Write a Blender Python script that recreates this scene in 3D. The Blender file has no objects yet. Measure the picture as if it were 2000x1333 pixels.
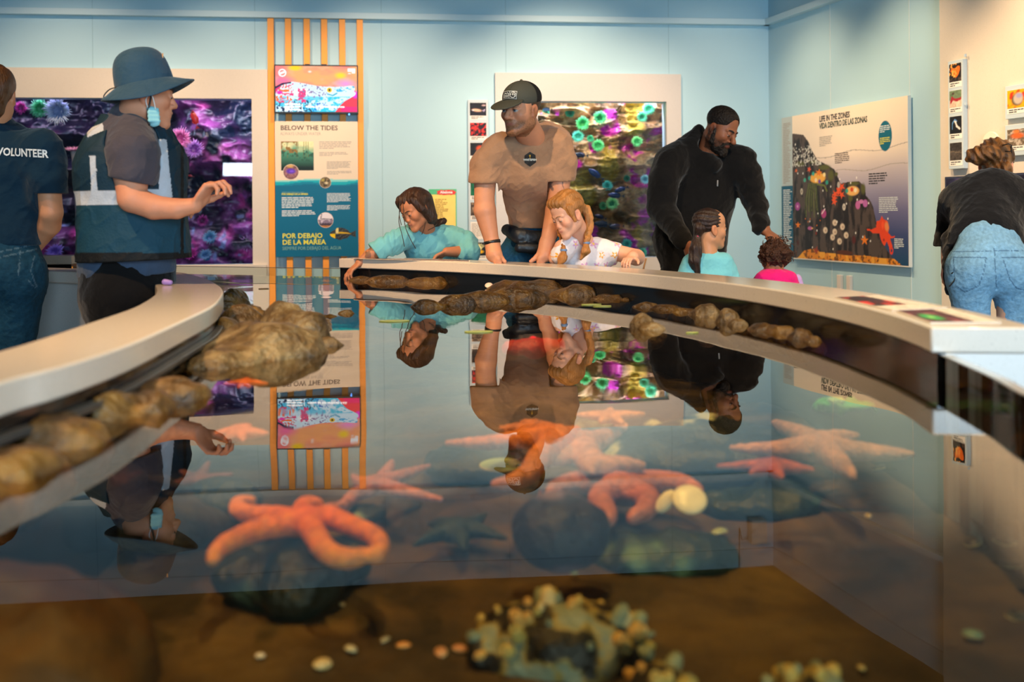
import bpy, bmesh, math, random
import numpy as np
from mathutils import Vector, Matrix, Euler
random.seed(7)
SC = bpy.context.scene
COL = SC.collection

# ------------------------------------------------------------------ camera
# metres; water surface of the touch tank is z = 0, room floor z = -0.68
FPX, CAMH, HZ, ROLL = 2000.0, 0.35, 420.0, -0.008
cam_d = bpy.data.cameras.new('camera'); cam = bpy.data.objects.new('camera', cam_d); COL.objects.link(cam)
cam_d.sensor_width = 36.0; cam_d.lens = 36.0 * FPX / 2000.0
cam_d.shift_y = -(666.5 - HZ) / 2000.0
cam_d.clip_start = 0.05; cam_d.clip_end = 100
cam.matrix_world = Matrix.Translation((0, 0, CAMH)) @ Matrix.Rotation(-ROLL, 4, 'Y') @ Matrix.Rotation(math.pi / 2, 4, 'X')
cam_d.dof.use_dof = True; cam_d.dof.focus_distance = 5.0; cam_d.dof.aperture_fstop = 2.6
SC.camera = cam
SC.view_settings.view_transform = 'Standard'; SC.view_settings.look = 'None'
SC.view_settings.exposure = 0.14; SC.view_settings.gamma = 1.0
SC.view_settings.use_curve_mapping = False

# ------------------------------------------------------------------ world: cool daylight coming in from the open window side
W = bpy.data.worlds.new('daylight'); SC.world = W; W.use_nodes = True
W.node_tree.nodes['Background'].inputs[0].default_value = (0.45, 0.77, 1.0, 1)
W.node_tree.nodes['Background'].inputs[1].default_value = 1.15

def aim(o, tgt):
    o.rotation_euler = (Vector(tgt) - o.location).to_track_quat('-Z', 'Y').to_euler()
def spot(loc, tgt, power, col=(1.0, 0.72, 0.42), size=60, blend=0.7, rad=0.05):
    l = bpy.data.lights.new('spot_light', 'SPOT'); l.energy = power; l.color = col
    l.spot_size = math.radians(size); l.spot_blend = blend; l.shadow_soft_size = rad
    o = bpy.data.objects.new('spot_light', l); COL.objects.link(o); o.location = loc; aim(o, tgt); return o
def area(loc, tgt, power, col, sx, sy):
    l = bpy.data.lights.new('area_light', 'AREA'); l.energy = power; l.color = col
    l.shape = 'RECTANGLE'; l.size = sx; l.size_y = sy
    o = bpy.data.objects.new('area_light', l); COL.objects.link(o); o.location = loc; aim(o, tgt); return o
WARM = (1.0, 0.70, 0.40)
for x, pw_ in ((-3.9, 290), (-2.5, 330), (-1.15, 370), (0.55, 560), (2.0, 190)):
    spot((x * 0.93, 7.6 + .1 * x, 2.85), (x, 9.57 + .121 * x, 0.55), pw_ * .76, (1.0, .71, .47), 76, 1.0)
# wall washers on the mural wall
for t_, pw_ in ((0.9, 130), (2.1, 250), (3.6, 480), (5.2, 480)):
    spot((2.48 + .275 * t_ - 1.6, 9.87 - t_ - .5, 2.85), (2.48 + .275 * t_, 9.87 - t_, 0.5), pw_, WARM, 66, 0.9)
# spots over the touch tank and its visitors
spot((-2.2, 2.0, 2.8), (-1.0, 3.0, 0.1), 340, (1.0, .60, .28), 64, 0.7)
spot((-2.0, 1.0, 2.8), (-0.85, 1.6, 0.1), 190, (1.0, .60, .28), 50, 0.8)
spot((-2.6, 2.8, 2.8), (-2.4, 4.9, -.2), 200, WARM, 40, 0.8)  # extra lamp, added to brighten the inner face of the left counter
spot((-1.9, 3.9, 2.8), (-0.9, 5.5, 0.0), 420, (1.0, .58, .26), 40, 0.7)
spot((-0.9, 2.9, 2.8), (0.1, 5.0, 0.4), 330, WARM, 46, 0.7)
spot((1.9, 3.4, 2.8), (1.3, 5.6, 0.2), 260, WARM, 60, 0.8)
spot((1.6, 1.6, 2.8), (1.1, 2.8, 0.1), 260, WARM, 50, 0.8)
spot((0.0, 1.0, 2.8), (0.0, 1.7, 0.0), 190, (1.0, .80, .48), 75, 0.9)
spot((2.0, 2.6, 2.8), (2.3, 4.8, 0.2), 230, WARM, 60, 0.8)
spot((0.2, 2.0, 2.8), (0.1, 2.7, 0.0), 210, (1.0, .78, .46), 60, 0.9)  # extra lamp, added to lift the bed and stars in mid pool
# daylight through the glazed front and the small high window (lights stand just outside the openings)
area((1.85, -3.85, 1.15), (1.4, 5, 0.5), 420, (0.56, 0.80, 1.0), 2.8, 2.7)
WIN1 = (-3.05, -2.40, 1.21, 1.52)
area(((WIN1[0] + WIN1[1]) / 2, -3.8, 1.36), (-2.0, 9, 1.0), 75, (0.75, 0.9, 1.0), 1.2, .6)

# ------------------------------------------------------------------ pixel helpers (photograph frame 2000 x 1333)
_c, _s = math.cos(ROLL), math.sin(ROLL)
def ray(px, py):
    dx, dy = px - 1000.0, py - HZ
    return ((_c * dx + _s * dy) / FPX, 1.0, -(-_s * dx + _c * dy) / FPX)
def U(px, py, d):                      # point of a pixel at depth d
    r = ray(px, py); return Vector((r[0] * d, d, CAMH + r[2] * d))
def UZ(px, py, z):                     # point of a pixel on the plane of height z
    r = ray(px, py); return U(px, py, (z - CAMH) / r[2])
def m(px, d): return px * d / FPX      # pixels to metres at a depth
def sr(h):                             # sRGB hex to linear
    h = h.lstrip('#'); o = []
    for i in (0, 2, 4):
        c = int(h[i:i + 2], 16) / 255.0
        o.append(c / 12.92 if c <= .04045 else ((c + .055) / 1.055) ** 2.4)
    return tuple(o)

# ------------------------------------------------------------------ tagging / linking
def tag(o, label=None, cat=None, group=None, kind=None):
    if label: o['label'] = label
    if cat: o['category'] = cat
    if group: o['group'] = group
    if kind: o['kind'] = kind
    return o
def thing(name, label, cat, loc=(0, 0, 0), group=None, rot=None):
    o = bpy.data.objects.new(name, None); COL.objects.link(o); o.empty_display_size = .05
    o.location = loc
    if rot is not None: o.rotation_euler = rot
    return tag(o, label, cat, group)
def link(name, me, mats=None, parent=None, world=False, smooth=True):
    o = bpy.data.objects.new(name, me); COL.objects.link(o)
    if mats is not None:
        for mt in (mats if isinstance(mats, (list, tuple)) else [mats]): me.materials.append(mt)
    if smooth:
        for p in me.polygons: p.use_smooth = True
    if parent is not None:
        o.parent = parent
        if world:
            o.matrix_parent_inverse = pw(parent).inverted()
    return o
def pw(o):
    mt = Matrix.LocRotScale(o.location, o.rotation_euler, o.scale)
    return (pw(o.parent) @ o.matrix_parent_inverse @ mt) if o.parent else mt
def pymesh(name, vs, fs, mats=None, parent=None, world=False, smooth=True, cols=None, fm=None):
    me = bpy.data.meshes.new(name)
    me.from_pydata([tuple(v) for v in vs], [], [tuple(f) for f in fs])
    if fm is not None: me.polygons.foreach_set('material_index', np.array(fm, dtype=np.int32)) if len(fm) else None
    if cols is not None: setcol(me, cols)
    return link(name, me, mats, parent, world, smooth)
def setcol(me, cols):
    a = me.color_attributes.new('Col', 'FLOAT_COLOR', 'POINT')
    c = np.ones((len(me.vertices), 4), dtype=np.float32); c[:, :3] = cols
    a.data.foreach_set('color', c.ravel())
def copy_tree(o, parent=None):
    c = o.copy(); COL.objects.link(c)
    if parent is not None: c.parent = parent; c.matrix_parent_inverse = o.matrix_parent_inverse.copy()
    for ch in [x for x in o.children]: copy_tree(ch, c)
    return c

# ------------------------------------------------------------------ materials
_M = {}
def mat(name, col, rough=.6, metal=0., bump=0., bscale=40., var=0., vscale=8., spec=.5, emit=None, es=0., sheen=0., trans=0., coords='Object', sss=0., coat=0.):
    if name in _M: return _M[name]
    if isinstance(col, str): col = sr(col)
    M = bpy.data.materials.new(name); M.use_nodes = True; nt = M.node_tree; N = nt.nodes; Lk = nt.links
    b = N['Principled BSDF']
    b.inputs['Base Color'].default_value = (*col, 1); b.inputs['Roughness'].default_value = rough
    b.inputs['Metallic'].default_value = metal; b.inputs['Specular IOR Level'].default_value = spec
    if sheen: b.inputs['Sheen Weight'].default_value = sheen
    if trans: b.inputs['Transmission Weight'].default_value = trans
    if coat: b.inputs['Coat Weight'].default_value = coat; b.inputs['Coat Roughness'].default_value = .05
    if emit is not None:
        b.inputs['Emission Color'].default_value = (*(sr(emit) if isinstance(emit, str) else emit), 1); b.inputs['Emission Strength'].default_value = es
    if bump or var:
        tc = N.new('ShaderNodeTexCoord')
    if var:
        n = N.new('ShaderNodeTexNoise'); n.inputs['Scale'].default_value = vscale; n.inputs['Detail'].default_value = 6
        Lk.new(tc.outputs[coords], n.inputs['Vector'])
        mx = N.new('ShaderNodeMix'); mx.data_type = 'RGBA'
        mp = N.new('ShaderNodeMapRange'); mp.inputs[1].default_value = .3; mp.inputs[2].default_value = .7
        Lk.new(n.outputs[0], mp.inputs[0]); Lk.new(mp.outputs[0], mx.inputs[0])
        mx.inputs[6].default_value = (*[max(0, c * (1 - var)) for c in col], 1); mx.inputs[7].default_value = (*[min(1, c * (1 + var)) for c in col], 1)
        Lk.new(mx.outputs[2], b.inputs['Base Color'])
    if bump:
        n = N.new('ShaderNodeTexNoise'); n.inputs['Scale'].default_value = bscale; n.inputs['Detail'].default_value = 5
        Lk.new(tc.outputs[coords], n.inputs['Vector'])
        bp = N.new('ShaderNodeBump'); bp.inputs['Strength'].default_value = min(1, bump); bp.inputs['Distance'].default_value = .02
        Lk.new(n.outputs[0], bp.inputs['Height']); Lk.new(bp.outputs[0], b.inputs['Normal'])
    _M[name] = M; return M
def vmat(name, rough=.6, bump=0., bscale=60., spec=.4, emit=0., sss=0., metal=0., sheen=0., mapping=None, coat=0., var=0., vscale=20):
    """material whose base colour is the mesh's own colour attribute"""
    if name in _M: return _M[name]
    M = bpy.data.materials.new(name); M.use_nodes = True; nt = M.node_tree; N = nt.nodes; Lk = nt.links
    b = N['Principled BSDF']; a = N.new('ShaderNodeAttribute'); a.attribute_name = 'Col'
    src = a.outputs[0]
    if var:
        tc = N.new('ShaderNodeTexCoord'); n = N.new('ShaderNodeTexNoise'); n.inputs['Scale'].default_value = vscale; n.inputs['Detail'].default_value = 6
        Lk.new(tc.outputs['Object'], n.inputs['Vector'])
        mp = N.new('ShaderNodeMapRange'); mp.inputs[1].default_value = .3; mp.inputs[2].default_value = .7; mp.inputs[3].default_value = 1 - var; mp.inputs[4].default_value = 1 + var
        Lk.new(n.outputs[0], mp.inputs[0])
        mx = N.new('ShaderNodeMix'); mx.data_type = 'RGBA'; mx.blend_type = 'MULTIPLY'; mx.inputs[0].default_value = 1
        Lk.new(src, mx.inputs[6]); Lk.new(mp.outputs[0], mx.inputs[7]); src = mx.outputs[2]
    Lk.new(src, b.inputs['Base Color']); b.inputs['Roughness'].default_value = rough
    b.inputs['Specular IOR Level'].default_value = spec; b.inputs['Metallic'].default_value = metal
    if coat: b.inputs['Coat Weight'].default_value = coat; b.inputs['Coat Roughness'].default_value = .08
    if sheen: b.inputs['Sheen Weight'].default_value = sheen
    if sss:
        b.inputs['Subsurface Weight'].default_value = sss; b.inputs['Subsurface Scale'].default_value = .01
        b.inputs['Subsurface Radius'].default_value = (1, .35, .2)
    if emit:                                                 # a lit display: dark glass that gives off its picture
        for l_ in list(b.inputs['Base Color'].links): Lk.remove(l_)
        b.inputs['Base Color'].default_value = (.01, .01, .01, 1)
        Lk.new(src, b.inputs['Emission Color']); b.inputs['Emission Strength'].default_value = emit
    if bump:
        tc = N.new('ShaderNodeTexCoord'); n = N.new('ShaderNodeTexNoise'); n.inputs['Scale'].default_value = bscale; n.inputs['Detail'].default_value = 6
        v = tc.outputs['Object']
        if mapping:
            mpn = N.new('ShaderNodeMapping'); mpn.inputs['Scale'].default_value = mapping; Lk.new(v, mpn.inputs[0]); v = mpn.outputs[0]
        Lk.new(v, n.inputs['Vector'])
        bp = N.new('ShaderNodeBump'); bp.inputs['Strength'].default_value = min(1, bump); bp.inputs['Distance'].default_value = .01
        Lk.new(n.outputs[0], bp.inputs['Height']); Lk.new(bp.outputs[0], b.inputs['Normal'])
    _M[name] = M; return M
def terrazzo(name, col, rough=.25, scale=1.0, dens=.30):
    """speckled quartz: base colour with small dark and light chips"""
    if name in _M: return _M[name]
    M = mat(name, col, rough); nt = M.node_tree; N = nt.nodes; Lk = nt.links; b = N['Principled BSDF']
    base = sr(col) if isinstance(col, str) else col
    tc = N.new('ShaderNodeTexCoord'); prev = None
    for sc, thr, cc in ((170 * scale, dens, (.25, .22, .18)), (260 * scale, dens * .9, (1., .97, .92)), (70 * scale, dens * .62, (.16, .14, .12))):
        v = N.new('ShaderNodeTexVoronoi'); v.inputs['Scale'].default_value = sc; Lk.new(tc.outputs['Object'], v.inputs['Vector'])
        lt = N.new('ShaderNodeMath'); lt.operation = 'LESS_THAN'; lt.inputs[1].default_value = thr * .55; Lk.new(v.outputs['Distance'], lt.inputs[0])
        wn = N.new('ShaderNodeSeparateColor'); Lk.new(v.outputs['Color'], wn.inputs[0])
        g = N.new('ShaderNodeMath'); g.operation = 'GREATER_THAN'; g.inputs[1].default_value = .45; Lk.new(wn.outputs[0], g.inputs[0])
        mu = N.new('ShaderNodeMath'); mu.operation = 'MULTIPLY'; Lk.new(lt.outputs[0], mu.inputs[0]); Lk.new(g.outputs[0], mu.inputs[1])
        m2 = N.new('ShaderNodeMath'); m2.operation = 'MULTIPLY'; m2.inputs[1].default_value = .55; Lk.new(mu.outputs[0], m2.inputs[0])
        mx = N.new('ShaderNodeMix'); mx.data_type = 'RGBA'; Lk.new(m2.outputs[0], mx.inputs[0])
        if prev is None: mx.inputs[6].default_value = (*base, 1)
        else: Lk.new(prev, mx.inputs[6])
        mx.inputs[7].default_value = (*cc, 1); prev = mx.outputs[2]
    Lk.new(prev, b.inputs['Base Color'])
    return M
def rockmat(name, c1, c2, c3, rough=.45, scale=9., coat=.0, bump=.8):
    if name in _M: return _M[name]
    M = mat(name, c1, rough, coat=coat); nt = M.node_tree; N = nt.nodes; Lk = nt.links; b = N['Principled BSDF']
    tc = N.new('ShaderNodeTexCoord')
    n = N.new('ShaderNodeTexNoise'); n.inputs['Scale'].default_value = scale; n.inputs['Detail'].default_value = 9; n.inputs['Roughness'].default_value = .62
    Lk.new(tc.outputs['Object'], n.inputs['Vector'])
    r = N.new('ShaderNodeValToRGB'); e = r.color_ramp.elements
    e[0].position = .34; e[0].color = (*sr(c2), 1); e[1].position = .66; e[1].color = (*sr(c3), 1)
    k = e.new(.5); k.color = (*sr(c1), 1)
    Lk.new(n.outputs[0], r.inputs[0]); Lk.new(r.outputs[0], b.inputs['Base Color'])
    n2 = N.new('ShaderNodeTexNoise'); n2.inputs['Scale'].default_value = scale * 5; n2.inputs['Detail'].default_value = 6; Lk.new(tc.outputs['Object'], n2.inputs['Vector'])
    bp = N.new('ShaderNodeBump'); bp.inputs['Strength'].default_value = bump; bp.inputs['Distance'].default_value = .012
    Lk.new(n2.outputs[0], bp.inputs['Height']); Lk.new(bp.outputs[0], b.inputs['Normal'])
    return M

# ------------------------------------------------------------------ simple shapes
class MB:
    def __init__(s): s.v = []; s.f = []; s.fm = []
    def add(s, vs, fs, mi=0):
        n = len(s.v); s.v += [tuple(v) for v in vs]; s.f += [tuple(i + n for i in f) for f in fs]; s.fm += [mi] * len(fs); return s
    def box(s, c, sz, R=None, mi=0):
        c = Vector(c); hx, hy, hz = [k / 2 for k in sz]
        vs = [Vector((x * hx, y * hy, z * hz)) for x in (-1, 1) for y in (-1, 1) for z in (-1, 1)]
        if R is not None: vs = [R @ v for v in vs]
        return s.add([c + v for v in vs], [(0, 1, 3, 2), (4, 6, 7, 5), (0, 4, 5, 1), (2, 3, 7, 6), (0, 2, 6, 4), (1, 5, 7, 3)], mi)
    def tube(s, pts, rad, n=10, cap=True, mi=0):
        pts = [Vector(p) for p in pts]
        rad = rad if isinstance(rad, (list, tuple)) else [rad] * len(pts)
        vs = []; fs = []; up = None
        for i, p in enumerate(pts):
            t = (pts[min(i + 1, len(pts) - 1)] - pts[max(i - 1, 0)]).normalized()
            if up is None:
                up = Vector((0, 0, 1)) if abs(t.z) < .9 else Vector((1, 0, 0))
            a = t.cross(up).normalized(); b = a.cross(t).normalized(); up = b
            for k in range(n):
                th = 2 * math.pi * k / n; vs.append(p + (a * math.cos(th) + b * math.sin(th)) * rad[i])
        for i in range(len(pts) - 1):
            for k in range(n): fs.append((i * n + k, i * n + (k + 1) % n, (i + 1) * n + (k + 1) % n, (i + 1) * n + k))
        if cap: fs.append(tuple(range(n - 1, -1, -1))); fs.append(tuple((len(pts) - 1) * n + k for k in range(n)))
        return s.add(vs, fs, mi)
    def lathe(s, prof, n=24, M=None, mi=0):
        vs = []; fs = []
        for r, z in prof:
            for k in range(n):
                th = 2 * math.pi * k / n; v = Vector((r * math.cos(th), r * math.sin(th), z)); vs.append(M @ v if M else v)
        for i in range(len(prof) - 1):
            for k in range(n): fs.append((i * n + k, i * n + (k + 1) % n, (i + 1) * n + (k + 1) % n, (i + 1) * n + k))
        return s.add(vs, fs, mi)
    def prism(s, poly, z0, z1, mi=0):
        n = len(poly); vs = [(x, y, z0) for x, y in poly] + [(x, y, z1) for x, y in poly]
        fs = [tuple(range(n - 1, -1, -1)), tuple(range(n, 2 * n))] + [(i, (i + 1) % n, n + (i + 1) % n, n + i) for i in range(n)]
        return s.add(vs, fs, mi)
    def build(s, name, mats, parent=None, world=False, smooth=False, bev=0.):
        o = pymesh(name, s.v, s.f, mats, parent, world, smooth, fm=s.fm if any(s.fm) else None)
        if bev:
            b = o.modifiers.new('bevel', 'BEVEL'); b.width = bev; b.segments = 2; b.limit_method = 'ANGLE'; b.angle_limit = math.radians(40)
        return o
def catmull(pts, n=8):
    P = [Vector(p) for p in pts]; P = [P[0] * 2 - P[1]] + P + [P[-1] * 2 - P[-2]]; out = []
    for i in range(1, len(P) - 2):
        for k in range(n):
            t = k / n; a, b, c, d = P[i - 1], P[i], P[i + 1], P[i + 2]
            out.append(.5 * ((2 * b) + (c - a) * t + (2 * a - 5 * b + 4 * c - d) * t * t + (3 * b - a - 3 * c + d) * t ** 3))
    out.append(P[-2]); return out
def offset2(path, w):                   # offset a 2-D path to its left by w
    out = []
    for i, p in enumerate(path):
        t = (path[min(i + 1, len(path) - 1)] - path[max(i - 1, 0)]); t = Vector((t.x, t.y, 0)).normalized()
        out.append(Vector((p.x - t.y * w, p.y + t.x * w, 0)))
    return out
def sweep_wall(name, A, B, z0, z1, mats, parent=None, bev=0.004, kind=None):
    """solid between two parallel 2-D paths A and B, from z0 to z1"""
    n = len(A); vs = []; fs = []
    for i in range(n): vs += [(A[i].x, A[i].y, z0), (A[i].x, A[i].y, z1), (B[i].x, B[i].y, z1), (B[i].x, B[i].y, z0)]
    for i in range(n - 1):
        for k in range(4): fs.append((i * 4 + k, i * 4 + (k + 1) % 4, (i + 1) * 4 + (k + 1) % 4, (i + 1) * 4 + k))
    fs.append((3, 2, 1, 0)); fs.append(tuple((n - 1) * 4 + k for k in range(4)))
    me = bpy.data.meshes.new(name); me.from_pydata(vs, [], fs)
    bm = bmesh.new(); bm.from_mesh(me); bmesh.ops.recalc_face_normals(bm, faces=bm.faces)
    for f in bm.faces: f.smooth = True
    for e in bm.edges:
        if len(e.link_faces) == 2 and e.calc_face_angle() > .6: e.smooth = False
    bm.to_mesh(me); bm.free()
    o = link(name, me, mats, parent, smooth=False)
    if bev:
        b = o.modifiers.new('bevel', 'BEVEL'); b.width = bev; b.segments = 2; b.limit_method = 'ANGLE'; b.angle_limit = math.radians(40)
    return o
_txt = {}
def text(name, s, size, M, mt, parent=None, bold=0., align='LEFT', sx=1., extr=.0006, res=2, spacing=1.0):
    """lettering as a thin mesh; M places it: local x along the line, local y up, z out of the surface"""
    cu = bpy.data.curves.new('t', 'FONT'); cu.body = s; cu.size = size; cu.align_x = align; cu.offset = bold; cu.extrude = extr
    cu.resolution_u = res; cu.space_character = spacing
    o = bpy.data.objects.new('t', cu); COL.objects.link(o)
    dg = bpy.context.evaluated_depsgraph_get(); me = bpy.data.meshes.new_from_object(o.evaluated_get(dg))
    bpy.data.objects.remove(o); bpy.data.curves.remove(cu)
    me.transform(M @ Matrix.Diagonal((sx, 1, 1, 1))); me.materials.clear(); me.name = name
    return link(name, me, mt, parent, smooth=False)
def picture(name, w, h, nx, ny, fn, M, mt, parent=None):
    """flat printed or lit picture: a grid whose vertices carry the picture's colours; fn(u, v) -> rgb arrays"""
    u, v = np.meshgrid(np.linspace(0, 1, nx + 1), np.linspace(0, 1, ny + 1))
    P = np.stack([u.ravel() * w, v.ravel() * h, np.zeros(u.size)], 1)
    P = P @ np.array(M.to_3x3()).T + np.array(M.translation)
    i = np.arange(nx)[None, :] + np.arange(ny)[:, None] * (nx + 1)
    F = np.stack([i, i + 1, i + nx + 2, i + nx + 1], -1).reshape(-1, 4)
    c = np.clip(fn(u.ravel(), v.ravel()), 0, 1)
    me = bpy.data.meshes.new(name); me.from_pydata(P.tolist(), [], F.tolist()); setcol(me, c)
    return link(name, me, mt, parent, smooth=False)
def wallM(org, xdir, lift=0.):          # frame on a wall: x along xdir, y up (world z), z out
    x = Vector(xdir).normalized(); y = Vector((0, 0, 1)); z = x.cross(y).normalized()
    Mx = Matrix((x, y, z)).transposed().to_4x4(); Mx.translation = Vector(org) + z * lift; return Mx
rng = np.random.default_rng(11)
def vnoise(P, scale=1., seed=0):        # smooth value noise in [-1,1] on an (N,3) array
    P = np.asarray(P, dtype=np.float64) * scale; i = np.floor(P).astype(np.int64); f = P - i; f = f * f * (3 - 2 * f)
    def h(a):
        n = (a[:, 0] * 73856093) ^ (a[:, 1] * 19349663) ^ (a[:, 2] * 83492791) ^ (seed * 2654435761 & 0xffffffff)
        n = (n ^ (n >> 13)) * 1274126177 & 0x7fffffff
        n = (n ^ (n >> 11)) & 0xffff
        return n / 32767.5 - 1
    r = 0
    for dx in (0, 1):
        for dy in (0, 1):
            for dz in (0, 1):
                w = (f[:, 0] if dx else 1 - f[:, 0]) * (f[:, 1] if dy else 1 - f[:, 1]) * (f[:, 2] if dz else 1 - f[:, 2])
                r = r + w * h(i + np.array([dx, dy, dz]))
    return r
def fbm(P, scale=1., oct=4, seed=0, gain=.5):
    r = 0; a = 1.
    for k in range(oct): r = r + a * vnoise(P, scale * 2 ** k, seed + k * 17); a *= gain
    return r
def uvn(u, v, scale, oct=3, seed=0, ax=1., ay=1.):
    return fbm(np.stack([u * ax, v * ay, np.zeros_like(u)], 1), scale, oct, seed)
def lerp(a, b, t): return a + (b - a) * t
def mixc(c1, c2, t): t = np.clip(t, 0, 1)[:, None]; return c1 * (1 - t) + c2 * t
def cc(h, n): return np.tile(np.array(sr(h)), (n, 1))
# ================================================================== the room
TD = Vector((1, .121, 0)).normalized()                      # along the far wall
def FW(X): return Vector((X, 9.57 + .121 * X, 0))           # far wall line
def onFW(px, py, lift=0.):                                  # a pixel on the far wall (lift = distance in front)
    r = ray(px, py); d = (9.57 - lift * 1.007) / (1 - .121 * r[0]); return U(px, py, d)
CORN = FW(2.485)
RD = Vector((.275, -1, 0)).normalized()                     # along the right wall, towards the camera
def onRW(px, py, lift=0.):
    r = ray(px, py); n = Vector((-RD.y, RD.x, 0)); n = -n if n.x > 0 else n
    c = CORN + n * lift; d = (c.x * n.x + c.y * n.y) / (r[0] * n.x + n.y); return U(px, py, d)
FLOORZ, CEILZ = -.68, 3.05
paint = mat('wall_paint', (.44, .67, .77), .75, bump=.03, bscale=300)
seam = mat('panel_joint', (.34, .54, .62), .8)
NF = Vector((.121, -1, 0)).normalized()                     # out of the far wall
NR = Vector((-1, -.275, 0)).normalized()
def slab(name, a, b, z0, z1, n, th, mt, lift=0.):           # upright slab from a to b, standing in front of the line by lift
    a = Vector((a.x, a.y, 0)) + n * lift; b = Vector((b.x, b.y, 0)) + n * lift
    poly = [a - n * th, b - n * th, b, a]
    o = MB().prism([(p.x, p.y) for p in poly], z0, z1).build(name, mt); return o
# far wall, with openings for the two aquaria (built as a grid of slabs in one mesh)
A1 = (onFW(-190, 190), onFW(495, 516)); A2 = (onFW(1049, 198), onFW(1302, 502))
mb = MB()
def fw_block(x0, x1, z0, z1, th=.12):
    a, b = FW(x0), FW(x1); q = [a, b, b - NF * th, a - NF * th]
    mb.prism([(p.x, p.y) for p in q], z0, z1)
a1x0, a1x1, a1z0, a1z1 = A1[0].x, A1[1].x, A1[1].z, A1[0].z
a2x0, a2x1, a2z0, a2z1 = A2[0].x, A2[1].x, A2[1].z, A2[0].z
fw_block(-7, a1x0, FLOORZ, CEILZ); fw_block(a1x0, a1x1, FLOORZ, a1z0); fw_block(a1x0, a1x1, a1z1, CEILZ)
fw_block(a1x1, a2x0, FLOORZ, CEILZ); fw_block(a2x0, a2x1, FLOORZ, a2z0); fw_block(a2x0, a2x1, a2z1, CEILZ); fw_block(a2x1, 2.485, FLOORZ, CEILZ)
tag(mb.build('wall_far', paint), kind='structure')
wr = CORN + RD * 13.9
tag(slab('wall_right', CORN, wr, FLOORZ, CEILZ, NR, .12, paint), kind='structure')
lw0 = FW(-7)
tag(MB().prism([(-7, 9.0), (-7.12, 9.0), (-7.12, -3.6), (-7, -3.6)], FLOORZ, CEILZ).build('wall_left', paint), kind='structure')
# back wall: a wide glazed front at right and one small high window at left
BY = -3.6; bw = MB()
def bwall(x0, x1, z0, z1): bw.box(((x0 + x1) / 2, BY - .06, (z0 + z1) / 2), (x1 - x0, .12, z1 - z0))
wx0, wx1, wz0, wz1 = WIN1
bwall(-7, wx0, FLOORZ, CEILZ); bwall(wx0, wx1, FLOORZ, wz0); bwall(wx0, wx1, wz1, CEILZ); bwall(wx1, .4, FLOORZ, CEILZ)
bwall(.4, 3.3, FLOORZ, -.3); bwall(.4, 3.3, 2.6, CEILZ); bwall(3.3, 6.4, FLOORZ, CEILZ)
tag(bw.build('wall_back', paint), kind='structure')
whf = mat('window_frame_white', (.7, .72, .74), .5)
b = MB()
for x in (.42, 1.85, 3.28): b.box((x, BY - .06, 1.15), (.05, .08, 2.88))
b.box((1.85, BY - .06, -.27), (2.9, .08, .05)); b.box((1.85, BY - .06, 2.57), (2.9, .08, .05)); tag(b.build('window_1', whf), kind='structure')
b = MB(); b.box(((wx0 + wx1) / 2, BY - .06, wz0 + .01), (wx1 - wx0, .08, .02)); b.box(((wx0 + wx1) / 2, BY - .06, wz1 - .01), (wx1 - wx0, .08, .02)); tag(b.build('window_2', whf), kind='structure')
floor_m = mat('floor_concrete', (.16, .15, .14), .35, var=.15, vscale=3)
tag(MB().box((-.8, 2.2, FLOORZ - .05), (13.5, 17, .1)).build('floor', floor_m), kind='structure')
tag(MB().box((-.8, 2.2, CEILZ + .05), (13.5, 17, .1)).build('ceiling', mat('ceiling_black', (.012, .012, .013), .9)), kind='structure')
# ledge running round the room (picture rail)
ledge = mat('ledge_paint', (.54, .74, .82), .6)
zt, zb = onFW(600, 26).z, onFW(600, 38).z
def rail(name, a, b, n, dep, z0, z1, mt):
    q = [a, b, b + n * dep, a + n * dep]; return MB().prism([(p.x, p.y) for p in q], z0, z1).build(name, mt, bev=.003)
tag(rail('trim_1', FW(-6.9), CORN + (TD * -.002), NF, .07, zb, zt, ledge), kind='structure')
tag(rail('trim_2', CORN, CORN + RD * 8.8, NR, .07, zb, zt, ledge), kind='structure')
zt2 = 2.86
tag(rail('trim_3', FW(-6.9), CORN, NF, .012, zt2, zt2 + .012, seam), kind='structure')
tag(rail('trim_4', CORN, CORN + RD * 8.8, NR, .012, zt2, zt2 + .012, seam), kind='structure')
k = 5
for px in (181, 745, 988, 1306, 498):
    p = onFW(px, 100); o = rail('trim_%d' % k, p - TD * .003, p + TD * .003, NF, .002, onFW(px, 134).z if px in (181, 498) else (onFW(px, 144).z if px in (988, 1306) else FLOORZ), zb, seam); tag(o, kind='structure'); k += 1
    o = rail('trim_%d' % k, p - TD * .003, p + TD * .003, NF, .002, zt, CEILZ, seam); tag(o, kind='structure'); k += 1
lseam = mat('panel_joint_light', (.66, .76, .76), .7)
for px in (1622, 1777):
    p = onRW(px, 100); o = rail('trim_%d' % k, p - RD * .004, p + RD * .004, NR, .004, FLOORZ, zb, lseam); tag(o, kind='structure'); k += 1

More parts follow.
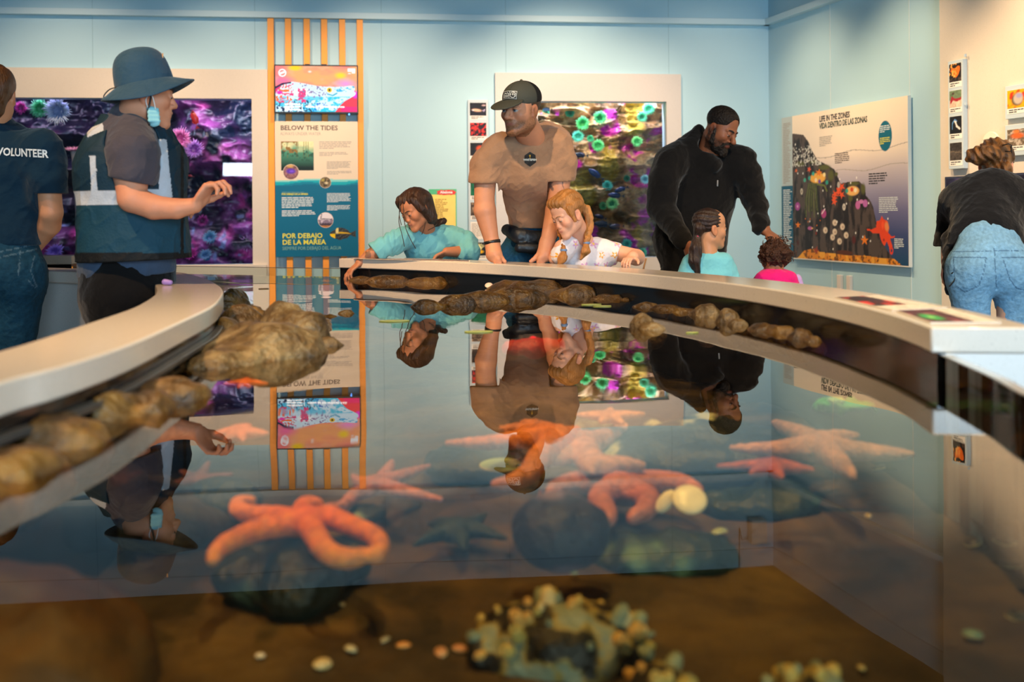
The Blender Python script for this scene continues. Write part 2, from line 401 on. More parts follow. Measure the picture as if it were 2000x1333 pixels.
# ------------------------------------------------------------------ terrazzo cladding
stone = terrazzo('terrazzo_cream', (.68, .60, .50), .35)
stone_g = terrazzo('terrazzo_grey', (.62, .60, .57), .35)
stone_c = terrazzo('quartz_counter', (.64, .57, .49), .18)
def frame_mesh(name, x0, x1, z0, z1, ox0, ox1, oz0, oz1, dep, mt, parent=None, back=.16):
    b = MB()
    def blk(a, c, z0_, z1_, n0, n1):
        if c - a < .002 or z1_ - z0_ < .002: return
        q = [FW(a) + NF * n1, FW(c) + NF * n1, FW(c) + NF * n0, FW(a) + NF * n0]; b.prism([(p.x, p.y) for p in q], z0_, z1_)
    blk(x0, ox0, z0, z1, .001, dep); blk(ox1, x1, z0, z1, .001, dep); blk(ox0, ox1, oz1, z1, .001, dep); blk(ox0, ox1, z0, oz0, .001, dep)
    return b.build(name, mt, parent)
s1 = (onFW(-400, 132, .05), onFW(523, 300, .05)); 
# extension of the terrazzo wall on the right side
p0 = onRW(1837, 300, .08)
q = [p0 + NR * 0, wr + NR * .08, wr + NR * .001, p0 - NR * .079]
tag(MB().prism([(p.x, p.y) for p in q], FLOORZ, CEILZ).build('wall_right_stone', stone), kind='structure')
# ================================================================== the touch tank
RZ1, RZ0 = .112, .058                                       # top and underside of the counter
inner_px = [(662, 505), (720, 506.5), (790, 508.5), (860, 511), (930, 514), (1050, 520), (1150, 526.5), (1210, 532), (1290, 539), (1370, 547), (1450, 556), (1550, 570), (1650, 592), (1750, 618), (1824, 639)]
RI = [UZ(x, y, RZ1) for x, y in inner_px]
# smooth the path with a quadratic fit in arc parameter
def smooth_path(P, deg=4, n=48):
    P = np.array([(p.x, p.y) for p in P]); s = np.r_[0, np.cumsum(np.hypot(*np.diff(P, axis=0).T))]; s /= s[-1]
    t = np.linspace(0, 1, n); cx = np.polyfit(s, P[:, 0], deg); cy = np.polyfit(s, P[:, 1], deg)
    return [Vector((float(a), float(b), 0)) for a, b in zip(np.polyval(cx, t), np.polyval(cy, t))]
RI = smooth_path(RI)
CW = .21
RO = offset2(RI, CW)                                        # path runs far -> near, its left is the outside
if RO[10].x < RI[10].x: RO = offset2(RI, -CW); 
left_px = [(0, 747), (90, 724), (180, 698), (270, 666), (360, 625), (416, 598), (434, 578), (436, 569), (428, 558), (404, 545), (372, 536.5), (344, 531.6)]
LI = [UZ(x, y, RZ1) for x, y in left_px]
LI = [LI[0] + Vector((-.02, -1.1, 0)), LI[0] + Vector((.0, -.5, 0))] + LI + [Vector((-1.85, 4.72, 0)), Vector((-2.5, 5.12, 0)), Vector((-3.4, 5.5, 0)), Vector((-4.6, 5.8, 0))]
LI = [Vector((p.x, p.y, 0)) for p in LI]; LI = catmull(LI, 6)
for _ in range(3): LI = [LI[0]] + [(LI[i - 1] + LI[i] * 2 + LI[i + 1]) / 4 for i in range(1, len(LI) - 1)] + [LI[-1]]
LW = .205
LO = offset2(LI, LW)
if LO[5].x > LI[5].x: LO = offset2(LI, -LW)
counter = thing('tank_counter', 'long curved pale quartz counter along the right side of the touch tank', 'counter', (RI[20].x, RI[20].y, 0))
def par(o, parent): o.parent = parent; o.matrix_parent_inverse = pw(parent).inverted(); return o
par(sweep_wall('countertop', RI, RO, RZ0, RZ1, stone_c, bev=.005), counter)
liner = mat('black_liner', (.006, .006, .007), .12, spec=.6)
def off(path, other, w):                                    # point w metres from path towards other
    return [a + (b - a).normalized() * w for a, b in zip(path, other)]
par(sweep_wall('black_liner', off(RI, RO, .012), off(RI, RO, .03), -.36, RZ0 - .0005, liner, bev=0), counter)
par(sweep_wall('pedestal', off(RI, RO, .03), off(RI, RO, CW - .004), FLOORZ, RZ0 - .0005, stone_g, bev=0), counter)
lc = thing('tank_counter', 'cream quartz counter bending round the left side of the tank before the volunteers', 'counter', (LI[60].x, LI[60].y, 0))
par(sweep_wall('countertop', LI, LO, RZ0 + .002, RZ1, stone_c, bev=.005), lc)
par(sweep_wall('black_liner', off(LI, LO, .012), off(LI, LO, .03), -.36, RZ0, liner, bev=0), lc)
par(sweep_wall('gasket', off(LI, LO, -.010), off(LI, LO, .012), .022, .034, mat('gasket_steel', (.09, .09, .09), .3, metal=.5), bev=.002), lc)
par(sweep_wall('pedestal', off(LI, LO, .03), off(LI, LO, LW - .03), FLOORZ, RZ0 + .0015, stone_g, bev=0), lc)
# acrylic panels
def acrylic(name):
    if name in _M: return _M[name]
    M = bpy.data.materials.new(name); M.use_nodes = True; nt = M.node_tree; N = nt.nodes; Lk = nt.links; N.remove(N['Principled BSDF'])
    tr = N.new('ShaderNodeBsdfTransparent'); tr.inputs[0].default_value = (.86, .90, .88, 1); gl = N.new('ShaderNodeBsdfGlossy'); gl.inputs['Roughness'].default_value = .01
    fr = N.new('ShaderNodeFresnel'); fr.inputs[0].default_value = 1.13; mx = N.new('ShaderNodeMixShader')
    Lk.new(fr.outputs[0], mx.inputs[0]); Lk.new(tr.outputs[0], mx.inputs[1]); Lk.new(gl.outputs[0], mx.inputs[2]); Lk.new(mx.outputs[0], N['Material Output'].inputs[0])
    _M[name] = M; return M
acr = acrylic('acrylic_clear'); edge_m = mat('acrylic_edge', (.10, .08, .06), .2)
e0 = off(RI, RO, .02)[0]
AF = [Vector((e0.x + .0, e0.y + .1, 0)), U(350, 534, 6.36), U(140, 533, 6.45)]
AF = [Vector((p.x, p.y, 0)) for p in AF]
fa = thing('acrylic_panel', 'low clear acrylic panel closing the far tank end before the orange slats', 'panel', (AF[1].x, AF[1].y, 0))
par(sweep_wall('pane', AF, [p + Vector((0, .02, 0)) for p in AF], -.36, .046, acr, bev=0), fa)
par(sweep_wall('top_edge', AF, [p + Vector((0, .02, 0)) for p in AF], .0465, .049, edge_m, bev=0), fa)
AR = [off(RI, RO, .02)[-1], UZ(1935, 796, 0), UZ(2000, 838, 0), Vector((.80, 1.35, 0)), Vector((.74, .9, 0)), Vector((.64, .38, 0))]
AR = [Vector((p.x, p.y, 0)) for p in AR]; AR = catmull(AR, 6)
ARo = offset2(AR, .022)
if ARo[5].x < AR[5].x: ARo = offset2(AR, -.022)
ra = thing('acrylic_panel', 'curved clear acrylic panel starting at the cut end of the right-hand counter', 'panel', (AR[8].x, AR[8].y, 0))
par(sweep_wall('pane', AR, ARo, -.36, .052, acr, bev=0), ra)
par(sweep_wall('top_edge', AR, ARo, .0525, .055, mat('acrylic_top', (.34, .36, .36), .15), bev=0), ra)
# short far-left counter section
bl = UZ(140, 500, RZ1); bl = Vector((bl.x, bl.y, 0))
fl = thing('tank_counter', 'short far-left quartz counter section ending below the big aquarium', 'counter', (bl.x, bl.y, 0))
P1 = [bl, bl + Vector((-3.4, -.25, 0))]; P2 = [p + Vector((0, .22, 0)) for p in P1]
par(sweep_wall('countertop', P1, P2, RZ0, RZ1, stone_c, bev=.004), fl)
par(sweep_wall('pedestal', [p + Vector((-.02, .04, 0)) for p in P1], [p + Vector((-.02, .2, 0)) for p in P1], FLOORZ, RZ0 - .001, liner, bev=0), fl)
# far side of the tank beyond the acrylic: terrazzo plinth of the tank
# ---- water polygon
poly = [(p.x, p.y) for p in off(RI, RO, .013)][::1]         # far -> near on the right
poly = poly + [(p.x - .001, p.y) for p in AR] + [(-.7, .34)] + [(p.x, p.y) for p in off(LI, LO, .013) if p.y > .36] + [(-4.6, bl.y - .3), (bl.x, bl.y)] + [(AF[2].x, AF[2].y), (AF[1].x, AF[1].y), (AF[0].x, AF[0].y)]
poly = np.array(poly)
def inside(X, Y, poly):
    c = np.zeros(X.shape, bool); j = len(poly) - 1
    for i in range(len(poly)):
        xi, yi = poly[i]; xj, yj = poly[j]
        with np.errstate(divide='ignore', invalid='ignore'):
            k = ((yi > Y) != (yj > Y)) & (X < (xj - xi) * (Y - yi) / (yj - yi + 1e-12) + xi)
        c ^= k; j = i
    return c
def tank_sheet(name, z, step, hf, mt, pad=0., kind=None):
    xs = np.arange(-4.7, 1.4, step); ys = np.arange(.3, 6.8, step); X, Y = np.meshgrid(xs, ys)
    ins = inside(X, Y, poly)
    if pad:                                                  # grow by one ring so the sheet tucks into the liner
        g = ins.copy(); g[1:] |= ins[:-1]; g[:-1] |= ins[1:]; g[:, 1:] |= ins[:, :-1]; g[:, :-1] |= ins[:, 1:]; ins = g
    P = np.stack([X.ravel(), Y.ravel(), np.full(X.size, z)], 1); P[:, 2] += hf(P)
    nx = len(xs); ny = len(ys); i = (np.arange(nx - 1)[None] + np.arange(ny - 1)[:, None] * nx)
    keep = ins[:-1, :-1] & ins[1:, :-1] & ins[:-1, 1:] & ins[1:, 1:]
    F = np.stack([i, i + 1, i + nx + 1, i + nx], -1)[keep]
    used = np.unique(F); mp = -np.ones(len(P), int); mp[used] = np.arange(len(used))
    me = bpy.data.meshes.new(name); me.from_pydata(P[used].tolist(), [], mp[F].tolist())
    return link(name, me, mt)
def ripple(P):
    h = 0; r = np.random.default_rng(5)
    for k in range(26):
        lam = .10 + .5 * r.random(); th = r.normal(0, .9) + math.pi / 2; ph = r.random() * 6.28
        h = h + lam * .000062 * np.sin((P[:, 0] * math.cos(th) + P[:, 1] * math.sin(th)) * 6.283 / lam + ph)
    d = np.hypot(P[:, 0] - RIPX[0], P[:, 1] - RIPX[1])
    return h + .0006 * np.exp(-d / .12) * np.sin(d * 110)
_rp = UZ(680, 545, 0); RIPX = (_rp.x, _rp.y)
wm = bpy.data.materials.new('tank_water'); wm.use_nodes = True
_n = wm.node_tree.nodes; _l = wm.node_tree.links; _n.remove(_n['Principled BSDF'])
_tr = _n.new('ShaderNodeBsdfTransparent'); _tr.inputs[0].default_value = (.86, .76, .50, 1)
_gl = _n.new('ShaderNodeBsdfGlossy'); _gl.inputs['Roughness'].default_value = 0.0; _gl.inputs[0].default_value = (1, 1, 1, 1)
_fr = _n.new('ShaderNodeFresnel'); _fr.inputs[0].default_value = 1.44; _mx = _n.new('ShaderNodeMixShader')
_l.new(_fr.outputs[0], _mx.inputs[0]); _l.new(_tr.outputs[0], _mx.inputs[1]); _l.new(_gl.outputs[0], _mx.inputs[2]); _l.new(_mx.outputs[0], _n['Material Output'].inputs[0])
water = tank_sheet('water', 0., .02, ripple, wm, pad=1)
tag(water, 'still reflecting water surface filling the touch tank', 'water', kind='stuff')
bedm = rockmat('tank_bed', '#44351a', '#221a0a', '#5e4c26', .7, 4.2, bump=.5)
def bedh(P): return .022 * fbm(P, 2.2, 4, 3) + .006 * fbm(P, 14, 2, 9)
BEDZ = -.27
def in_tank(P, d): return np.where(inside(P[:, 0], P[:, 1], poly), d, np.maximum(d, .02))
bed = tank_sheet('tank_bed', BEDZ, .03, bedh, bedm, pad=1)
tag(bed, 'brown sandy bed of the touch tank under the water', 'tank bed')
# ================================================================== pictures, screens and panels on the walls
print_m = vmat('printed_surface', .45, spec=.3); lit_m = vmat('lit_screen', .3, spec=.3, emit=1.15)
class Paint:
    """a picture as colours over (u, v) in panel units"""
    def __init__(s, u, v, base): s.u, s.v = u, v; s.c = np.tile(np.array(sr(base) if isinstance(base, str) else base, dtype=float), (u.size, 1))
    def put(s, mask, col, soft=None):
        col = np.array(sr(col)) if isinstance(col, str) else np.asarray(col)
        a = np.clip(mask.astype(float), 0, 1)[:, None]; s.c = s.c * (1 - a) + col * a; return s
    def ell(s, x, y, rx, ry, col, rot=0., soft=.15):
        dx, dy = s.u - x, s.v - y; c, n = math.cos(rot), math.sin(rot)
        d = np.sqrt(((dx * c + dy * n) / rx) ** 2 + ((-dx * n + dy * c) / ry) ** 2); return s.put(np.clip((1 - d) / soft, 0, 1), col)
    def poly(s, pts, col): return s.put(inside(s.u, s.v, np.array(pts)), col)
    def star(s, x, y, r, col, n=5, rot=0., inner=.38, sx=1.):
        P = [(x + sx * (r if k % 2 == 0 else r * inner) * math.sin(rot + k * math.pi / n), y + (r if k % 2 == 0 else r * inner) * math.cos(rot + k * math.pi / n)) for k in range(2 * n)]
        return s.poly(P, col)
    def noise(s, amt, scale, seed=0, ax=1., ay=1.):
        n = uvn(s.u, s.v, scale, 4, seed, ax, ay); s.c = s.c * (1 + amt * n[:, None]); return s
    def line(s, pts, w, col):
        m_ = np.zeros(s.u.size, bool)
        for (a, b), (c, d) in zip(pts[:-1], pts[1:]):
            L = (c - a) ** 2 + (d - b) ** 2 + 1e-12; t = np.clip(((s.u - a) * (c - a) + (s.v - b) * (d - b)) / L, 0, 1)
            m_ |= np.hypot(s.u - a - t * (c - a), s.v - b - t * (d - b)) < w
        return s.put(m_, col)
def paragraph(name, M, w, h, lines, mt, parent, seed=0, ragged=.15):
    """body copy too small to read: rows of word-length strokes"""
    r = random.Random(seed); b = MB(); lh = h / lines
    for k in range(lines):
        x = 0; end = w * (1 - r.random() * ragged) * (.5 if k == lines - 1 else 1)
        while x < end:
            ww = min(end - x, lh * (1. + 2.6 * r.random()))
            if ww > lh * .4: b.add([M @ Vector(q) for q in ((x, h - lh * (k + .75), .0006), (x + ww, h - lh * (k + .75), .0006), (x + ww, h - lh * (k + .28), .0006), (x, h - lh * (k + .28), .0006))], [(0, 1, 2, 3)])
            x += ww + lh * .35
    return b.build(name, mt, parent)
def T(M, x, y, z=0.): return M @ Matrix.Translation((x, y, z))

# ---- orange slat screen
orange = mat('slat_orange', (1., .36, .04), .5, var=.06, vscale=3)
SLM = wallM(onFW(524, 522), TD)
ssc = thing('slat_screen', 'tall screen of six orange vertical wooden slats against the far wall', 'slat screen', onFW(617, 522))
for i, px in enumerate((524, 557, 594, 628, 663, 697)):
    if i in (0, 5): xb = (526.2, 700.2)[i // 5]; w_ = 12.0
    else: xb = (0, 561.5, 597, 631, 666)[i]; w_ = 11.6
    a = onFW(px, 38, .0); b_ = onFW(px + w_, 38, 0); bot = FLOORZ + .3
    a.x = (a.x + onFW(xb, 512).x) / 2; wd = m(w_, a.y) ; p = FW(a.x) 
    bx = MB(); q = [p + NF * .012, p + TD * wd + NF * .012, p + TD * wd + NF * .05, p + NF * .05]
    bx.prism([(t.x, t.y) for t in q], -.55, zb - .002); par(bx.build('slat', orange, bev=.002), ssc)
# ---- wall screen
sL, sR = onFW(535, 126, .14), onFW(700, 222, .14)
SM = wallM(Vector((sL.x, sL.y, sR.z)), TD); SW = (sR.xy - sL.xy).length; SH = sL.z - sR.z
scr = thing('wall_screen', 'lit flat screen showing a colourful fish head, mounted on the orange slats', 'screen', (sL + sR) / 2)
black = mat('black_plastic', (.012, .012, .013), .35)
MBx = MB()
def lbox(b, M, x0, x1, y0, y1, z0, z1, mi=0):
    vs = [M @ Vector((x, y, z)) for x in (x0, x1) for y in (y0, y1) for z in (z0, z1)]
    return b.add(vs, [(0, 1, 3, 2), (4, 6, 7, 5), (0, 4, 5, 1), (2, 3, 7, 6), (0, 2, 6, 4), (1, 5, 7, 3)], mi)
hb = MB(); bz = .011
lbox(hb, SM, 0, SW, 0, SH, -.05, -.008); lbox(hb, SM, 0, SW, 0, bz * 1.3, -.008, 0); lbox(hb, SM, 0, SW, SH - bz, SH, -.008, 0); lbox(hb, SM, 0, bz, bz * 1.3, SH - bz, -.008, 0); lbox(hb, SM, SW - bz, SW, bz * 1.3, SH - bz, -.008, 0)
par(hb.build('housing', black), scr)
mk = MB(); lbox(mk, SM, SW * .36, SW * .42, SH - .002, SH + .012, -.07, -.03); lbox(mk, SM, SW * .56, SW * .62, SH - .002, SH + .012, -.07, -.03); lbox(mk, SM, .2, .55, .08, .3, -.088, -.05)
par(mk.build('bracket', black), scr)
def fishscreen(u, v):
    P = Paint(u, v, '#f87c78'); n1 = uvn(u, v, 4, 3, 2); n2 = uvn(u, v, 7, 3, 5)
    P.put(np.clip(.5 + n1 * .8, 0, 1) * (v > .3), '#ffa868'); P.put(np.clip(n2 * .9, 0, 1) * (v > .4), '#f8b090')
    P.ell(.24, .96, .10, .08, '#ffcc10', soft=.6); P.ell(.80, .80, .09, .09, '#ffd020', soft=.7); P.ell(.42, .88, .03, .03, '#ffe8d8', soft=.8)
    P.ell(.1, .68, .18, .14, '#ff70a0', soft=.9); P.ell(.86, .62, .16, .12, '#ff90d0', soft=.9)
    body = [(0, 0), (0, .55), (.08, .63), (.2, .66), (.35, .62), (.5, .57), (.62, .55), (.75, .55), (.85, .56), (.92, .58), (.965, .57), (.975, .50), (.96, .45), (.985, .42), (.975, .37), (.93, .32), (.85, .24), (.78, .12), (.73, 0)]
    P.put((v < .36) & (u > .72), '#ff3048'); P.put((v < .12) & (u > .8), '#ff0a70'); P.ell(.98, .38, .05, .10, '#ff20d0', soft=.5)
    P.poly(body, '#d4eef8')
    inb = inside(u, v, np.array(body)); n = uvn(u, v, 38, 2, 8, 1.6, 1); g = uvn(u, v, 13, 3, 6); P.put(inb & (v < .34) & (g > -.1), '#6cd0ec'); P.ell(.33, .42, .13, .10, '#ffffff', soft=.6)
    P.put(inb & (n + g * .5 > .28) & (v < .30), '#10b8e8'); P.put(inb & (n - g * .4 > .45) & (v < .2), '#0868c8'); P.put(inb & (n > .35) & (v < .28) & (u < .45), '#1a3050')
    P.put(inb & (n + g > .45) & (u < .22) & (v > .2), '#e02a78'); P.put(inb & (n - g > .4) & (u < .2) & (v > .15), '#ff7030')
    P.put(inb & (n + g > .15) & (abs(u - .32) < .05) & (v > .2) & (v < .55), '#e83078')
    P.put(inb & (v > .50 + .12 * np.sin(u * 9)) & (u < .19), '#141a4a'); P.ell(.05, .42, .05, .05, '#ff20b0', soft=.5)
    P.put(inb & (n + g > .2) & (u > .55) & (v < .34), '#12c4e0'); P.put(inb & (uvn(u, v, 22, 2, 4) > .3) & (u > .72) & (v > .44), '#2ab0e0')
    P.put(inb & (n > .5) & (u > .3) & (u < .66) & (v > .3), '#8a70a0')
    P.ell(.66, .48, .052, .085, '#d8f4ff', soft=.3); P.ell(.66, .48, .036, .062, '#f5c400', soft=.2); P.ell(.66, .48, .016, .034, '#20241a', soft=.3); P.line([(.64, .39), (.70, .36), (.75, .41)], .012, '#18a8c8')
    lg = np.hypot((u - .085) * 1.75, v - .85)
    P.put((lg < .085) & (lg > .062), '#ffffff'); P.poly([(.045, .80), (.125, .86), (.125, .90), (.045, .85)], '#ffffff')
    for x0, x1, y0, y1 in ((.895, .995, .885, .96), (.945, .995, .85, .875), (.90, .94, .84, .85)): P.poly([(x0 - .01, y0), (x1 - .015, y0), (x1 - .015, y1), (x0 - .01, y1)], '#ffffff')
    return P.c
par(picture('display', SW - 2 * bz, SH - bz * 2.3, 260, 150, fishscreen, T(SM, bz, bz * 1.3, -.0075), lit_m), scr)
ltm = mat('lit_lettering', (1, 1, 1), .4, emit=(1, 1, 1), es=1.0)
for k, sline in enumerate(('LAS CRIATURAS', 'MARINAS VIVEN', 'BAJO LA MAREA')):
    par(text('caption', sline, .019, T(SM, SW * .125, SH * (.175 - .055 * k), -.006), ltm, bold=.0006), scr)
par(text('caption', 'Criaturas que viven siempre bajo el agua', .021, T(SM, SW * .37, SH * .125, -.006), ltm, bold=.0007), scr)
cb = MB(); lbox(cb, SM, SW * .325, SW * .33, SH * .06, SH * .2, -.0065, -.006); par(cb.build('caption_rule', ltm), scr)
lb = MB(); lbox(lb, SM, SW * .88, SW * .895, -.012, 0, -.02, -.006); par(lb.build('standby_light', mat('blue_led', (.05, .2, 1), .3, emit=(.1, .35, 1), es=4)), scr)

# ---- information panel BELOW THE TIDES
pL, pR = onFW(536.5, 237, .07), onFW(700.5, 500.5, .07)
PM = wallM(Vector((pL.x, pL.y, pR.z)), TD); PW = (pR.xy - pL.xy).length; PH = pL.z - pR.z
ipn = thing('information_panel', 'tall cream and teal information panel about life below the tides, under the screen', 'information panel', (pL + pR) / 2)
def pu(x, y): return ((x - 537) / 163.5 * PW, (1 - (y - 237) / 263.5) * PH)
bb = MB(); lbox(bb, PM, 0, PW, 0, PH, -.014, -.0006); par(bb.build('board', mat('panel_edge', '#d9cbb8', .6)), ipn)
def ipaint(u, v):
    P = Paint(u, v, '#e2d0b8'); y = 1 - v
    wv = .437 + .006 * np.sin(u * 9 + 1); P.put(y > wv - .008 + .006 * np.sin(u * 7), '#7fd0cc'); P.put(y > wv + .004, '#12a6b6'); P.put(y > wv + .022 + .006 * np.sin(u * 8 + 2), '#0a7d9c'); P.put(y > wv + .034, '#05678a')
    return P.c
par(picture('printed_face', PW, PH, 60, 180, ipaint, T(PM, 0, 0, 0), print_m), ipn)
ink = mat('ink_brown', '#5a4a42', .6); ink_l = mat('ink_grey', '#a9a096', .6); ink_w = mat('ink_white', '#e8f0f0', .6); ink_y = mat('ink_yellow', '#e9e34a', .6); ink_k = mat('ink_dark', '#2b2a30', .6); ink_t = mat('ink_pale_teal', '#7fb6ae', .6)
def ptxt(name, s, x, y, px_h, mt, bold=0., wpx=None, sx=1.):
    sz = px_h / 163.5 * PW / .72; a = pu(x, y)
    o = text(name, s, sz, T(PM, a[0], a[1], .0008), mt, bold=bold)
    if wpx:                                                  # fit the measured width
        xs = [0] * (3 * len(o.data.vertices)); o.data.vertices.foreach_get('co', xs); xs = np.array(xs).reshape(-1, 3)
        org = np.array(T(PM, a[0], a[1], .0008).translation); dr = np.array(TD); t = (xs - org) @ dr; f = (wpx / 163.5 * PW) / t.max()
        xs += np.outer(t * (f - 1), dr); o.data.vertices.foreach_set('co', xs.ravel())
    return par(o, ipn)
ptxt('heading', 'BELOW THE TIDES', 548, 254, 9.5, ink, .0011, 113); ptxt('subheading', 'ALWAYS UNDER WATER', 547.5, 264, 6.5, ink_l, 0, 80)
ptxt('heading', 'POR DEBAJO', 550, 464, 9.8, ink_y, .0013, 79); ptxt('heading', 'DE LA MAREA', 550, 476.5, 9.8, ink_y, .0013, 86); ptxt('subheading', 'SIEMPRE POR DEBAJO DEL AGUA', 550, 487, 7, ink_t, 0, 116)
ptxt('subheading', 'SIEMPRE POR DEBAJO DEL AGUA', 549.5, 376, 2.2, ink_t, 0, 44); ptxt('subheading', 'POR DEBAJO DE LA MAREA', 549.5, 380, 3.4, ink_y, .0006, 52)
for (x, y, w, h, n, mt, sd) in ((624, 291, 65, 16, 5, ink_l, 1), (624, 305, 62, 9, 3, ink_l, 2), (638.5, 330, 50, 16, 7, ink_l, 3), (639, 341, 50, 8, 3, ink_l, 4), (549.5, 406, 68, 23, 7, ink_w, 5), (549.5, 422, 68, 13, 4, ink_w, 6), (638.5, 395, 48, 19, 9, ink_w, 7), (638.5, 411, 48, 11, 5, ink_w, 8)):
    a = pu(x, y); s_ = PW / 163.5; par(paragraph('body_text', T(PM, a[0], a[1], .0002), w * s_, h * s_, n, mt, None, sd), ipn)
def kelp(u, v):
    P = Paint(u, v, '#a9b98a'); c = lerp(np.array(sr('#12241f')), np.array(sr('#4f9a80')), np.clip((v - .1) * 1.6, 0, 1)[:, None]); c = np.where((v > .62)[:, None], lerp(np.array(sr('#4f9a80')), np.array(sr('#e6e2b0')), np.clip((v - .62) * 3 + .4 * uvn(u, v, 5), 0, 1)[:, None]), c); P.c = c
    for k, x in enumerate((.46, .5, .68, .76, .84, .2)): P.line([(x, .45), (x + .02 * math.sin(k), 1)], .008, '#6b6a3a')
    P.put((uvn(u, v, 9, 3, 3) > .25) & (v > .6) & (u < .5), '#8a6a38'); P.put((uvn(u, v, 14, 2, 9) > .35) & (v > .3) & (v < .7), '#2d5a4a'); return P.c
a = pu(549, 332.5); par(picture('photo', 64 / 163.5 * PW, 58 / 163.5 * PW, 60, 54, kelp, T(PM, a[0], a[1], .0006), print_m), ipn)
def disc(name, x, y, r, fn, M0=PM, parent=ipn, uvf=pu, s=None, rim='#f6e6d2', z=.0012):
    s = s or PW / 163.5; cx, cy = uvf(x, y); R = r * s; P = [(0, 0, 0)]; F = []; rr = [0]; n = 40
    for k in range(1, 13):
        for j in range(n): th = 6.2832 * j / n; P.append((R * k / 12 * math.cos(th), R * k / 12 * math.sin(th), 0))
    for j in range(n): F.append((0, 1 + j, 1 + (j + 1) % n))
    for k in range(11):
        for j in range(n): a0 = 1 + k * n; F.append((a0 + j, a0 + n + j, a0 + n + (j + 1) % n, a0 + (j + 1) % n))
    A = np.array(P); u = A[:, 0] / R; v = A[:, 1] / R; c = fn(u, v); c[np.hypot(u, v) > .93] = sr(rim)
    return par(pymesh(name, [T(M0, cx, cy, z) @ Vector(p) for p in P], F, print_m, cols=np.clip(c, 0, 1), smooth=False), parent)
disc('photo', 568, 335.5, 15.5, lambda u, v: Paint(u, v, '#8a5f62').noise(.6, 5, 3).ell(0, .1, .75, .42, '#5a34b0', soft=.4).ell(.1, .1, .4, .2, '#7d50e0', soft=.6).ell(-.1, .8, .6, .3, '#c9a060', soft=.5).c)
disc('photo', 635.5, 356, 11.5, lambda u, v: Paint(u, v, '#6a5a40').noise(1.2, 4, 4).ell(.2, -.1, .4, .3, '#d8c8a0', soft=.6).ell(-.4, .4, .4, .3, '#b0a050', soft=.6).c)
disc('photo', 635.5, 429.5, 15.5, lambda u, v: Paint(u, v, '#ece2e8').put(v < .05, '#8a7a90').put((v < -.02) & (uvn(u, v, 4) > .1), '#d8c8d8').put(v < -.4, '#4a3a48').put(v < -.7, '#b8763a').line([(-.8, .18), (.8, .12)], .05, '#504858').line([(-.5, .7), (-.6, .2)], .06, '#504858').c)
def fishfig(name, M0, cx, cy, L, parent):
    """printed rockfish seen from the side, facing left"""
    P = []; n = 48; k2 = 10; top = []; 
    xs = np.linspace(0, 1, n); hgt = .17 * np.sin(np.clip(xs / .78, 0, 1) * math.pi) ** .6 + .03; hgt[xs > .78] = .035 + (xs[xs > .78] - .78) * .45
    vs = []; F = []; cols = []
    for i, x in enumerate(xs):
        for j in range(k2 + 1):
            t = j / k2 * 2 - 1; e = 1.25 if (t > 0 and .25 < x < .75) else (1.15 if t < 0 and (.3 < x < .45 or .6 < x < .72) else 1)
            y = t * hgt[i] * e; vs.append(T(M0, cx + x * L, cy + y * L, .0014) @ Vector((0, 0, 0)))
            c = np.array(sr('#26282c')) if (math.sin(x * 61 + t * 9) * math.sin(x * 37 - t * 13)) < .25 else np.array(sr('#5c584c'))
            if x < .2 and t < .1: c = np.array(sr('#f0c800'))
            if .3 < x < .82 and .05 < t < .35: c = np.array(sr('#f2c400'))
            if .22 < x < .32 and t > .1: c = np.array(sr('#e8d890'))
            cols.append(c)
    for i in range(n - 1):
        for j in range(k2): a = i * (k2 + 1) + j; F.append((a, a + k2 + 1, a + k2 + 2, a + 1))
    return par(pymesh(name, vs, F, print_m, cols=np.array(cols), smooth=False), parent)
a = pu(644, 457); fishfig('fish_print', PM, a[0], a[1], 51 / 163.5 * PW, ipn)

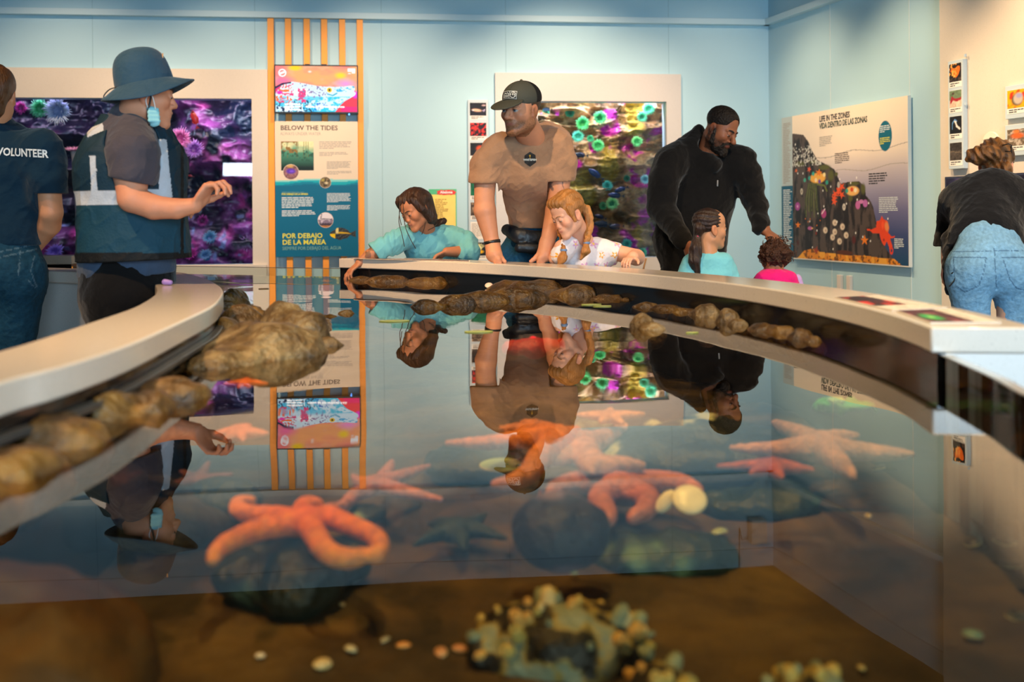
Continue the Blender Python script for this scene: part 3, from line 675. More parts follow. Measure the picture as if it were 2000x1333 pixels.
# ---- photo strips
GREYF = mat('frame_pale_blue', (.50, .60, .66), .5)
def pic_fn(kind, sd):
    def f(u, v):
        if kind == 'fish': return Paint(u, v, '#14101a').noise(.5, 4, sd).ell(.42, .42, .36, .13, '#e8b89a', rot=-.15, soft=.4).ell(.85, .8, .16, .08, '#c8a8a8', soft=.5).ell(.2, .42, .08, .05, '#d8e8ff', soft=.6).poly([(.74, .4), (.92, .52), (.9, .28)], '#b0a0c0').c
        if kind == 'red': return Paint(u, v, '#2a0c10').put(uvn(u, v, 9, 2, sd) > .18, '#d02a20').c
        if kind == 'orange': return Paint(u, v, '#1c1410').noise(.8, 6, sd).ell(.6, .55, .28, .3, '#e8501a', soft=.6).c
        if kind == 'brown': return Paint(u, v, '#4a3a2a').put(np.clip(uvn(u, v, 7, 3, sd), 0, 1), '#b09070').c
        if kind == 'green': return Paint(u, v, '#10603c').noise(.4, 4, sd).c
        if kind == 'yellow': 
            P = Paint(u, v, '#141210').ell(.5, .3, .34, .16, '#f0b800', soft=.4)
            for k in range(9): P.line([(.5, .35), (.2 + .075 * k, .9 - .01 * (k - 4) ** 2)], .02, '#e8e0a0')
            return P.c
        if kind == 'flame': return Paint(u, v, '#1c1614').noise(.8, 5, 3).poly([(.1, .6), (.2, .8), (.45, .72), (.7, .85), (.9, .8), (.85, .5), (.7, .3), (.55, .2), (.4, .3), (.35, .5)], '#f0701c').put((uvn(u, v, 7, 3, 5) > .1) & (v > .25) & (u < .6), '#ffb050').put((v < .2) & (uvn(u, v, 6, 2, 2) > 0), '#504038').c
        if kind == 'crimson': return Paint(u, v, '#6c8060').put(v < .45, '#d8b8a0').noise(.3, 8, 2).poly([(.05, .4), (.2, .7), (.4, .55), (.7, .5), (1, .58), (.95, .42), (.6, .32), (.3, .42), (.1, .2)], '#a02430').ell(.3, .82, .14, .1, '#503830', soft=.5).c
        if kind == 'crescent': 
            P = Paint(u, v, '#141418').line([(.85, .25), (.6, .42), (.48, .7), (.4, .75)], .055, '#f0e4dc').line([(.22, .3), (.24, .6), (.42, .82), (.6, .7)], .035, '#5c90c8'); return P.c
        if kind == 'shadow': return Paint(u, v, '#4a423c').put(v > .55, '#35302e').noise(.5, 9, 7).put(abs(v - .52 + .1 * u) < .02, '#7a6a58').c
        if kind == 'limpet': return Paint(u, v, '#f0a810').put(np.clip(uvn(u, v, 5, 3, 2) * 2, 0, 1), '#d83018').ell(.5, .45, .34, .4, '#5c4a30', soft=.3).ell(.55, .5, .28, .36, '#c0b0a0', soft=.3).ell(.6, .66, .2, .18, '#a09ac0', soft=.5).c
        if kind == 'crab': return Paint(u, v, '#6a5a48').put(np.clip(uvn(u, v, 10, 3, 2) * 1.5, 0, 1), '#c0b0a0').ell(.52, .6, .42, .22, '#d8642c', soft=.5).ell(.45, .85, .22, .14, '#e07c3c', soft=.5).c
        if kind == 'starred': return Paint(u, v, '#2a1418').put(np.clip(uvn(u, v, 3, 3, sd) * 2 + .2, 0, 1), '#d83020').put(np.clip(uvn(u, v, 4, 3, sd + 4) * 2 - .2, 0, 1), '#401c28').c
        if kind == 'anem': return Paint(u, v, '#50242c').put(np.clip(uvn(u, v, 6, 3, sd), 0, 1), '#a05a60').ell(.62, .35, .30, .28, '#2ea050', soft=.4).ell(.62, .35, .12, .1, '#a8e070', soft=.8).c
    return f
def strip(name, label, cat, Mf, W_, cells, group=None, side=None, dep=.02, loc=(0, 0, 0)):
    """upright frame with a picture card per cell; cells: (y0, y1, kind)"""
    t = thing(name, label, cat, loc, group)
    y0 = min(c[0] for c in cells) - W_ * .14; y1 = max(c[1] for c in cells) + W_ * .14
    b = MB(); lbox(b, Mf, 0, W_, y0, y1, -dep, 0); par(b.build('frame', GREYF, bev=.002), t)
    for k, (a, c, kd) in enumerate(cells):
        h = c - a; mg = W_ * .09
        cb = MB(); lbox(cb, Mf, mg, W_ - mg, a, c, 0, .0015); crd = par(cb.build('card', mat('card_white', '#efe9df', .6)), t)
        if kd == 'text':
            p = paragraph('caption', T(Mf, mg * 1.6, a + h * .08, .0016), W_ - mg * 3.2, h * .84, 10, ink_l, None, k); par(p, crd); continue
        ph = h * .76; pc = picture('photo', W_ - 2 * mg - .004, ph, 22, 22, pic_fn(kd, k + 3), T(Mf, mg + .002, a + h - ph - .001, .0022), print_m); par(pc, crd)
        p = paragraph('caption', T(Mf, mg * 1.8, a + h * .03, .0018), W_ - mg * 3.6, h * .17, 2, ink_k, None, k); par(p, crd)
    return t
# strip by the man's shoulder
a, b_ = onFW(916, 511, .03), onFW(956, 511, .03); Mf = wallM(a, TD); Ww = (b_.xy - a.xy).length; sc_ = Ww / 40.
cells = []
for (ya, yb, kd) in ((202, 235, 'fish'), (241, 275, 'red'), (280, 313, 'orange'), (318, 350, 'brown'), (357, 391, 'green'), (396, 430, 'brown'), (434, 468, 'text'), (474, 508, 'yellow')): cells.append(((511 - yb) * sc_, (511 - ya) * sc_, kd))
strip('photo_strip', 'tall narrow strip of animal photo cards on the far wall behind the man in tan', 'photo strip', Mf, Ww, cells, loc=a)
# strip on the right stone wall
a, b_ = onRW(1853, 330, .115), onRW(1882.5, 330, .115); Mf = wallM(a, RD); Ww = (b_.xy - a.xy).length; sc_ = a.y / FPX
cells = []
for (ya, yb, kd) in ((127, 173, 'flame'), (179, 222, 'crimson'), (229, 273, 'crescent'), (280, 325, 'shadow')): cells.append(((330 - yb) * sc_, (330 - ya) * sc_, kd))
st2 = strip('photo_strip', 'pale blue strip of four photo cards on the cream stone wall at right', 'photo strip', Mf, Ww, cells, dep=.034, loc=a)
for y in (.18, .72, 1.28):
    hb = MB(); lbox(hb, Mf, Ww, Ww + .012, y * .6, y * .6 + .02, -.02, -.008); par(hb.build('clip', GREYF), st2)
for (xa, ya, xb, yb, kd, lb_) in ((1963.5, 231, 2012, 172, 'limpet', 'square photo card of a grey limpet on orange, upper one at the right edge'), (1963.5, 303, 2012, 248, 'crab', 'square photo card of an orange spiny animal, above the woman\'s sunglasses')):
    a, b_ = onRW(xa, ya, .11), onRW(xb, ya, .11); Mf = wallM(a, RD); Ww = (b_.xy - a.xy).length; hh = (ya - yb) * a.y / FPX
    strip('photo_card', lb_, 'photo card', Mf, Ww, [(Ww * .10, hh - Ww * .10, kd)], dep=.03, loc=a)
# round sign
c = onRW(1937, 281, .10); Mf = wallM(c, RD); sg = thing('round_sign', 'small round off-white sign above the head of the woman in jeans', 'sign', c)
b = MB(); b.lathe([(0, .012), (.078, .012), (.08, .010), (.08, 0)], 40, Mf); par(b.build('disc', mat('sign_white', '#e9dcc8', .5)), sg)
par(text('lettering', 'LIMPET CLAW', .021, T(Mf, 0, .02, .0128), ink_k, align='CENTER'), sg)
# dark display window in the stone wall behind the woman
a, b_ = onRW(1849, 500, .085), onRW(2060, 500, .085); Mf = wallM(a, RD); hh = (500 - 346) * a.y / FPX; Ww = (b_.xy - a.xy).length
dsp = thing('wall_display', 'dark blue framed display window in the cream wall beside the woman in jeans', 'display', a)
b = MB(); lbox(b, Mf, 0, Ww, 0, hh, 0, .01); par(b.build('frame', mat('frame_slate', '#28304a', .4)), dsp)
par(picture('picture', Ww - .03, hh - .03, 80, 50, lambda u, v: Paint(u, v, '#16142a').put(np.clip(uvn(u, v, 3, 4, 6) * 1.5, 0, 1) * (u < .3), '#4a4a78').put((uvn(u, v, 8, 2, 3) > .3) & (v < .3), '#c06030').put(np.clip(uvn(u, v, 5, 3, 1), 0, 1), '#6a3a58').c, T(Mf, .015, .015, .0105), print_m), dsp)

# ---- mural LIFE IN THE ZONES
def mp_(x, y):                                              # pixel of the 1066x1333 close-up -> photograph pixel
    return 1510 + x / 3.807, 180 + y / 3.807
mA = onRW(*mp_(150, 1232), .045); MM = wallM(mA, RD)
_inv = MM.inverted()
def ml(x, y):
    p = _inv @ onRW(*mp_(x, y), .045); return (p.x, p.y)
MW = ml(1003, 600)[0]; MH = ml(150, 178)[1]; MLx = ml(66, 700)[0]
mur = thing('mural_panel', 'large illustrated Life in the Zones panel on the pale blue right wall', 'mural', mA)
b = MB(); lbox(b, MM, 0, MW, -.01, MH, -.03, -.0008); lbox(b, MM, MW, MW + .004, -.01, MH, -.03, 0); par(b.build('board', mat('mural_edge', '#e6ded4', .6)), mur)
def mural(u0, v0):
    u = u0 * MW; v = v0 * MH; P = Paint(u, v, '#f6e6d0'); S = MH / 1.0
    y = 1 - v0; c = np.array(sr('#f6e4cc')); 
    stops = [(0, '#f8e6cc'), (.30, '#f1dfcc'), (.42, '#c9bcc0'), (.55, '#9c96ae'), (.68, '#6c6a92'), (.82, '#3c4a7a'), (1, '#0f4468')]
    col = np.zeros((u.size, 3))
    for (a_, h1), (b2, h2) in zip(stops[:-1], stops[1:]):
        k_ = (y >= a_) & (y <= b2); t = ((y - a_) / (b2 - a_))[:, None]; col = np.where(k_[:, None], lerp(np.array(sr(h1)), np.array(sr(h2)), t), col)
    P.c = col
    for yy, ph in ((.30, 0), (.415, 1.5)):
        P.put(abs(y - yy + .012 * np.sin(u0 * 14 + ph) + .03 * (u0 - .5)) < .0022, '#a89c94')
    L = lambda pts: [ml(*q) for q in pts]
    rock = L([(100, 310), (160, 310), (225, 318), (262, 370), (290, 440), (330, 505), (400, 540), (455, 575), (485, 640), (500, 680), (580, 665), (640, 665), (680, 700), (690, 770), (725, 810), (745, 860), (765, 960), (780, 1020), (800, 1100), (850, 1180), (890, 1240), (880, 1300), (100, 1300)])
    P.poly(rock, '#3a302e'); inr = inside(u, v, np.array(rock)); st = uvn(u, v, 16, 4, 3, 1.6, .5)
    P.put(inr & (st > .12), '#544640'); P.put(inr & (st < -.3), '#241c1c')
    def e(x, y_, rx, ry, col, rot=0., soft=.2):
        q = ml(x, y_); k = MH / 1130.; P.ell(q[0], q[1], rx * k * 1.45, ry * k, col, rot, soft)
    for (x, y_, rx, ry) in ((200, 535, 60, 26), (380, 560, 70, 26), (430, 620, 34, 55), (300, 520, 50, 14), (600, 680, 60, 18), (670, 720, 24, 50), (575, 790, 24, 30), (470, 610, 20, 20)): e(x, y_, rx, ry, '#5a5a28', soft=.5)
    gn = uvn(u, v, 60, 2, 4)
    gz = (y > .22) & (y < .36) & inr; P.put(gz & (gn > .3), '#d8d4c8')
    for (x, y_) in ((240, 515), (265, 500), (330, 530), (165, 495), (230, 470)): e(x, y_, 20, 20, '#c8c4bc', soft=.4); e(x, y_, 9, 9, '#4a4440', soft=.4)
    e(330, 640, 82, 44, '#f0b048'); e(590, 735, 62, 38, '#f0b868')
    for (x, y_, cl) in ((270, 640, '#2a9a90'), (298, 608, '#38a898'), (235, 655, '#48a890'), (400, 672, '#2a9a88'), (345, 665, '#7048a0'), (380, 615, '#f8e0a0'), (548, 735, '#30a090'), (585, 725, '#d84820'), (612, 730, '#f8e8c0'), (318, 655, '#f8e0b0')): e(x, y_, 15, 19, cl, soft=.3)
    for k in range(11): P.line(L([(262 + 6 * k, 680), (238 + 9 * k, 800), (236 + 10 * k, 900 + 30 * math.sin(k * 2))]), .0045, '#6e7434' if k % 2 else '#4a5428')
    P.line(L([(330, 685), (380, 695), (400, 735)]), .009, '#6e7434')
    def s_(x, y_, r, col, rot=0.): q = ml(x, y_); P.star(q[0], q[1], r * MH / 1130., col, rot=rot, sx=1.35)
    s_(340, 600, 36, '#f07c18', .2); s_(268, 575, 26, '#e8603c', .4); s_(185, 990, 30, '#f0821c'); s_(680, 1102, 40, '#f0821c'); s_(172, 585, 20, '#e8703c', .5)
    for (x, y_) in ((460, 760), (485, 745), (510, 765), (455, 815), (510, 705), (490, 720), (455, 790)): s_(x, y_, 34, '#ea5424', x * .1)
    e(182, 850, 27, 36, '#a8489a'); e(182, 850, 9, 12, '#e0a0d0'); e(376, 905, 27, 36, '#b04080'); P.line(L([(362, 905), (385, 870)]), .006, '#e8d0d8')
    e(630, 840, 22, 34, '#c86aa8'); e(685, 828, 22, 30, '#c06ab0'); e(655, 815, 22, 16, '#d080b8'); e(212, 740, 14, 28, '#cfc4b0'); e(212, 740, 6, 12, '#7a6c60'); e(527, 855, 15, 28, '#d8d0c4'); e(527, 855, 6, 12, '#9a9088'); e(487, 690, 14, 26, '#b0a8a0')
    for (x, y_) in ((388, 1028), (458, 972), (458, 1040), (515, 1002), (442, 1080), (543, 1065), (494, 1110)): e(x, y_, 23, 27, '#e4d0b8', soft=.25); e(x + 3, y_ + 2, 11, 14, '#b89a84', soft=.6)
    e(275, 1013, 26, 16, '#b860a0'); e(290, 1013, 12, 6, '#f0b050'); e(320, 1050, 10, 18, '#8a2c20', soft=.6); e(600, 1100, 20, 36, '#5c1f1c', soft=.5); e(185, 1120, 14, 30, '#4c1a1a', soft=.6)
    for (x, y_) in ((240, 942), (325, 992), (350, 955), (275, 945), (260, 965)): e(x, y_, 5, 6, '#f08020', soft=.3)
    for (x, y_) in ((165, 390), (183, 605), (222, 605), (370, 733), (377, 850), (333, 903), (273, 962), (326, 1030), (428, 703), (495, 648), (577, 675), (620, 637), (625, 800), (545, 830), (475, 965), (614, 1048), (667, 1077), (293, 1155), (446, 1168), (853, 942), (710, 826), (724, 1108)): e(x, y_, 5, 9, '#f6f2ea', soft=.2)
    sand = L([(100, 1300), (195, 1220), (230, 1180), (290, 1165), (350, 1190), (450, 1200), (560, 1215), (680, 1215), (800, 1235), (900, 1240), (955, 1290), (960, 1310)])
    P.poly(sand, '#e08a20'); ins_ = inside(u, v, np.array(sand)); P.put(ins_ & (uvn(u, v, 45, 2, 7) > .3), '#7a4812'); P.put(ins_ & (uvn(u, v, 20, 2, 3) > .3), '#f0a838')
    e(530, 1195, 85, 20, '#5c2e18', soft=.3); s_(320, 1178, 34, '#a03c1c', .3)
    # octopus
    P.poly(L([(770, 960), (795, 955), (808, 920), (820, 945), (850, 960), (862, 1010), (855, 1045), (880, 1075), (905, 1070), (905, 1082), (870, 1090), (885, 1140), (890, 1180), (870, 1205), (862, 1150), (845, 1110), (830, 1145), (815, 1130), (800, 1095), (790, 1050), (740, 1050), (720, 1030), (700, 1030), (695, 1015), (730, 1022), (765, 1008)]), '#f0481c')
    e(845, 1000, 20, 42, '#f09050', rot=.2, soft=.5); e(815, 990, 14, 36, '#ff5a28', soft=.5); e(880, 1180, 15, 30, '#e8401c', soft=.2); e(880, 1180, 7, 13, '#1a4468', soft=.2); e(823, 1100, 9, 12, '#a82818', soft=.4)
    q = ml(833, 326); k = MH / 1130.; P.ell(q[0], q[1], 53 * k * 1.42, 106 * k, '#0a6880', soft=.03)
    return P.c
par(picture('illustration', MW, MH, 330, 260, mural, MM, print_m), mur)
def mtext(nm, s, x0, y0, x1, y1, mt, hgt, bold=0.):
    a = ml(x0, y0); b2 = ml(x1, y1); w = b2[0] - a[0]; o = text(nm, s, hgt / .72, Matrix.Identity(4), mt, bold=bold); xs = np.zeros(3 * len(o.data.vertices)); o.data.vertices.foreach_get('co', xs); xs = xs.reshape(-1, 3)
    xs[:, 0] *= w / xs[:, 0].max(); o.data.vertices.foreach_set('co', xs.ravel()); o.data.transform(T(MM, a[0], a[1], .001)); return par(o, mur)
hh = ml(345, 180)[1] - ml(345, 222)[1]
mtext('heading', 'LIFE IN THE ZONES', 345, 222, 570, 190, ink_k, hh, .0018); mtext('heading', 'VIDA DENTRO DE LAS ZONAS', 345, 274, 700, 222, mat('ink_green', '#28403a', .6), hh, .0018)
for (x, y_, x1, h, n, mt, sd) in ((345, 408, 442, 78, 6, ink_l, 1), (460, 535, 575, 82, 6, ink, 2), (712, 690, 850, 84, 5, ink_k, 3), (788, 900, 935, 112, 9, ink_w, 4), (902, 1165, 975, 72, 6, ink_w, 5), (795, 305, 872, 52, 4, ink_w, 6), (795, 392, 872, 50, 4, ink_y, 7)):
    q = ml(x, y_); w = ml(x1, y_)[0] - q[0]; par(paragraph('body_text', T(MM, q[0], q[1], .0004), w, h * MH / 1130., n, mt, None, sd), mur)
# index column at the left of the mural
ba = ml(66, 700); bz_ = ml(66, 1130)
b = MB(); lbox(b, MM, MLx, -.001, ba[1], MH * 1.0, -.028, -.002); par(b.build('index_column', mat('index_pale', '#b8c4c4', .6)), mur)
b = MB(); lbox(b, MM, MLx - .012, -.001, .02, ba[1] - .001, -.028, -.002); par(b.build('index_column', mat('index_teal', '#0e5876', .5)), mur)
par(paragraph('body_text', T(MM, MLx + .025, ba[1] + .02, -.0015), abs(MLx) - .05, MH - ba[1] - .07, 36, ink_l, None, 8, .5), mur)
par(paragraph('body_text', T(MM, MLx + .02, .06, -.0015), abs(MLx) - .035, ba[1] - .09, 34, ink_w, None, 9, .4), mur)
# two upright bars under the mural
brk = mat('bracket_white', '#e2d6cc', .5)
for (x, y0, y1, lb_) in ((1634.5, 537, 575, 'slim white upright bar on the right wall, left one of the pair'), (1653, 538.5, 577, 'slim white upright bar on the right wall, right one of the pair')):
    a = onRW(x, y1 + 20, .03); Mf = wallM(a, RD); k = a.y / FPX
    o = MB(); lbox(o, Mf, 0, .055, 0, (y1 + 20 - y0) * k, -.028, 0); tag(o.build('wall_bar', brk, bev=.003), lb_, 'wall bar')
# ---- yellow sheet behind the girl
a, b_ = onFW(838, 446, .004), onFW(891.5, 369.5, .004); Mf = wallM(Vector((a.x, a.y, a.z)), TD); Ww = (b_.xy - a.xy).length; hh = b_.z - a.z
ys = thing('wall_sheet', 'yellow and green sheet with a red banner on the wall behind the girl in teal', 'sheet', a)
b = MB(); lbox(b, Mf, 0, Ww, 0, hh, -.003, 0); par(b.build('board', mat('sheet_green', '#4fb98a', .6)), ys)
par(picture('printed_face', Ww * .965, hh * .86, 24, 30, lambda u, v: Paint(u, v, '#f2d874').noise(.05, 4, 2).c, T(Mf, Ww * .0, hh * .0, .001), print_m), ys)
b = MB(); n = 40; pts = []
for k in range(n): th = 6.2832 * k / n; pts.append((Ww * .63 + (Ww * .335 + .006 * math.cos(9 * th)) * math.copysign(abs(math.cos(th)) ** .55, math.cos(th)), hh * .915 + (hh * .062 + .004 * math.sin(14 * th)) * math.copysign(abs(math.sin(th)) ** .6, math.sin(th))))
b.add([T(Mf, x, y, .003) @ Vector((0, 0, 0)) for x, y in pts], [tuple(range(n))]); par(b.build('banner', mat('banner_red', '#e23a36', .5)), ys)
par(text('lettering', 'Abalone', .034, T(Mf, Ww * .63, hh * .89, .004), ink_w, bold=.0012, align='CENTER'), ys)
par(paragraph('body_text', T(Mf, Ww * .22, hh * .08, .002), Ww * .5, hh * .68, 16, mat('ink_olive', '#b08a40', .6), None, 4, .5), ys)
# ---- white speaker box high on the far wall (seen in the water's reflection)
dC = 9.80; spk = thing('wall_speaker', 'small white speaker box high on the far wall near the corner', 'speaker', FW(2.28) + Vector((0, 0, 2.65)))
Mf = wallM(FW(2.22) + Vector((0, 0, 2.58)), TD, .02); whp = mat('white_plastic', '#dcd8d0', .5)
b = MB(); lbox(b, Mf, 0, .15, 0, .2, .03, .14); par(b.build('cabinet', whp, bev=.01), spk)
b = MB(); lbox(b, Mf, .05, .1, .06, .12, -.02, .03); par(b.build('bracket', whp), spk)
b = MB(); b.tube([Mf @ Vector(p) for p in ((0, .17, .02), (-.05, .19, 0), (-.07, .1, -.01), (-.07, .46, -.01))], .004); par(b.build('cable', black), spk)

# ================================================================== cards lying on the counter
def on_counter(px, py): return UZ(px, py, RZ1)
def counter_card(name, label, pts, fns, dz=.003, cat='card', sides=None):
    """flat quad card on the counter; pts: four pixels (far-left, far-right, near-right, near-left)"""
    q = [UZ(x, y, RZ1 + dz) for x, y in pts]; t = thing(name, label, cat, sum(q, Vector()) / 4)
    vs = [Vector((p.x, p.y, RZ1 + .0006)) for p in q] + q
    par(MB().add(vs, [(3, 2, 1, 0), (4, 5, 6, 7), (0, 1, 5, 4), (1, 2, 6, 5), (2, 3, 7, 6), (3, 0, 4, 7)]).build('board', mat('card_cream', '#e4d6c4', .5)), t)
    for nm, quad, fn in fns:                                 # sub-quads in (s, t): s along 0->1 (left to right), t along near->far
        def P(s, tt): return (q[3] * (1 - s) + q[2] * s) * (1 - tt) + (q[0] * (1 - s) + q[1] * s) * tt
        s0, s1, t0, t1 = quad; nx, ny = 40, 24; U_, V_ = np.meshgrid(np.linspace(0, 1, nx + 1), np.linspace(0, 1, ny + 1))
        vs = [P(s0 + (s1 - s0) * a, t0 + (t1 - t0) * c) + Vector((0, 0, .0006)) for a, c in zip(U_.ravel(), V_.ravel())]
        i = np.arange(nx)[None] + np.arange(ny)[:, None] * (nx + 1); F = np.stack([i, i + 1, i + nx + 2, i + nx + 1], -1).reshape(-1, 4).tolist()
        par(pymesh(nm, vs, F, print_m, cols=np.clip(fn(U_.ravel(), V_.ravel()), 0, 1), smooth=False), t)
    return t
txt_fn = lambda u, v: Paint(u, v, '#e8dccb').put((np.sin(v * 40) > .55) & (u > .1) & (u < .9) & (uvn(u, v, 20, 2, 3, 1, .2) > -.3), '#a89c90').c
counter_card('picture_card', 'picture card with a red photo on the right counter, the farther of two', [(1716, 577), (1850, 600.5), (1742, 606), (1631, 581)], [('photo', (.01, .72, .02, .62), lambda u, v: pic_fn('starred', 5)(u, v)), ('caption', (.01, .72, .65, .98), txt_fn), ('caption', (.75, .98, .04, .98), txt_fn)])
counter_card('picture_card', 'picture card with a green anemone photo at the cut end of the right counter', [(1855, 603), (1955, 629), (1817, 630), (1750, 607)], [('photo', (.01, .98, .02, .64), pic_fn('anem', 5)), ('caption', (.02, .98, .67, .98), txt_fn)])
counter_card('graphic_strip', 'long thin dark graphic strip lying on the counter before the girl in teal', [(690, 504.1), (918, 508.6), (918, 511.0), (690, 505.0)], [('printed_face', (.01, .99, .1, .9), lambda u, v: Paint(u, v, '#8a5a50').put(uvn(u, v, 8, 2, 2, 4, 1) > 0, '#4a3a40').c)], cat='graphic')
# ================================================================== the two wall aquaria
glass_aq = acrylic('aquarium_glass').copy(); glass_aq.name = 'aquarium_pane'
for n_ in glass_aq.node_tree.nodes:
    if n_.type == 'BSDF_TRANSPARENT': n_.inputs[0].default_value = (.96, .98, 1, 1)
    if n_.type == 'FRESNEL': n_.inputs[0].default_value = 1.45
rock_v = vmat('aquarium_rock', .35, bump=.6, bscale=30, spec=.6, var=.35, vscale=30)
def wp(x, dz, z): p = FW(x) - NF * dz; return Vector((p.x, p.y, z))     # point behind the far wall face
def aquarium(label, x0, x1, z0, z1, ox0, ox1, oz0, oz1, mt, colf, depthf, boxcol, loc, nx, nz):
    t = thing('aquarium', label, 'aquarium', loc)
    par(frame_mesh('surround', ox0, ox1, oz0, oz1, x0, x1, z0, z1, .04, mt), t)
    b = MB(); q = [wp(x0, .02, 0), wp(x1, .02, 0), wp(x1, .03, 0), wp(x0, .03, 0)]; b.prism([(p.x, p.y) for p in q], z0, z1); par(b.build('pane', glass_aq), t)
    bx = mat(boxcol[0], boxcol[1], .8); D = .95; b = MB()
    for (a, c, d0, d1, za, zc) in ((x0 - .35, x1 + .35, D, D + .03, z0 - .05, z1 + .3), (x0 - .38, x0 - .35, .13, D, z0 - .05, z1 + .3), (x1 + .35, x1 + .38, .13, D, z0 - .05, z1 + .3), (x0 - .35, x1 + .35, .13, D, z0 - .08, z0 - .05), (x0 - .35, x1 + .35, .13, D, z1 + .3, z1 + .33)):
        q = [wp(a, d0, 0), wp(c, d0, 0), wp(c, d1, 0), wp(a, d1, 0)]; b.prism([(p.x, p.y) for p in q], za, zc)
    par(b.build('tank_box', bx), t)
    U_, V_ = np.meshgrid(np.linspace(x0 - .33, x1 + .33, nx), np.linspace(z0 - .04, z1 + .28, nz)); P = np.stack([U_.ravel(), np.zeros(U_.size), V_.ravel()], 1)
    d = depthf(P); pts = [wp(x, dd, z) for x, dd, z in zip(P[:, 0], d, P[:, 2])]
    i = np.arange(nx - 1)[None] + np.arange(nz - 1)[:, None] * nx; F = np.stack([i, i + 1, i + nx + 1, i + nx], -1).reshape(-1, 4).tolist()
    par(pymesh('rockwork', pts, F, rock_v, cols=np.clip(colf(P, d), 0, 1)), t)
    return t
def ridged(P, s, seed, ax=(1, 1, 1), oct=4):
    r = 0; a = 1.; Q = P * np.array(ax)
    for k in range(oct): r = r + a * (1 - 2 * abs(vnoise(Q, s * 2 ** k, seed + k))); a *= .5
    return r
def d_right(P):
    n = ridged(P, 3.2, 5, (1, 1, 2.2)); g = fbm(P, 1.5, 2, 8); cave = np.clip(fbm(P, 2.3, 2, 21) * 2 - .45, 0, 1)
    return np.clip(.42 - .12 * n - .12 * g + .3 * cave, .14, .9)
def c_right(P, d):
    u, v = P[:, 0], P[:, 2]; c = cc('#b48e5c', len(P)); n = fbm(P, 9, 3, 2); g = fbm(P, 3, 3, 31)
    c = mixc(c, cc('#e0c090', len(P)), np.clip(n * 1.5, 0, 1)); c = mixc(c, cc('#6e5638', len(P)), np.clip(-n * 1.5, 0, 1))
    c = mixc(c, cc('#b8a040', len(P)), np.clip(fbm(P, 4, 2, 77) * 3 - 1.2, 0, 1)); c = mixc(c, cc('#d838c0', len(P)), np.clip(fbm(P, 6, 3, 55) * 4 - 1.3 - (v - .6) * .9, 0, 1))
    return mixc(c, cc('#20161c', len(P)), np.clip((d - .5) * 4, 0, 1) * .6)  # cave shade mixed into the colour: deeper rock is darker
stone_g2 = terrazzo('terrazzo_surround', (.60, .57, .54), .4)
rz0 = onFW(1100, 560, .04).z
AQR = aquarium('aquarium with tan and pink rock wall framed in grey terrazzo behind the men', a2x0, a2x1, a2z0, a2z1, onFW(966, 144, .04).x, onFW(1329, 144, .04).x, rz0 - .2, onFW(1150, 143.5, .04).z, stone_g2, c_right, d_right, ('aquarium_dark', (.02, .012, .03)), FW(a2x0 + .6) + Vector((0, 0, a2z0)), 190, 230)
def d_left(P):
    n = ridged(P, 2.2, 15, (1, 1, 1.4)); g = fbm(P, 1.1, 2, 18); low = np.clip((.45 - P[:, 2]) * 1.5, 0, .5)
    band = np.exp(-((P[:, 0] + 2.75 + (P[:, 2] - 1.0) * .9) / .32) ** 2) * .28
    return np.clip(.66 - .10 * n - .10 * g - low * .7 - band, .16, .92)
def c_left(P, d):
    n = fbm(P, 8, 3, 12); c = cc('#1c1428', len(P)); c = mixc(c, cc('#141e34', len(P)), np.clip(fbm(P, 2, 2, 3) * 2, 0, 1))
    bd = np.exp(-((P[:, 0] + 2.75 + (P[:, 2] - 1.0) * .9) / .45) ** 2) + np.clip((.45 - P[:, 2]) * 3, 0, 1) + .12 * (P[:, 0] < -3.1); k = np.clip((.60 - d) * 4, 0, 1) * np.clip(.5 + n, 0, 1) * np.clip(bd, .025, 1); c = mixc(c, cc('#b85aa8', len(P)), k); c = mixc(c, cc('#e0489c', len(P)), np.clip(fbm(P, 5, 2, 88) * 3 - .8, 0, 1) * np.clip(k * 2, 0, 1))
    c = mixc(c, cc('#a8b4e8', len(P)), np.clip(fbm(P, 14, 2, 38) * 3 - 1.5, 0, 1) * np.clip((.5 - P[:, 2]) * 4, 0, 1)); return c
AQL = aquarium('large dark purple aquarium framed in cream terrazzo at left, behind the volunteers', a1x0, a1x1, a1z0, a1z1, -6.4, onFW(522.5, 300, .04).x, FLOORZ + .001, onFW(250, 133.5, .04).z, stone, c_left, d_left, ('aquarium_blue', (.012, .016, .04)), FW(-2.7) + Vector((0, 0, a1z0)), 300, 170)
sill = MB(); q = [FW(-6.4) + NF * .041, FW(onFW(523, 520).x) + NF * .041, FW(onFW(523, 520).x) + NF * .09, FW(-6.4) + NF * .09]
zs = onFW(450, 519, .09).z; sill.prism([(p.x, p.y) for p in q], zs - .10, zs); par(sill.build('sill', stone), AQL)
def aqlight(p, tgt, e, col, sx, sy): area(p, tgt, e, col, sx, sy)
for x in (a2x0 + .25, a2x0 + .95): aqlight(wp(x, .2, a2z1 + .22), wp(x, .45, a2z0 + .3), 9, (1.0, .86, .95), .4, .12)
aqlight(wp(a2x0 + .6, .16, a2z1 + .26), wp(a2x0 + .6, .4, a2z0), 5, (.75, .8, 1.0), .9, .1)
for x in (a2x0 + .1, a2x0 + .45, a2x0 + .8, a2x0 + 1.15): spot(wp(x, .08, a2z1 + .24), wp(x, .42, a2z0 + .25), 95, (1.0, .86, .95), 50, .8)  # spots added inside the tank to brighten its lower rock
for x, c_ in ((-4.2, (.85, .65, 1.)), (-3.4, (.6, .75, 1.)), (-2.6, (1., .65, .9)), (-2.3, (.6, .8, 1.))): aqlight(wp(x, .25, a1z1 + .2), wp(x, .6, a1z0), 4.5, c_, .5, .12)
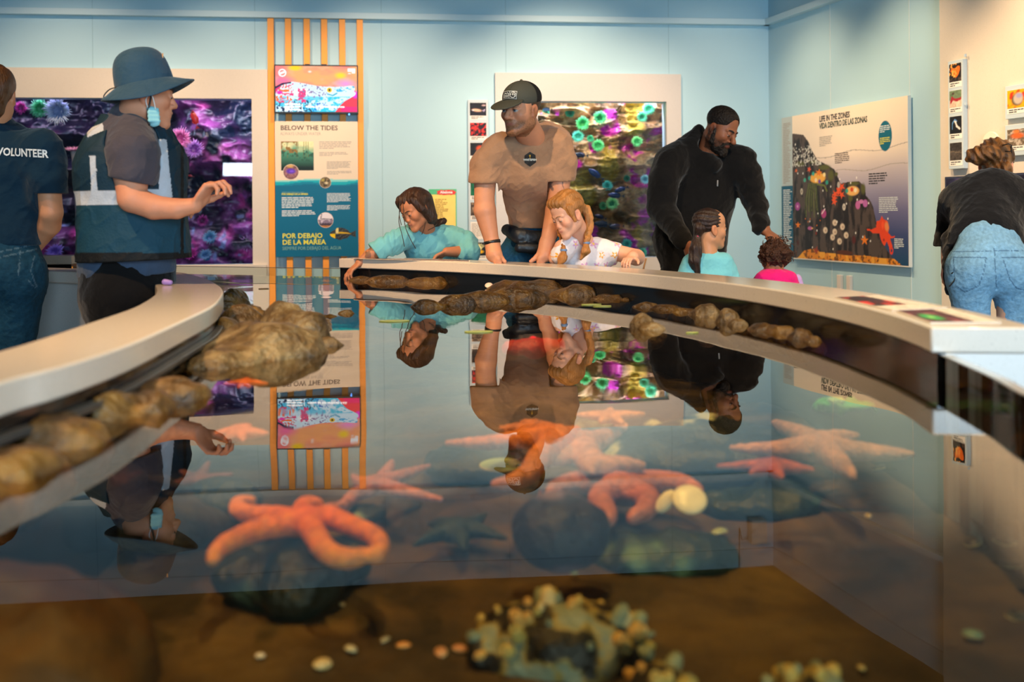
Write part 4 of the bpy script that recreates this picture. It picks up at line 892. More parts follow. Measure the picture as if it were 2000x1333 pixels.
# ---- anemones
col_m = {}
def anemone(name, label, p, r, cd, ct, tip, seed, group, nt=60, face=None, stalk=0., tl=.55, cat='sea anemone', parts=True):
    """disc facing `face` with crowded tentacles; optional long stalk hanging away from the face"""
    rs = random.Random(seed); face = (face or Vector((.05, -1, .15))).normalized(); Rm = face.to_track_quat('Z', 'Y').to_matrix()
    t = thing(name, label, cat, p, group)
    b = MB(); cm = vmat('anemone_body', .45, spec=.5); cols = []
    prof = [(r * .55, -r * .9), (r * .45, -r * .5), (r * .5, -r * .1), (r * .62, .02 * r), (r * .3, .0), (r * .12, -r * .12), (0.001, -r * .14)]
    if stalk: prof = [(r * .5, -stalk), (r * .42, -stalk * .8), (r * .42, -r), (r * .5, -r * .1)] + prof[3:]
    b.lathe(prof, 20); n0 = len(b.v)
    cb = [sr(cd)] * n0
    o = pymesh('column', [Rm @ Vector(v) for v in b.v], b.f, cm, t, cols=np.array(cb))
    b = MB(); cols = []
    for k in range(nt):
        ph = k * 2.39996; rr = r * (.28 + .36 * math.sqrt((k + .5) / nt)); L = r * tl * (.7 + .5 * rs.random()); out = (rr / r - .1) * 1.5 + rs.random() * .35
        a = Vector((rr * math.cos(ph), rr * math.sin(ph), 0)); d = Vector((math.cos(ph) * out, math.sin(ph) * out, 1 - .5 * out)).normalized()
        e1 = a + d * L * .5; d2 = (d + Vector((rs.uniform(-.4, .4), rs.uniform(-.4, .4), -.35))).normalized(); e2 = e1 + d2 * L * .5
        n_ = len(b.v); b.tube([a, e1, e2], [r * .055, r * .045, r * .018], 5); 
        for q in range(len(b.v) - n_): cols.append(lerp(np.array(sr(ct)), np.array(sr(tip)), min(1, (q // 5) / 2)))
    pymesh('tentacles', [Rm @ Vector(v) for v in b.v], b.f, cm, t, cols=np.array(cols))
    return t
GA = 'green anemones on the rock wall of the right aquarium'
def aw(px, py, dz): return onFW(px, py, -dz)
for k, (px, py, r, cd, ct, tip, dz, lb) in enumerate((
    (1138, 242, 13.5, '#22a850', '#35d870', '#80ffb0', .20, 'bright green sea anemone at upper left of the rock wall'),
    (1172, 231, 13, '#28b058', '#3ae078', '#90ffc0', .20, 'bright green sea anemone near the top of the tank, right of another'),
    (1129, 267, 11.5, '#20a890', '#30d8b8', '#80ffe8', .20, 'turquoise green sea anemone by the man\'s tan sleeve'),
    (1153, 271, 7, '#1c9868', '#28c088', '#60e8b0', .26, 'small green sea anemone in the middle of the left cluster'),
    (1168, 285, 12, '#22a858', '#38d878', '#88ffb0', .20, 'green sea anemone lowest of the upper left cluster'),
    (1254, 229, 10.5, '#20a870', '#30d890', '#88ffd0', .20, 'green sea anemone at upper right of the tank'),
    (1267, 213, 12, '#20a870', '#30d890', '#88ffd0', .22, 'green sea anemone cut by the tank\'s top edge'),
    (1244, 277, 11, '#24b060', '#40e080', '#a0ffa8', .20, 'yellow-green sea anemone right of the yellow rock ledges'),
    (1224, 349, 6.5, '#186850', '#208868', '#50b090', .34, 'small dim green sea anemone deep in the tank'),
    (1260, 351, 9.5, '#30a0b8', '#50d0e0', '#c8ffff', .20, 'round pale cyan sea anemone at right beside the black hoodie'),
    (1186, 363, 10, '#20b0a0', '#30d8c8', '#80fff0', .20, 'turquoise sea anemone above the blue fish'),
    (1195, 398, 12.5, '#28a870', '#50e088', '#c0ffb0', .17, 'large pale green sea anemone below the blue fish'),
    (1178, 402, 8, '#1ca068', '#28c888', '#60e8a8', .22, 'green sea anemone half behind the large pale green one'),
    (1224, 477, 10, '#1ca098', '#28c8b8', '#70f0e0', .20, 'turquoise sea anemone near the tank bottom above the girl\'s shoulder'),
    (1256, 480, 8, '#1ca890', '#28d0b0', '#70f0d8', .24, 'teal sea anemone at the bottom right, upper of two'),
    (1254, 494, 9.5, '#1cb088', '#28d8a8', '#70ffd0', .18, 'teal green sea anemone at the very bottom right of the tank'),
    (1065, 222, 9, '#106848', '#188860', '#40b088', .40, 'dim green sea anemone beside the man\'s cap'),
    (1113, 220, 10, '#106848', '#188860', '#40b088', .38, 'dim green sea anemone between the cap and the bright ones'))):
    p = aw(px, py, dz); anemone('sea_anemone', lb, p, m(r, p.y), cd, ct, tip, k, GA, nt=110, face=Vector((.0, -1, .1 + .02 * (k % 5))))
GB = 'anemones in the large left aquarium'
for k, (px, py, r, cd, ct, tip, dz, st, fz, lb) in enumerate((
    (41, 211, 12, '#901868', '#e818a0', '#ff60c8', .2, 0, .1, 'hot pink sea anemone beside the volunteer\'s ear'),
    (78, 212, 17, '#208848', '#38c870', '#90f8c0', .2, 0, .0, 'green frilly sea anemone between the pink and the white one'),
    (113, 216, 24, '#8898c8', '#c0d0f8', '#f4f8ff', .18, 0, -.25, 'large white sea anemone hanging in the top of the tank'),
    (146, 294, 16, '#c8b8b0', '#e088a8', '#ffb0c8', .18, .8, 7, 'tall white stalked anemone with a pink crown'),
    (163, 307, 13, '#208878', '#38c8a8', '#90ffe0', .24, 0, .5, 'green anemone half hidden by the reflective vest'),
    (410, 464, 13, '#4878a8', '#68b8e0', '#b8f0ff', .17, 0, .6, 'pale blue anemone low in the tank right of the vest'),
    (482, 476, 15, '#a848a0', '#e080d0', '#ffc0f0', .2, 0, .3, 'pink anemone in the bottom right corner of the tank'),
    (402, 498, 12, '#4878a8', '#78b0e8', '#c8f0ff', .15, 0, .9, 'pale blue anemone at the tank bottom'),
    (372, 496, 14, '#901868', '#d81890', '#ff60c8', .15, 0, .8, 'magenta anemone at the tank bottom beside the vest'),
    (380, 292, 17, '#7838a0', '#c070e0', '#e8b0ff', .28, 0, .1, 'lilac anemone on the rock right of the vest'),
    (352, 272, 20, '#a83888', '#e868b8', '#ffa8e0', .3, 0, .1, 'pink anemone on the rock by the volunteer\'s chest'),
    (396, 432, 11, '#781858', '#b02080', '#e050b0', .2, 0, .2, 'dark magenta anemone above the low blue one'),
    (107, 492, 16, '#6048b0', '#9070e0', '#c8a8ff', .2, 0, .9, 'violet anemone above the far-left counter'))):
    p = aw(px, py, dz); anemone('sea_anemone', lb, p, m(r, p.y), cd, ct, tip, k + 40, GB, nt=90 if r > 15 else 60, face=Vector((0, -1, fz)), stalk=st, tl=.62)
# ---- fish
def fish(label, p, L, rot, col, fin, group, name='fish'):
    t = thing(name, label, 'fish', p, group, rot=rot); n = 16; k = 10; b = MB(); vs = []; fs = []
    for i in range(n):
        x = i / (n - 1); h = .17 * math.sin(min(1, x / .82) * math.pi) ** .7 + .018; w = h * .45
        for j in range(k): th = 6.2832 * j / k; vs.append(((x - .5) * L, w * L * math.cos(th), h * L * math.sin(th)))
    for i in range(n - 1):
        for j in range(k): fs.append((i * k + j, i * k + (j + 1) % k, (i + 1) * k + (j + 1) % k, (i + 1) * k + j))
    fs += [tuple(range(k - 1, -1, -1)), tuple((n - 1) * k + j for j in range(k))]
    pymesh('body', vs, fs, mat('fish_' + col, col, .3), t)
    def plate(nm, pts, th=.006):
        pl = MB(); v = [(x * L, -th * L, z * L) for x, z in pts] + [(x * L, th * L, z * L) for x, z in pts]; q = len(pts)
        pl.add(v, [tuple(range(q)), tuple(range(2 * q - 1, q - 1, -1))] + [(i, (i + 1) % q, q + (i + 1) % q, q + i) for i in range(q)]); pl.build(nm, mat('fin_' + fin, fin, .4), t)
    plate('tail', [(.44, .02), (.62, .14), (.57, 0), (.62, -.14), (.44, -.02)]); plate('dorsal_fin', [(-.2, .13), (.0, .24), (.3, .16), (.32, .05)]); plate('anal_fin', [(.08, -.12), (.15, -.2), (.3, -.12), (.3, -.04)])
    return t
for k, (px, py, L, ry, lb) in enumerate(((1163, 340, 34, .6, 'slender dark blue fish pointing up beside the pink rock'), (1202, 382, 30, .08, 'blue fish just above the large pale green anemone'), (1213, 370, 26, -.3, 'blue fish swimming above and right of another blue fish'), (1134, 303, 26, .1, 'dark blue fish beside the man\'s elbow'), (1176, 438, 32, .1, 'dark blue fish in the lower tank, left of another'), (1203, 443, 28, -.05, 'dark blue fish in the lower tank over the dark cave'), (1172, 424, 22, .3, 'small dark blue fish behind the girl\'s braid'), (1068, 214, 18, .0, 'small pale blue fish by the cap\'s mesh'))):
    p = aw(px, py, .08); fish(lb, p, m(L, p.y), (0, ry, .12), '#1c3c78' if k < 3 else ('#18284c' if k < 7 else '#8ab0e0'), '#12284c', 'fish in the right aquarium')
for k, (px, py, L, ry, lb) in enumerate(((380, 232, 34, 1.3, 'thin red fish hanging upright in the left aquarium'), (372, 344, 12, .2, 'small red fish with pale belly in the left aquarium'))):
    p = aw(px, py, .12); fish(lb, p, m(L, p.y), (0, ry, .1), '#c83030', '#b02828', 'fish in the left aquarium')
# ================================================================== smooth implicit shapes -> one continuous mesh
class Sh:
    """ordered list of primitives merged with smooth unions; all in world metres"""
    def __init__(s, k=.02): s.p = []; s.k = k; s.lo = np.full(3, 9e9); s.hi = -s.lo
    def _b(s, pts, r):
        for q in pts: q = np.array(q, float); s.lo = np.minimum(s.lo, q - r); s.hi = np.maximum(s.hi, q + r)
    def cone(s, a, b, r1, r2, k=None, flat=None, op='u', caps=None):
        a = np.array(a, float); b = np.array(b, float)
        if op == 'u': s._b((a, b), max(r1, r2) * (1.3 if flat is None else max(1.3, 1.2 * max(1, flat[1]))))
        s.p.append(('c', a, b, r1, r2, s.k if k is None else k, flat, op, caps)); return s
    def chain(s, pts, rs, k=None, flat=None):
        Q = [np.array(q, float) for q in pts]; s._b(Q, max(rs) * (1.15 if flat is None else max(1.15, 1.1 * flat[1])))
        s.p.append(('h', Q, list(rs), s.k if k is None else k, flat)); return s
    def ell(s, c, r, R=None, k=None, op='u'):
        c = np.array(c, float); r = np.array(r, float); R = np.eye(3) if R is None else np.array(R, float)
        if op == 'u': s._b((c,), r.max() * 1.15)
        s.p.append(('e', c, r, R, s.k if k is None else k, op)); return s
    def box(s, c, h, R=None, rd=.01, k=None, op='u'):
        c = np.array(c, float); h = np.array(h, float); R = np.eye(3) if R is None else np.array(R, float)
        if op == 'u': s._b((c,), np.linalg.norm(h))
        s.p.append(('b', c, h, R, rd, s.k if k is None else k, op)); return s
    def plane(s, c, n, k=.0):                                # cut away everything on the +n side
        n = np.array(n, float); n /= np.linalg.norm(n); s.p.append(('p', np.array(c, float), n, k)); return s
    def merge(s, o): s.p += o.p; s.lo = np.minimum(s.lo, o.lo); s.hi = np.maximum(s.hi, o.hi); return s
    def disp(s, f): s.p.append(('d', f)); return s           # f(P, d) -> d
    def near(s, c, rad):                                     # the primitives that can matter within rad of c
        out = []
        for q in s.p:
            if q[0] == 'c':
                f = 1. if q[6] is None else max(1., q[6][1]); ce = (q[1] + q[2]) / 2; R = np.linalg.norm(q[2] - q[1]) / 2 + max(q[3], q[4]) * f + q[5]
                if q[6] is not None and q[6][1] < 1: rad_ = rad / q[6][1] ** .5
                else: rad_ = rad
                if np.linalg.norm(ce - c) > R + rad_: continue
            elif q[0] == 'h':
                A = np.array(q[1]); ce = (A.min(0) + A.max(0)) / 2; f = 1. if q[4] is None else max(1., q[4][1])
                if np.linalg.norm(A - ce, axis=1).max() + max(q[2]) * f + q[3] + rad < np.linalg.norm(ce - c): continue
            elif q[0] == 'e':
                if np.linalg.norm(q[1] - c) > q[2].max() + q[4] + rad: continue
            elif q[0] == 'b':
                if np.linalg.norm(q[1] - c) > np.linalg.norm(q[2]) + q[5] + rad: continue
            out.append(q)
        return out
    def __call__(s, P, prims=None):
        D = np.full(len(P), 10.)
        for q in (s.p if prims is None else prims):
            t = q[0]; op = 'u'
            if t == 'c':
                _, a, b, r1, r2, k, flat, op, caps = q; X = P
                if flat is not None:
                    n = np.array(flat[0], float); n = n / np.linalg.norm(n); w = (P - a) @ n; X = P + np.outer(w * (1 / flat[1] - 1), n); bb = b + n * ((b - a) @ n) * (1 / flat[1] - 1)
                else: bb = b
                ab = bb - a; L2 = ab @ ab + 1e-12; tt = ((X - a) @ ab) / L2; tc = np.clip(tt, 0, 1)
                d = np.sqrt(((X - a - tc[:, None] * ab) ** 2).sum(1)) - (r1 + (r2 - r1) * tc)
                if caps:                                     # cut flat at the end(s)
                    L = math.sqrt(L2)
                    if 'b' in caps: d = np.maximum(d, (tt - 1) * L)
                    if 'a' in caps: d = np.maximum(d, -tt * L)
            elif t == 'h':                                   # chain: hard union of its segments, one smooth union with the rest
                _, Q, rs, k, flat = q; X = P; A = Q
                if flat is not None:
                    n = np.array(flat[0], float); n = n / np.linalg.norm(n); g = 1 / flat[1] - 1; X = P + np.outer((P - Q[0]) @ n * g, n); A = [v + n * ((v - Q[0]) @ n * g) for v in Q]
                d = None
                for i in range(len(A) - 1):
                    ab = A[i + 1] - A[i]; tc = np.clip(((X - A[i]) @ ab) / (ab @ ab + 1e-12), 0, 1); e = np.sqrt(((X - A[i] - tc[:, None] * ab) ** 2).sum(1)) - (rs[i] + (rs[i + 1] - rs[i]) * tc)
                    d = e if d is None else smin(d, e, min(rs[i], .012) * .6)
            elif t == 'e':
                _, c, r, R, k, op = q; X = (P - c) @ R; k0 = np.sqrt(((X / r) ** 2).sum(1)); k1 = np.sqrt(((X / (r * r)) ** 2).sum(1)) + 1e-9; d = k0 * (k0 - 1) / k1
                d = np.where(k0 < .05, -r.min(), d)
            elif t == 'b':
                _, c, h, R, rd, k, op = q; X = np.abs((P - c) @ R) - (h - rd); d = np.sqrt((np.maximum(X, 0) ** 2).sum(1)) + np.minimum(X.max(1), 0) - rd
            elif t == 'p': D = np.maximum(D, (P - q[1]) @ q[2]) if q[3] == 0 else -smin(-D, -((P - q[1]) @ q[2]), q[3]); continue
            elif t == 'd': D = q[1](P, D); continue
            if op == 'u': D = smin(D, d, k)
            elif op == 's': D = -smin(-D, d, k)              # smooth subtraction
        return D
def smin(a, b, k):
    if k <= 0: return np.minimum(a, b)
    h = np.maximum(k - np.abs(a - b), 0) / k; return np.minimum(a, b) - h * h * k * .25
def polygonize(f, lo, hi, h, n=8):
    """surface nets on the narrow band of blocks that touch the surface"""
    lo = np.array(lo) - 2 * h; nb = np.ceil((np.array(hi) + 2 * h - lo) / (h * n)).astype(int)
    B = np.stack(np.meshgrid(*[np.arange(k) for k in nb], indexing='ij'), -1).reshape(-1, 3)
    c = lo + (B + .5) * h * n; B = B[np.abs(f(c)) < h * n * 1.35]
    o = np.stack(np.meshgrid(*[np.arange(n + 1)] * 3, indexing='ij'), -1).reshape(-1, 3)
    N1 = nb * n + 4; key = lambda I: (I[..., 0] * N1[1] + I[..., 1]) * N1[2] + I[..., 2]
    VK = []; VP = []; QK = []
    cor = [(a, b, c2) for a in (0, 1) for b in (0, 1) for c2 in (0, 1)]
    edges = [(i, j) for i in range(8) for j in range(i + 1, 8) if bin(i ^ j).count('1') == 1]
    gk = (B[:, 0] // 3 * 1000 + B[:, 1] // 3) * 1000 + B[:, 2] // 3; od = np.argsort(gk, kind='stable'); B = B[od]; gk = gk[od]
    cuts = np.r_[0, np.nonzero(np.diff(gk))[0] + 1, len(B)]
    for s0, s1 in zip(cuts[:-1], cuts[1:]):
        b = B[s0:s1]; G = b[:, None, :] * n + o[None]; Q = lo + G.reshape(-1, 3) * h; qa, qb = Q.min(0), Q.max(0)
        V = f(Q, f.near((qa + qb) / 2, np.linalg.norm(qb - qa) / 2 + h * n * 2.6)).reshape(len(b), n + 1, n + 1, n + 1)
        C = np.stack([V[:, a:a + n, bb:bb + n, c2:c2 + n] for a, bb, c2 in cor], -1); S = C < 0; act = S.any(-1) & ~S.all(-1)
        bi, i, j, k = np.nonzero(act)
        if not len(bi): continue
        I = b[bi] * n + np.stack([i, j, k], 1); cv = C[bi, i, j, k]; sv = cv < 0
        acc = np.zeros((len(bi), 3)); cnt = np.zeros(len(bi)); ca = np.array(cor, float)
        for e0, e1 in edges:
            x = sv[:, e0] != sv[:, e1]; t = cv[:, e0] / (cv[:, e0] - cv[:, e1] + 1e-12); p = ca[e0] + (ca[e1] - ca[e0]) * t[:, None]
            acc[x] += p[x]; cnt[x] += 1
        VK.append(key(I)); VP.append(lo + (I + acc / cnt[:, None]) * h)
        for ax, e1 in ((0, 4), (1, 2), (2, 1)):
            x = sv[:, 0] != sv[:, e1]; J = I[x]; fl = sv[x, 0]
            u = np.zeros(3, int); w = np.zeros(3, int); u[(ax + 1) % 3] = 1; w[(ax + 2) % 3] = 1
            q = np.stack([key(J - u - w), key(J - w), key(J), key(J - u)], 1); q[~fl] = q[~fl][:, ::-1]; QK.append(q)
    VK = np.concatenate(VK); VP = np.concatenate(VP); QK = np.concatenate(QK)
    VK, ix = np.unique(VK, return_index=True); VP = VP[ix]
    pos = np.searchsorted(VK, QK); pos = np.clip(pos, 0, len(VK) - 1); ok = (VK[pos] == QK).all(1)
    return VP, pos[ok]
def sdf_obj(name, sh, h, mats, parent=None, colf=None, smooth_it=0):
    V, F = polygonize(sh, sh.lo, sh.hi, h)
    if smooth_it:
        for _ in range(smooth_it):
            A = np.zeros_like(V); c = np.zeros(len(V))
            for a, b in ((0, 1), (1, 2), (2, 3), (3, 0)):
                np.add.at(A, F[:, a], V[F[:, b]]); np.add.at(c, F[:, a], 1); np.add.at(A, F[:, b], V[F[:, a]]); np.add.at(c, F[:, b], 1)
            V = V * .4 + (A / np.maximum(c, 1)[:, None]) * .6
    base = np.array(pw(parent).translation) if parent is not None else V.mean(0)
    me = bpy.data.meshes.new(name); n = len(V); me.vertices.add(n); me.vertices.foreach_set('co', (V - base).astype(np.float32).ravel())
    me.loops.add(len(F) * 4); me.loops.foreach_set('vertex_index', F.astype(np.int32).ravel()); me.polygons.add(len(F))
    me.polygons.foreach_set('loop_start', np.arange(0, len(F) * 4, 4, dtype=np.int32)); me.update(calc_edges=True)
    me.polygons.foreach_set('use_smooth', np.ones(len(F), bool))
    if colf is not None: setcol(me, np.clip(colf(V), 0, 1))
    o = link(name, me, mats, parent, smooth=False)
    if parent is None: o.location = base
    return o
# ================================================================== rocks, stars and shells in the touch tank
wetrock = rockmat('wet_rock', '#553c1a', '#1e1408', '#86642e', .32, 11., bump=1.)
wetrock_d = rockmat('wet_rock_dark', '#452e0b', '#1b1104', '#6c4f18', .3, 14., bump=1.)
greyrock = rockmat('grey_rock', '#5a4526', '#261a0a', '#857250', .4, 13., bump=1.)
def rock(label, pts, mt, seed, cat='rock', rough=.25, h=None, group=None, amp=.16, name='rock'):
    """pts: (px, py of the waterline centre, half width px, height above water in px, flat) lumps merged in one boulder"""
    s = Sh(.03); rs = []
    for (px, py, w, up, dp) in pts:
        p = UZ(px, py, 0); k = p.y / FPX; r = w * k; hz_ = up * k; rs.append(r)
        s.ell((p.x, p.y, -.02), (r, max(r * dp, .012), hz_ + .02), k=min(.05, r * .6))
    sc = 1 / max(.02, min(.12, np.mean(rs)))
    a_ = float(np.mean(rs)) * amp
    s.disp(lambda P, d: d - a_ * (fbm(P, sc * .9, 4, seed)) - a_ * .5 * (1 - 2 * abs(vnoise(P, sc * 1.7, seed + 3))))
    s.disp(in_tank); s.lo -= .03; s.hi += .03; s.lo[2] = max(s.lo[2], -.16)
    o = sdf_obj(name, s, h or max(.005, np.mean(rs) / 22), mt); tag(o, label, cat, group); return o
rock('big tan boulder with a pointed right end beside the left counter', [(520, 690, 120, 60, .8), (470, 700, 95, 30, .9), (590, 665, 62, 56, .9), (640, 675, 28, 10, .7), (420, 715, 60, 32, .9), (560, 660, 50, 62, .8)], greyrock, 3, h=.009)
rock('long tan rock ledge along the left counter in the foreground', [(330, 775, 80, 40, .8), (230, 810, 90, 45, .8), (120, 862, 100, 42, .8), (20, 915, 110, 30, .9), (-60, 960, 120, 30, .9), (285, 800, 60, 42, .8)], wetrock, 8, h=.009, amp=.2)
rock('rounded brown rock at the counter bend, beneath a smaller one', [(470, 640, 45, 42, .9), (440, 655, 40, 34, 1.), (495, 630, 36, 34, .9)], wetrock, 12, h=.008)
rock('small rounded brown rock, farthest of those by the counter bend', [(460, 597, 32, 30, .9), (446, 600, 26, 26, 1.)], wetrock, 14, h=.007)
rock('long low rock bar under the girl\'s reaching hand', [(705, 548, 26, 7, .4), (760, 551, 50, 10, .35), (830, 554, 50, 11, .35), (862, 553, 22, 10, .5)], wetrock_d, 21, h=.008, amp=.10)
rock('long dark low rock bar in front of the man in tan', [(840, 600, 36, 12, .4), (895, 596, 45, 18, .4), (945, 590, 50, 20, .45), (1010, 585, 60, 24, .45)], wetrock_d, 25, h=.008, amp=.14)
rock('wide brown rock ridge below the counter in front of the man in tan', [(1000, 566, 60, 16, .5), (1060, 570, 70, 22, .5), (1130, 577, 62, 20, .5), (1190, 584, 46, 14, .5), (1215, 586, 26, 8, .6)], wetrock_d, 27, h=.008, amp=.12)
rock('single rounded brown rock standing out of the water right of the braid reflection', [(1252, 640, 26, 32, .9), (1275, 644, 26, 12, .8)], greyrock, 31, h=.006)
rock('thin ochre rock bar by the right counter', [(1262, 600, 30, 7, .5), (1300, 604, 36, 8, .5), (1340, 610, 34, 8, .5)], wetrock_d, 33, h=.007, amp=.1)
rock('grey brown lump against the black liner, left of its neighbour', [(1382, 618, 30, 22, .8), (1362, 615, 26, 12, .8)], greyrock, 35, h=.006)
rock('grey brown lump against the black liner, right of its neighbour', [(1423, 630, 25, 30, .8), (1440, 636, 22, 14, .8)], greyrock, 37, h=.006)
rock('ochre rock bar near the right counter, left of a rounder lump', [(1480, 645, 26, 9, .8), (1504, 647, 34, 15, .7), (1530, 650, 28, 15, .7)], wetrock_d, 39, h=.006)
rock('small ochre rock lump at the end of the ochre bar', [(1562, 661, 28, 20, .8), (1588, 667, 24, 11, .8)], wetrock_d, 41, h=.006)
rock('dark brown weed strand floating by the pointed boulder', [(612, 624, 18, 5, .5), (640, 619, 24, 5, .5), (678, 613, 24, 8, .5)], wetrock_d, 43, h=.006, cat='seaweed', name='seaweed')
# floating kelp scraps
leafm = mat('kelp_yellow', '#9aa050', .4); 
for (px, py, w, rz, lb) in ((1155, 595, 20, .1, 'thin yellow-green kelp blade floating, left one of a touching pair'), (1176, 598, 18, -.1, 'thin yellow-green kelp blade floating, right one of a touching pair'), (935, 648, 28, .05, 'pale kelp blade floating before the man\'s wrist reflection'), (770, 627, 30, .02, 'pale kelp blade floating before the girl\'s reflection'), (1352, 650, 13, .2, 'small green kelp scrap floating near the rounded rock'), (515, 564, 10, .1, 'small brown kelp scrap floating near the far acrylic panel')):
    p = UZ(px, py, .002); r = m(w, p.y); b = MB(); n = 20
    ring = [((math.cos(6.2832 * k / n)) * r, math.sin(6.2832 * k / n) * r * .45) for k in range(n)]; b.prism(ring, -.0015, .0015)
    o = b.build('kelp_blade', leafm if py != 564 else wetrock_d, bev=.0008); o.location = p; o.rotation_euler = (0, 0, rz); tag(o, lb, 'kelp')
# bits of shell lying on the far rock
shm = mat('shell_cream', '#e8dcc0', .35, var=.1, vscale=30)
def bed(px, py, z=None): return UZ(px, py, BEDZ if z is None else z)
skin_star = vmat('sea_star_skin', .5, bump=.7, bscale=140, spec=.5, var=.22, vscale=60)
def seastar(label, px, py, z, r_px, arms, th_px, col, seed, tip=None, group=None, squash=1., center=1.0, tilt=.35):
    """arms: list of (azimuth in degrees, length factor, curl) ; r_px: arm length in pixels seen side-on"""
    p = bed(px, py, z); k = math.hypot(p.y, CAMH - p.z) / FPX; R = r_px * k; th = th_px * k * .85; s = Sh(th * .45); rs = random.Random(seed)
    s.ell(p + Vector((0, 0, th * .35)), (th * 1.5 * center, th * 1.5 * center, th * .9))
    for (az, L, curl) in arms:
        a = math.radians(az); q = p + Vector((0, 0, th * .4)); pts = [q.copy()]; n = 7
        for j in range(n):
            st = R * L / n; q = q + Vector((math.cos(a) * st, math.sin(a) * st, (math.sin(a) * st * tilt if math.sin(a) > 0 else math.sin(a) * st * tilt * .5) - th * .2 / n)); a += math.radians(curl) / n; pts.append(q.copy())
        s.chain(pts, [th * (1.02 - .62 * (j / n) ** 1.3) for j in range(n + 1)])
    s.disp(lambda P, d: d - th * .05 * vnoise(P, 1.6 / th, seed)); s.lo -= .01; s.hi += .01
    c1 = np.array(sr(col)); c2 = np.array(sr(tip or col))
    def cf(V):
        d = np.hypot(V[:, 0] - p.x, V[:, 1] - p.y) / R; n = fbm(V, 50, 3, seed)
        return mixc(np.tile(c1, (len(V), 1)), np.tile(c2, (len(V), 1)), d - .1) * (1 + .22 * n[:, None])
    o = sdf_obj('sea_star', s, max(.0035, th / 5), skin_star, colf=cf); tag(o, label, 'sea star', group); return o
GS = 'sea stars in the touch tank'
def star_px(label, z, c, arms, r0, r1, col, seed, tip=None, lift=0.):
    """sea star whose arms follow traced centre lines laid on a plane under water"""
    def P(x, y, k=0.): q = bed(x, y, z); return q + Vector((0, 0, k))
    p = P(*c); k = math.hypot(p.y, CAMH - p.z) / FPX; s = Sh(r0 * k * .5); s.ell(p, (r0 * k * 1.25, r0 * k * 1.5, r0 * k * .85))
    for a in arms:
        pts = catmull([P(*c)] + [P(*q) for q in a], 4); n = len(pts) - 1; s.chain(pts, [(r0 + (r1 - r0) * (i / n) ** 1.2) * k for i in range(n + 1)])
    s.disp(lambda Q, d: d - r0 * k * (.05 * vnoise(Q, 1.6 / (r0 * k), seed) + .05 * vnoise(Q, 5 / (r0 * k), seed + 3))); s.lo -= .01; s.hi += .01
    c1 = np.array(sr(col)); c2 = np.array(sr(tip or col)); R = .25
    def cf(V):
        d = np.hypot(V[:, 0] - p.x, V[:, 1] - p.y) / R; n = fbm(V, 60, 3, seed); return mixc(np.tile(c1, (len(V), 1)), np.tile(c2, (len(V), 1)), d) * (1 + .28 * n[:, None])
    o = sdf_obj('sea_star', s, max(.0035, r0 * k / 7), skin_star, colf=cf); tag(o, label, 'sea star', GS); return o
star_px('bright orange sea star with one arm looped round, lying on the dark mussel rock', -.15, (598, 1020), [[(546, 1012), (492, 1008), (466, 997), (466, 984), (492, 980)], [(546, 1026), (490, 1040), (445, 1060), (424, 1077), (416, 1095)], [(590, 1000), (597, 986), (622, 984)], [(640, 1012), (668, 1021), (718, 1041), (741, 1060), (740, 1082), (728, 1088)], [(616, 1045), (632, 1072), (660, 1089), (693, 1091), (718, 1082)]], 21, 10, '#ff7a14', 1, '#ffa838')
star_px('pink long-armed sea star behind the bright orange one', -.19, (740, 948), [[(758, 918), (766, 902)], [(790, 928), (838, 911)], [(800, 963), (860, 976)], [(696, 966), (668, 988), (630, 992)], [(705, 944), (690, 930)]], 15, 5, '#a8625a', 2, '#c08078')
star_px('dark teal small sea star on the bare sand', -.24, (890, 1036), [[(925, 1024), (947, 1006)], [(940, 1038), (988, 1053)], [(903, 1055), (906, 1074)], [(850, 1046), (808, 1065)], [(862, 1026), (838, 1024)]], 18, 4, '#162c32', 3, '#1c3a42')
star_px('large orange sea star under the man in tan\'s reflection', -.14, (1088, 862), [[(1030, 857), (955, 865), (874, 866)], [(1054, 838), (1018, 825)], [(1042, 842), (979, 837)], [(1054, 895), (1030, 927), (994, 945), (964, 946)], [(1120, 850), (1128, 838)]], 24, 6, '#d87828', 4, '#c8805c')
star_px('pale salmon sea star overlapping the large orange one, with an arm raised right', -.16, (1140, 872), [[(1170, 860), (1222, 840), (1264, 824)], [(1146, 905), (1158, 922)], [(1168, 909), (1210, 907), (1256, 909)], [(1110, 890), (1075, 905)]], 24, 6, '#b87c60', 5, '#c8907a')
star_px('salmon sea star with fat rounded arms by the two white shells', -.2, (1208, 955), [[(1150, 943), (1105, 946), (1064, 966)], [(1270, 942), (1330, 944), (1362, 958)], [(1172, 972), (1184, 1000), (1188, 1016)], [(1262, 970), (1262, 994), (1236, 1012)], [(1200, 940), (1190, 932)]], 25, 12, '#b8684a', 6, '#c47a5c')
star_px('large pale pink sea star at the right of the pool', -.15, (1604, 874), [[(1572, 854), (1536, 838), (1510, 825)], [(1636, 857), (1674, 851)], [(1650, 880), (1720, 885), (1782, 887)], [(1630, 898), (1652, 916), (1668, 932)], [(1552, 877), (1500, 879), (1428, 875)]], 25, 6, '#b88470', 7, '#c49484')
star_px('small red-orange sea star in front of the pale pink one', -.135, (1512, 911), [[(1470, 910), (1402, 911)], [(1550, 914), (1587, 918)], [(1520, 926), (1528, 932)], [(1482, 919), (1466, 925)]], 14, 4, '#b8542c', 8, '#c46a48')
seastar('orange sea star tucked under the pointed boulder', 480, 752, -.02, 46, [(180, .9, 0), (0, .9, 0), (250, .5, 0), (300, .5, 0), (90, .4, 0)], 9, '#e8691c', 9, '#f08030', GS)
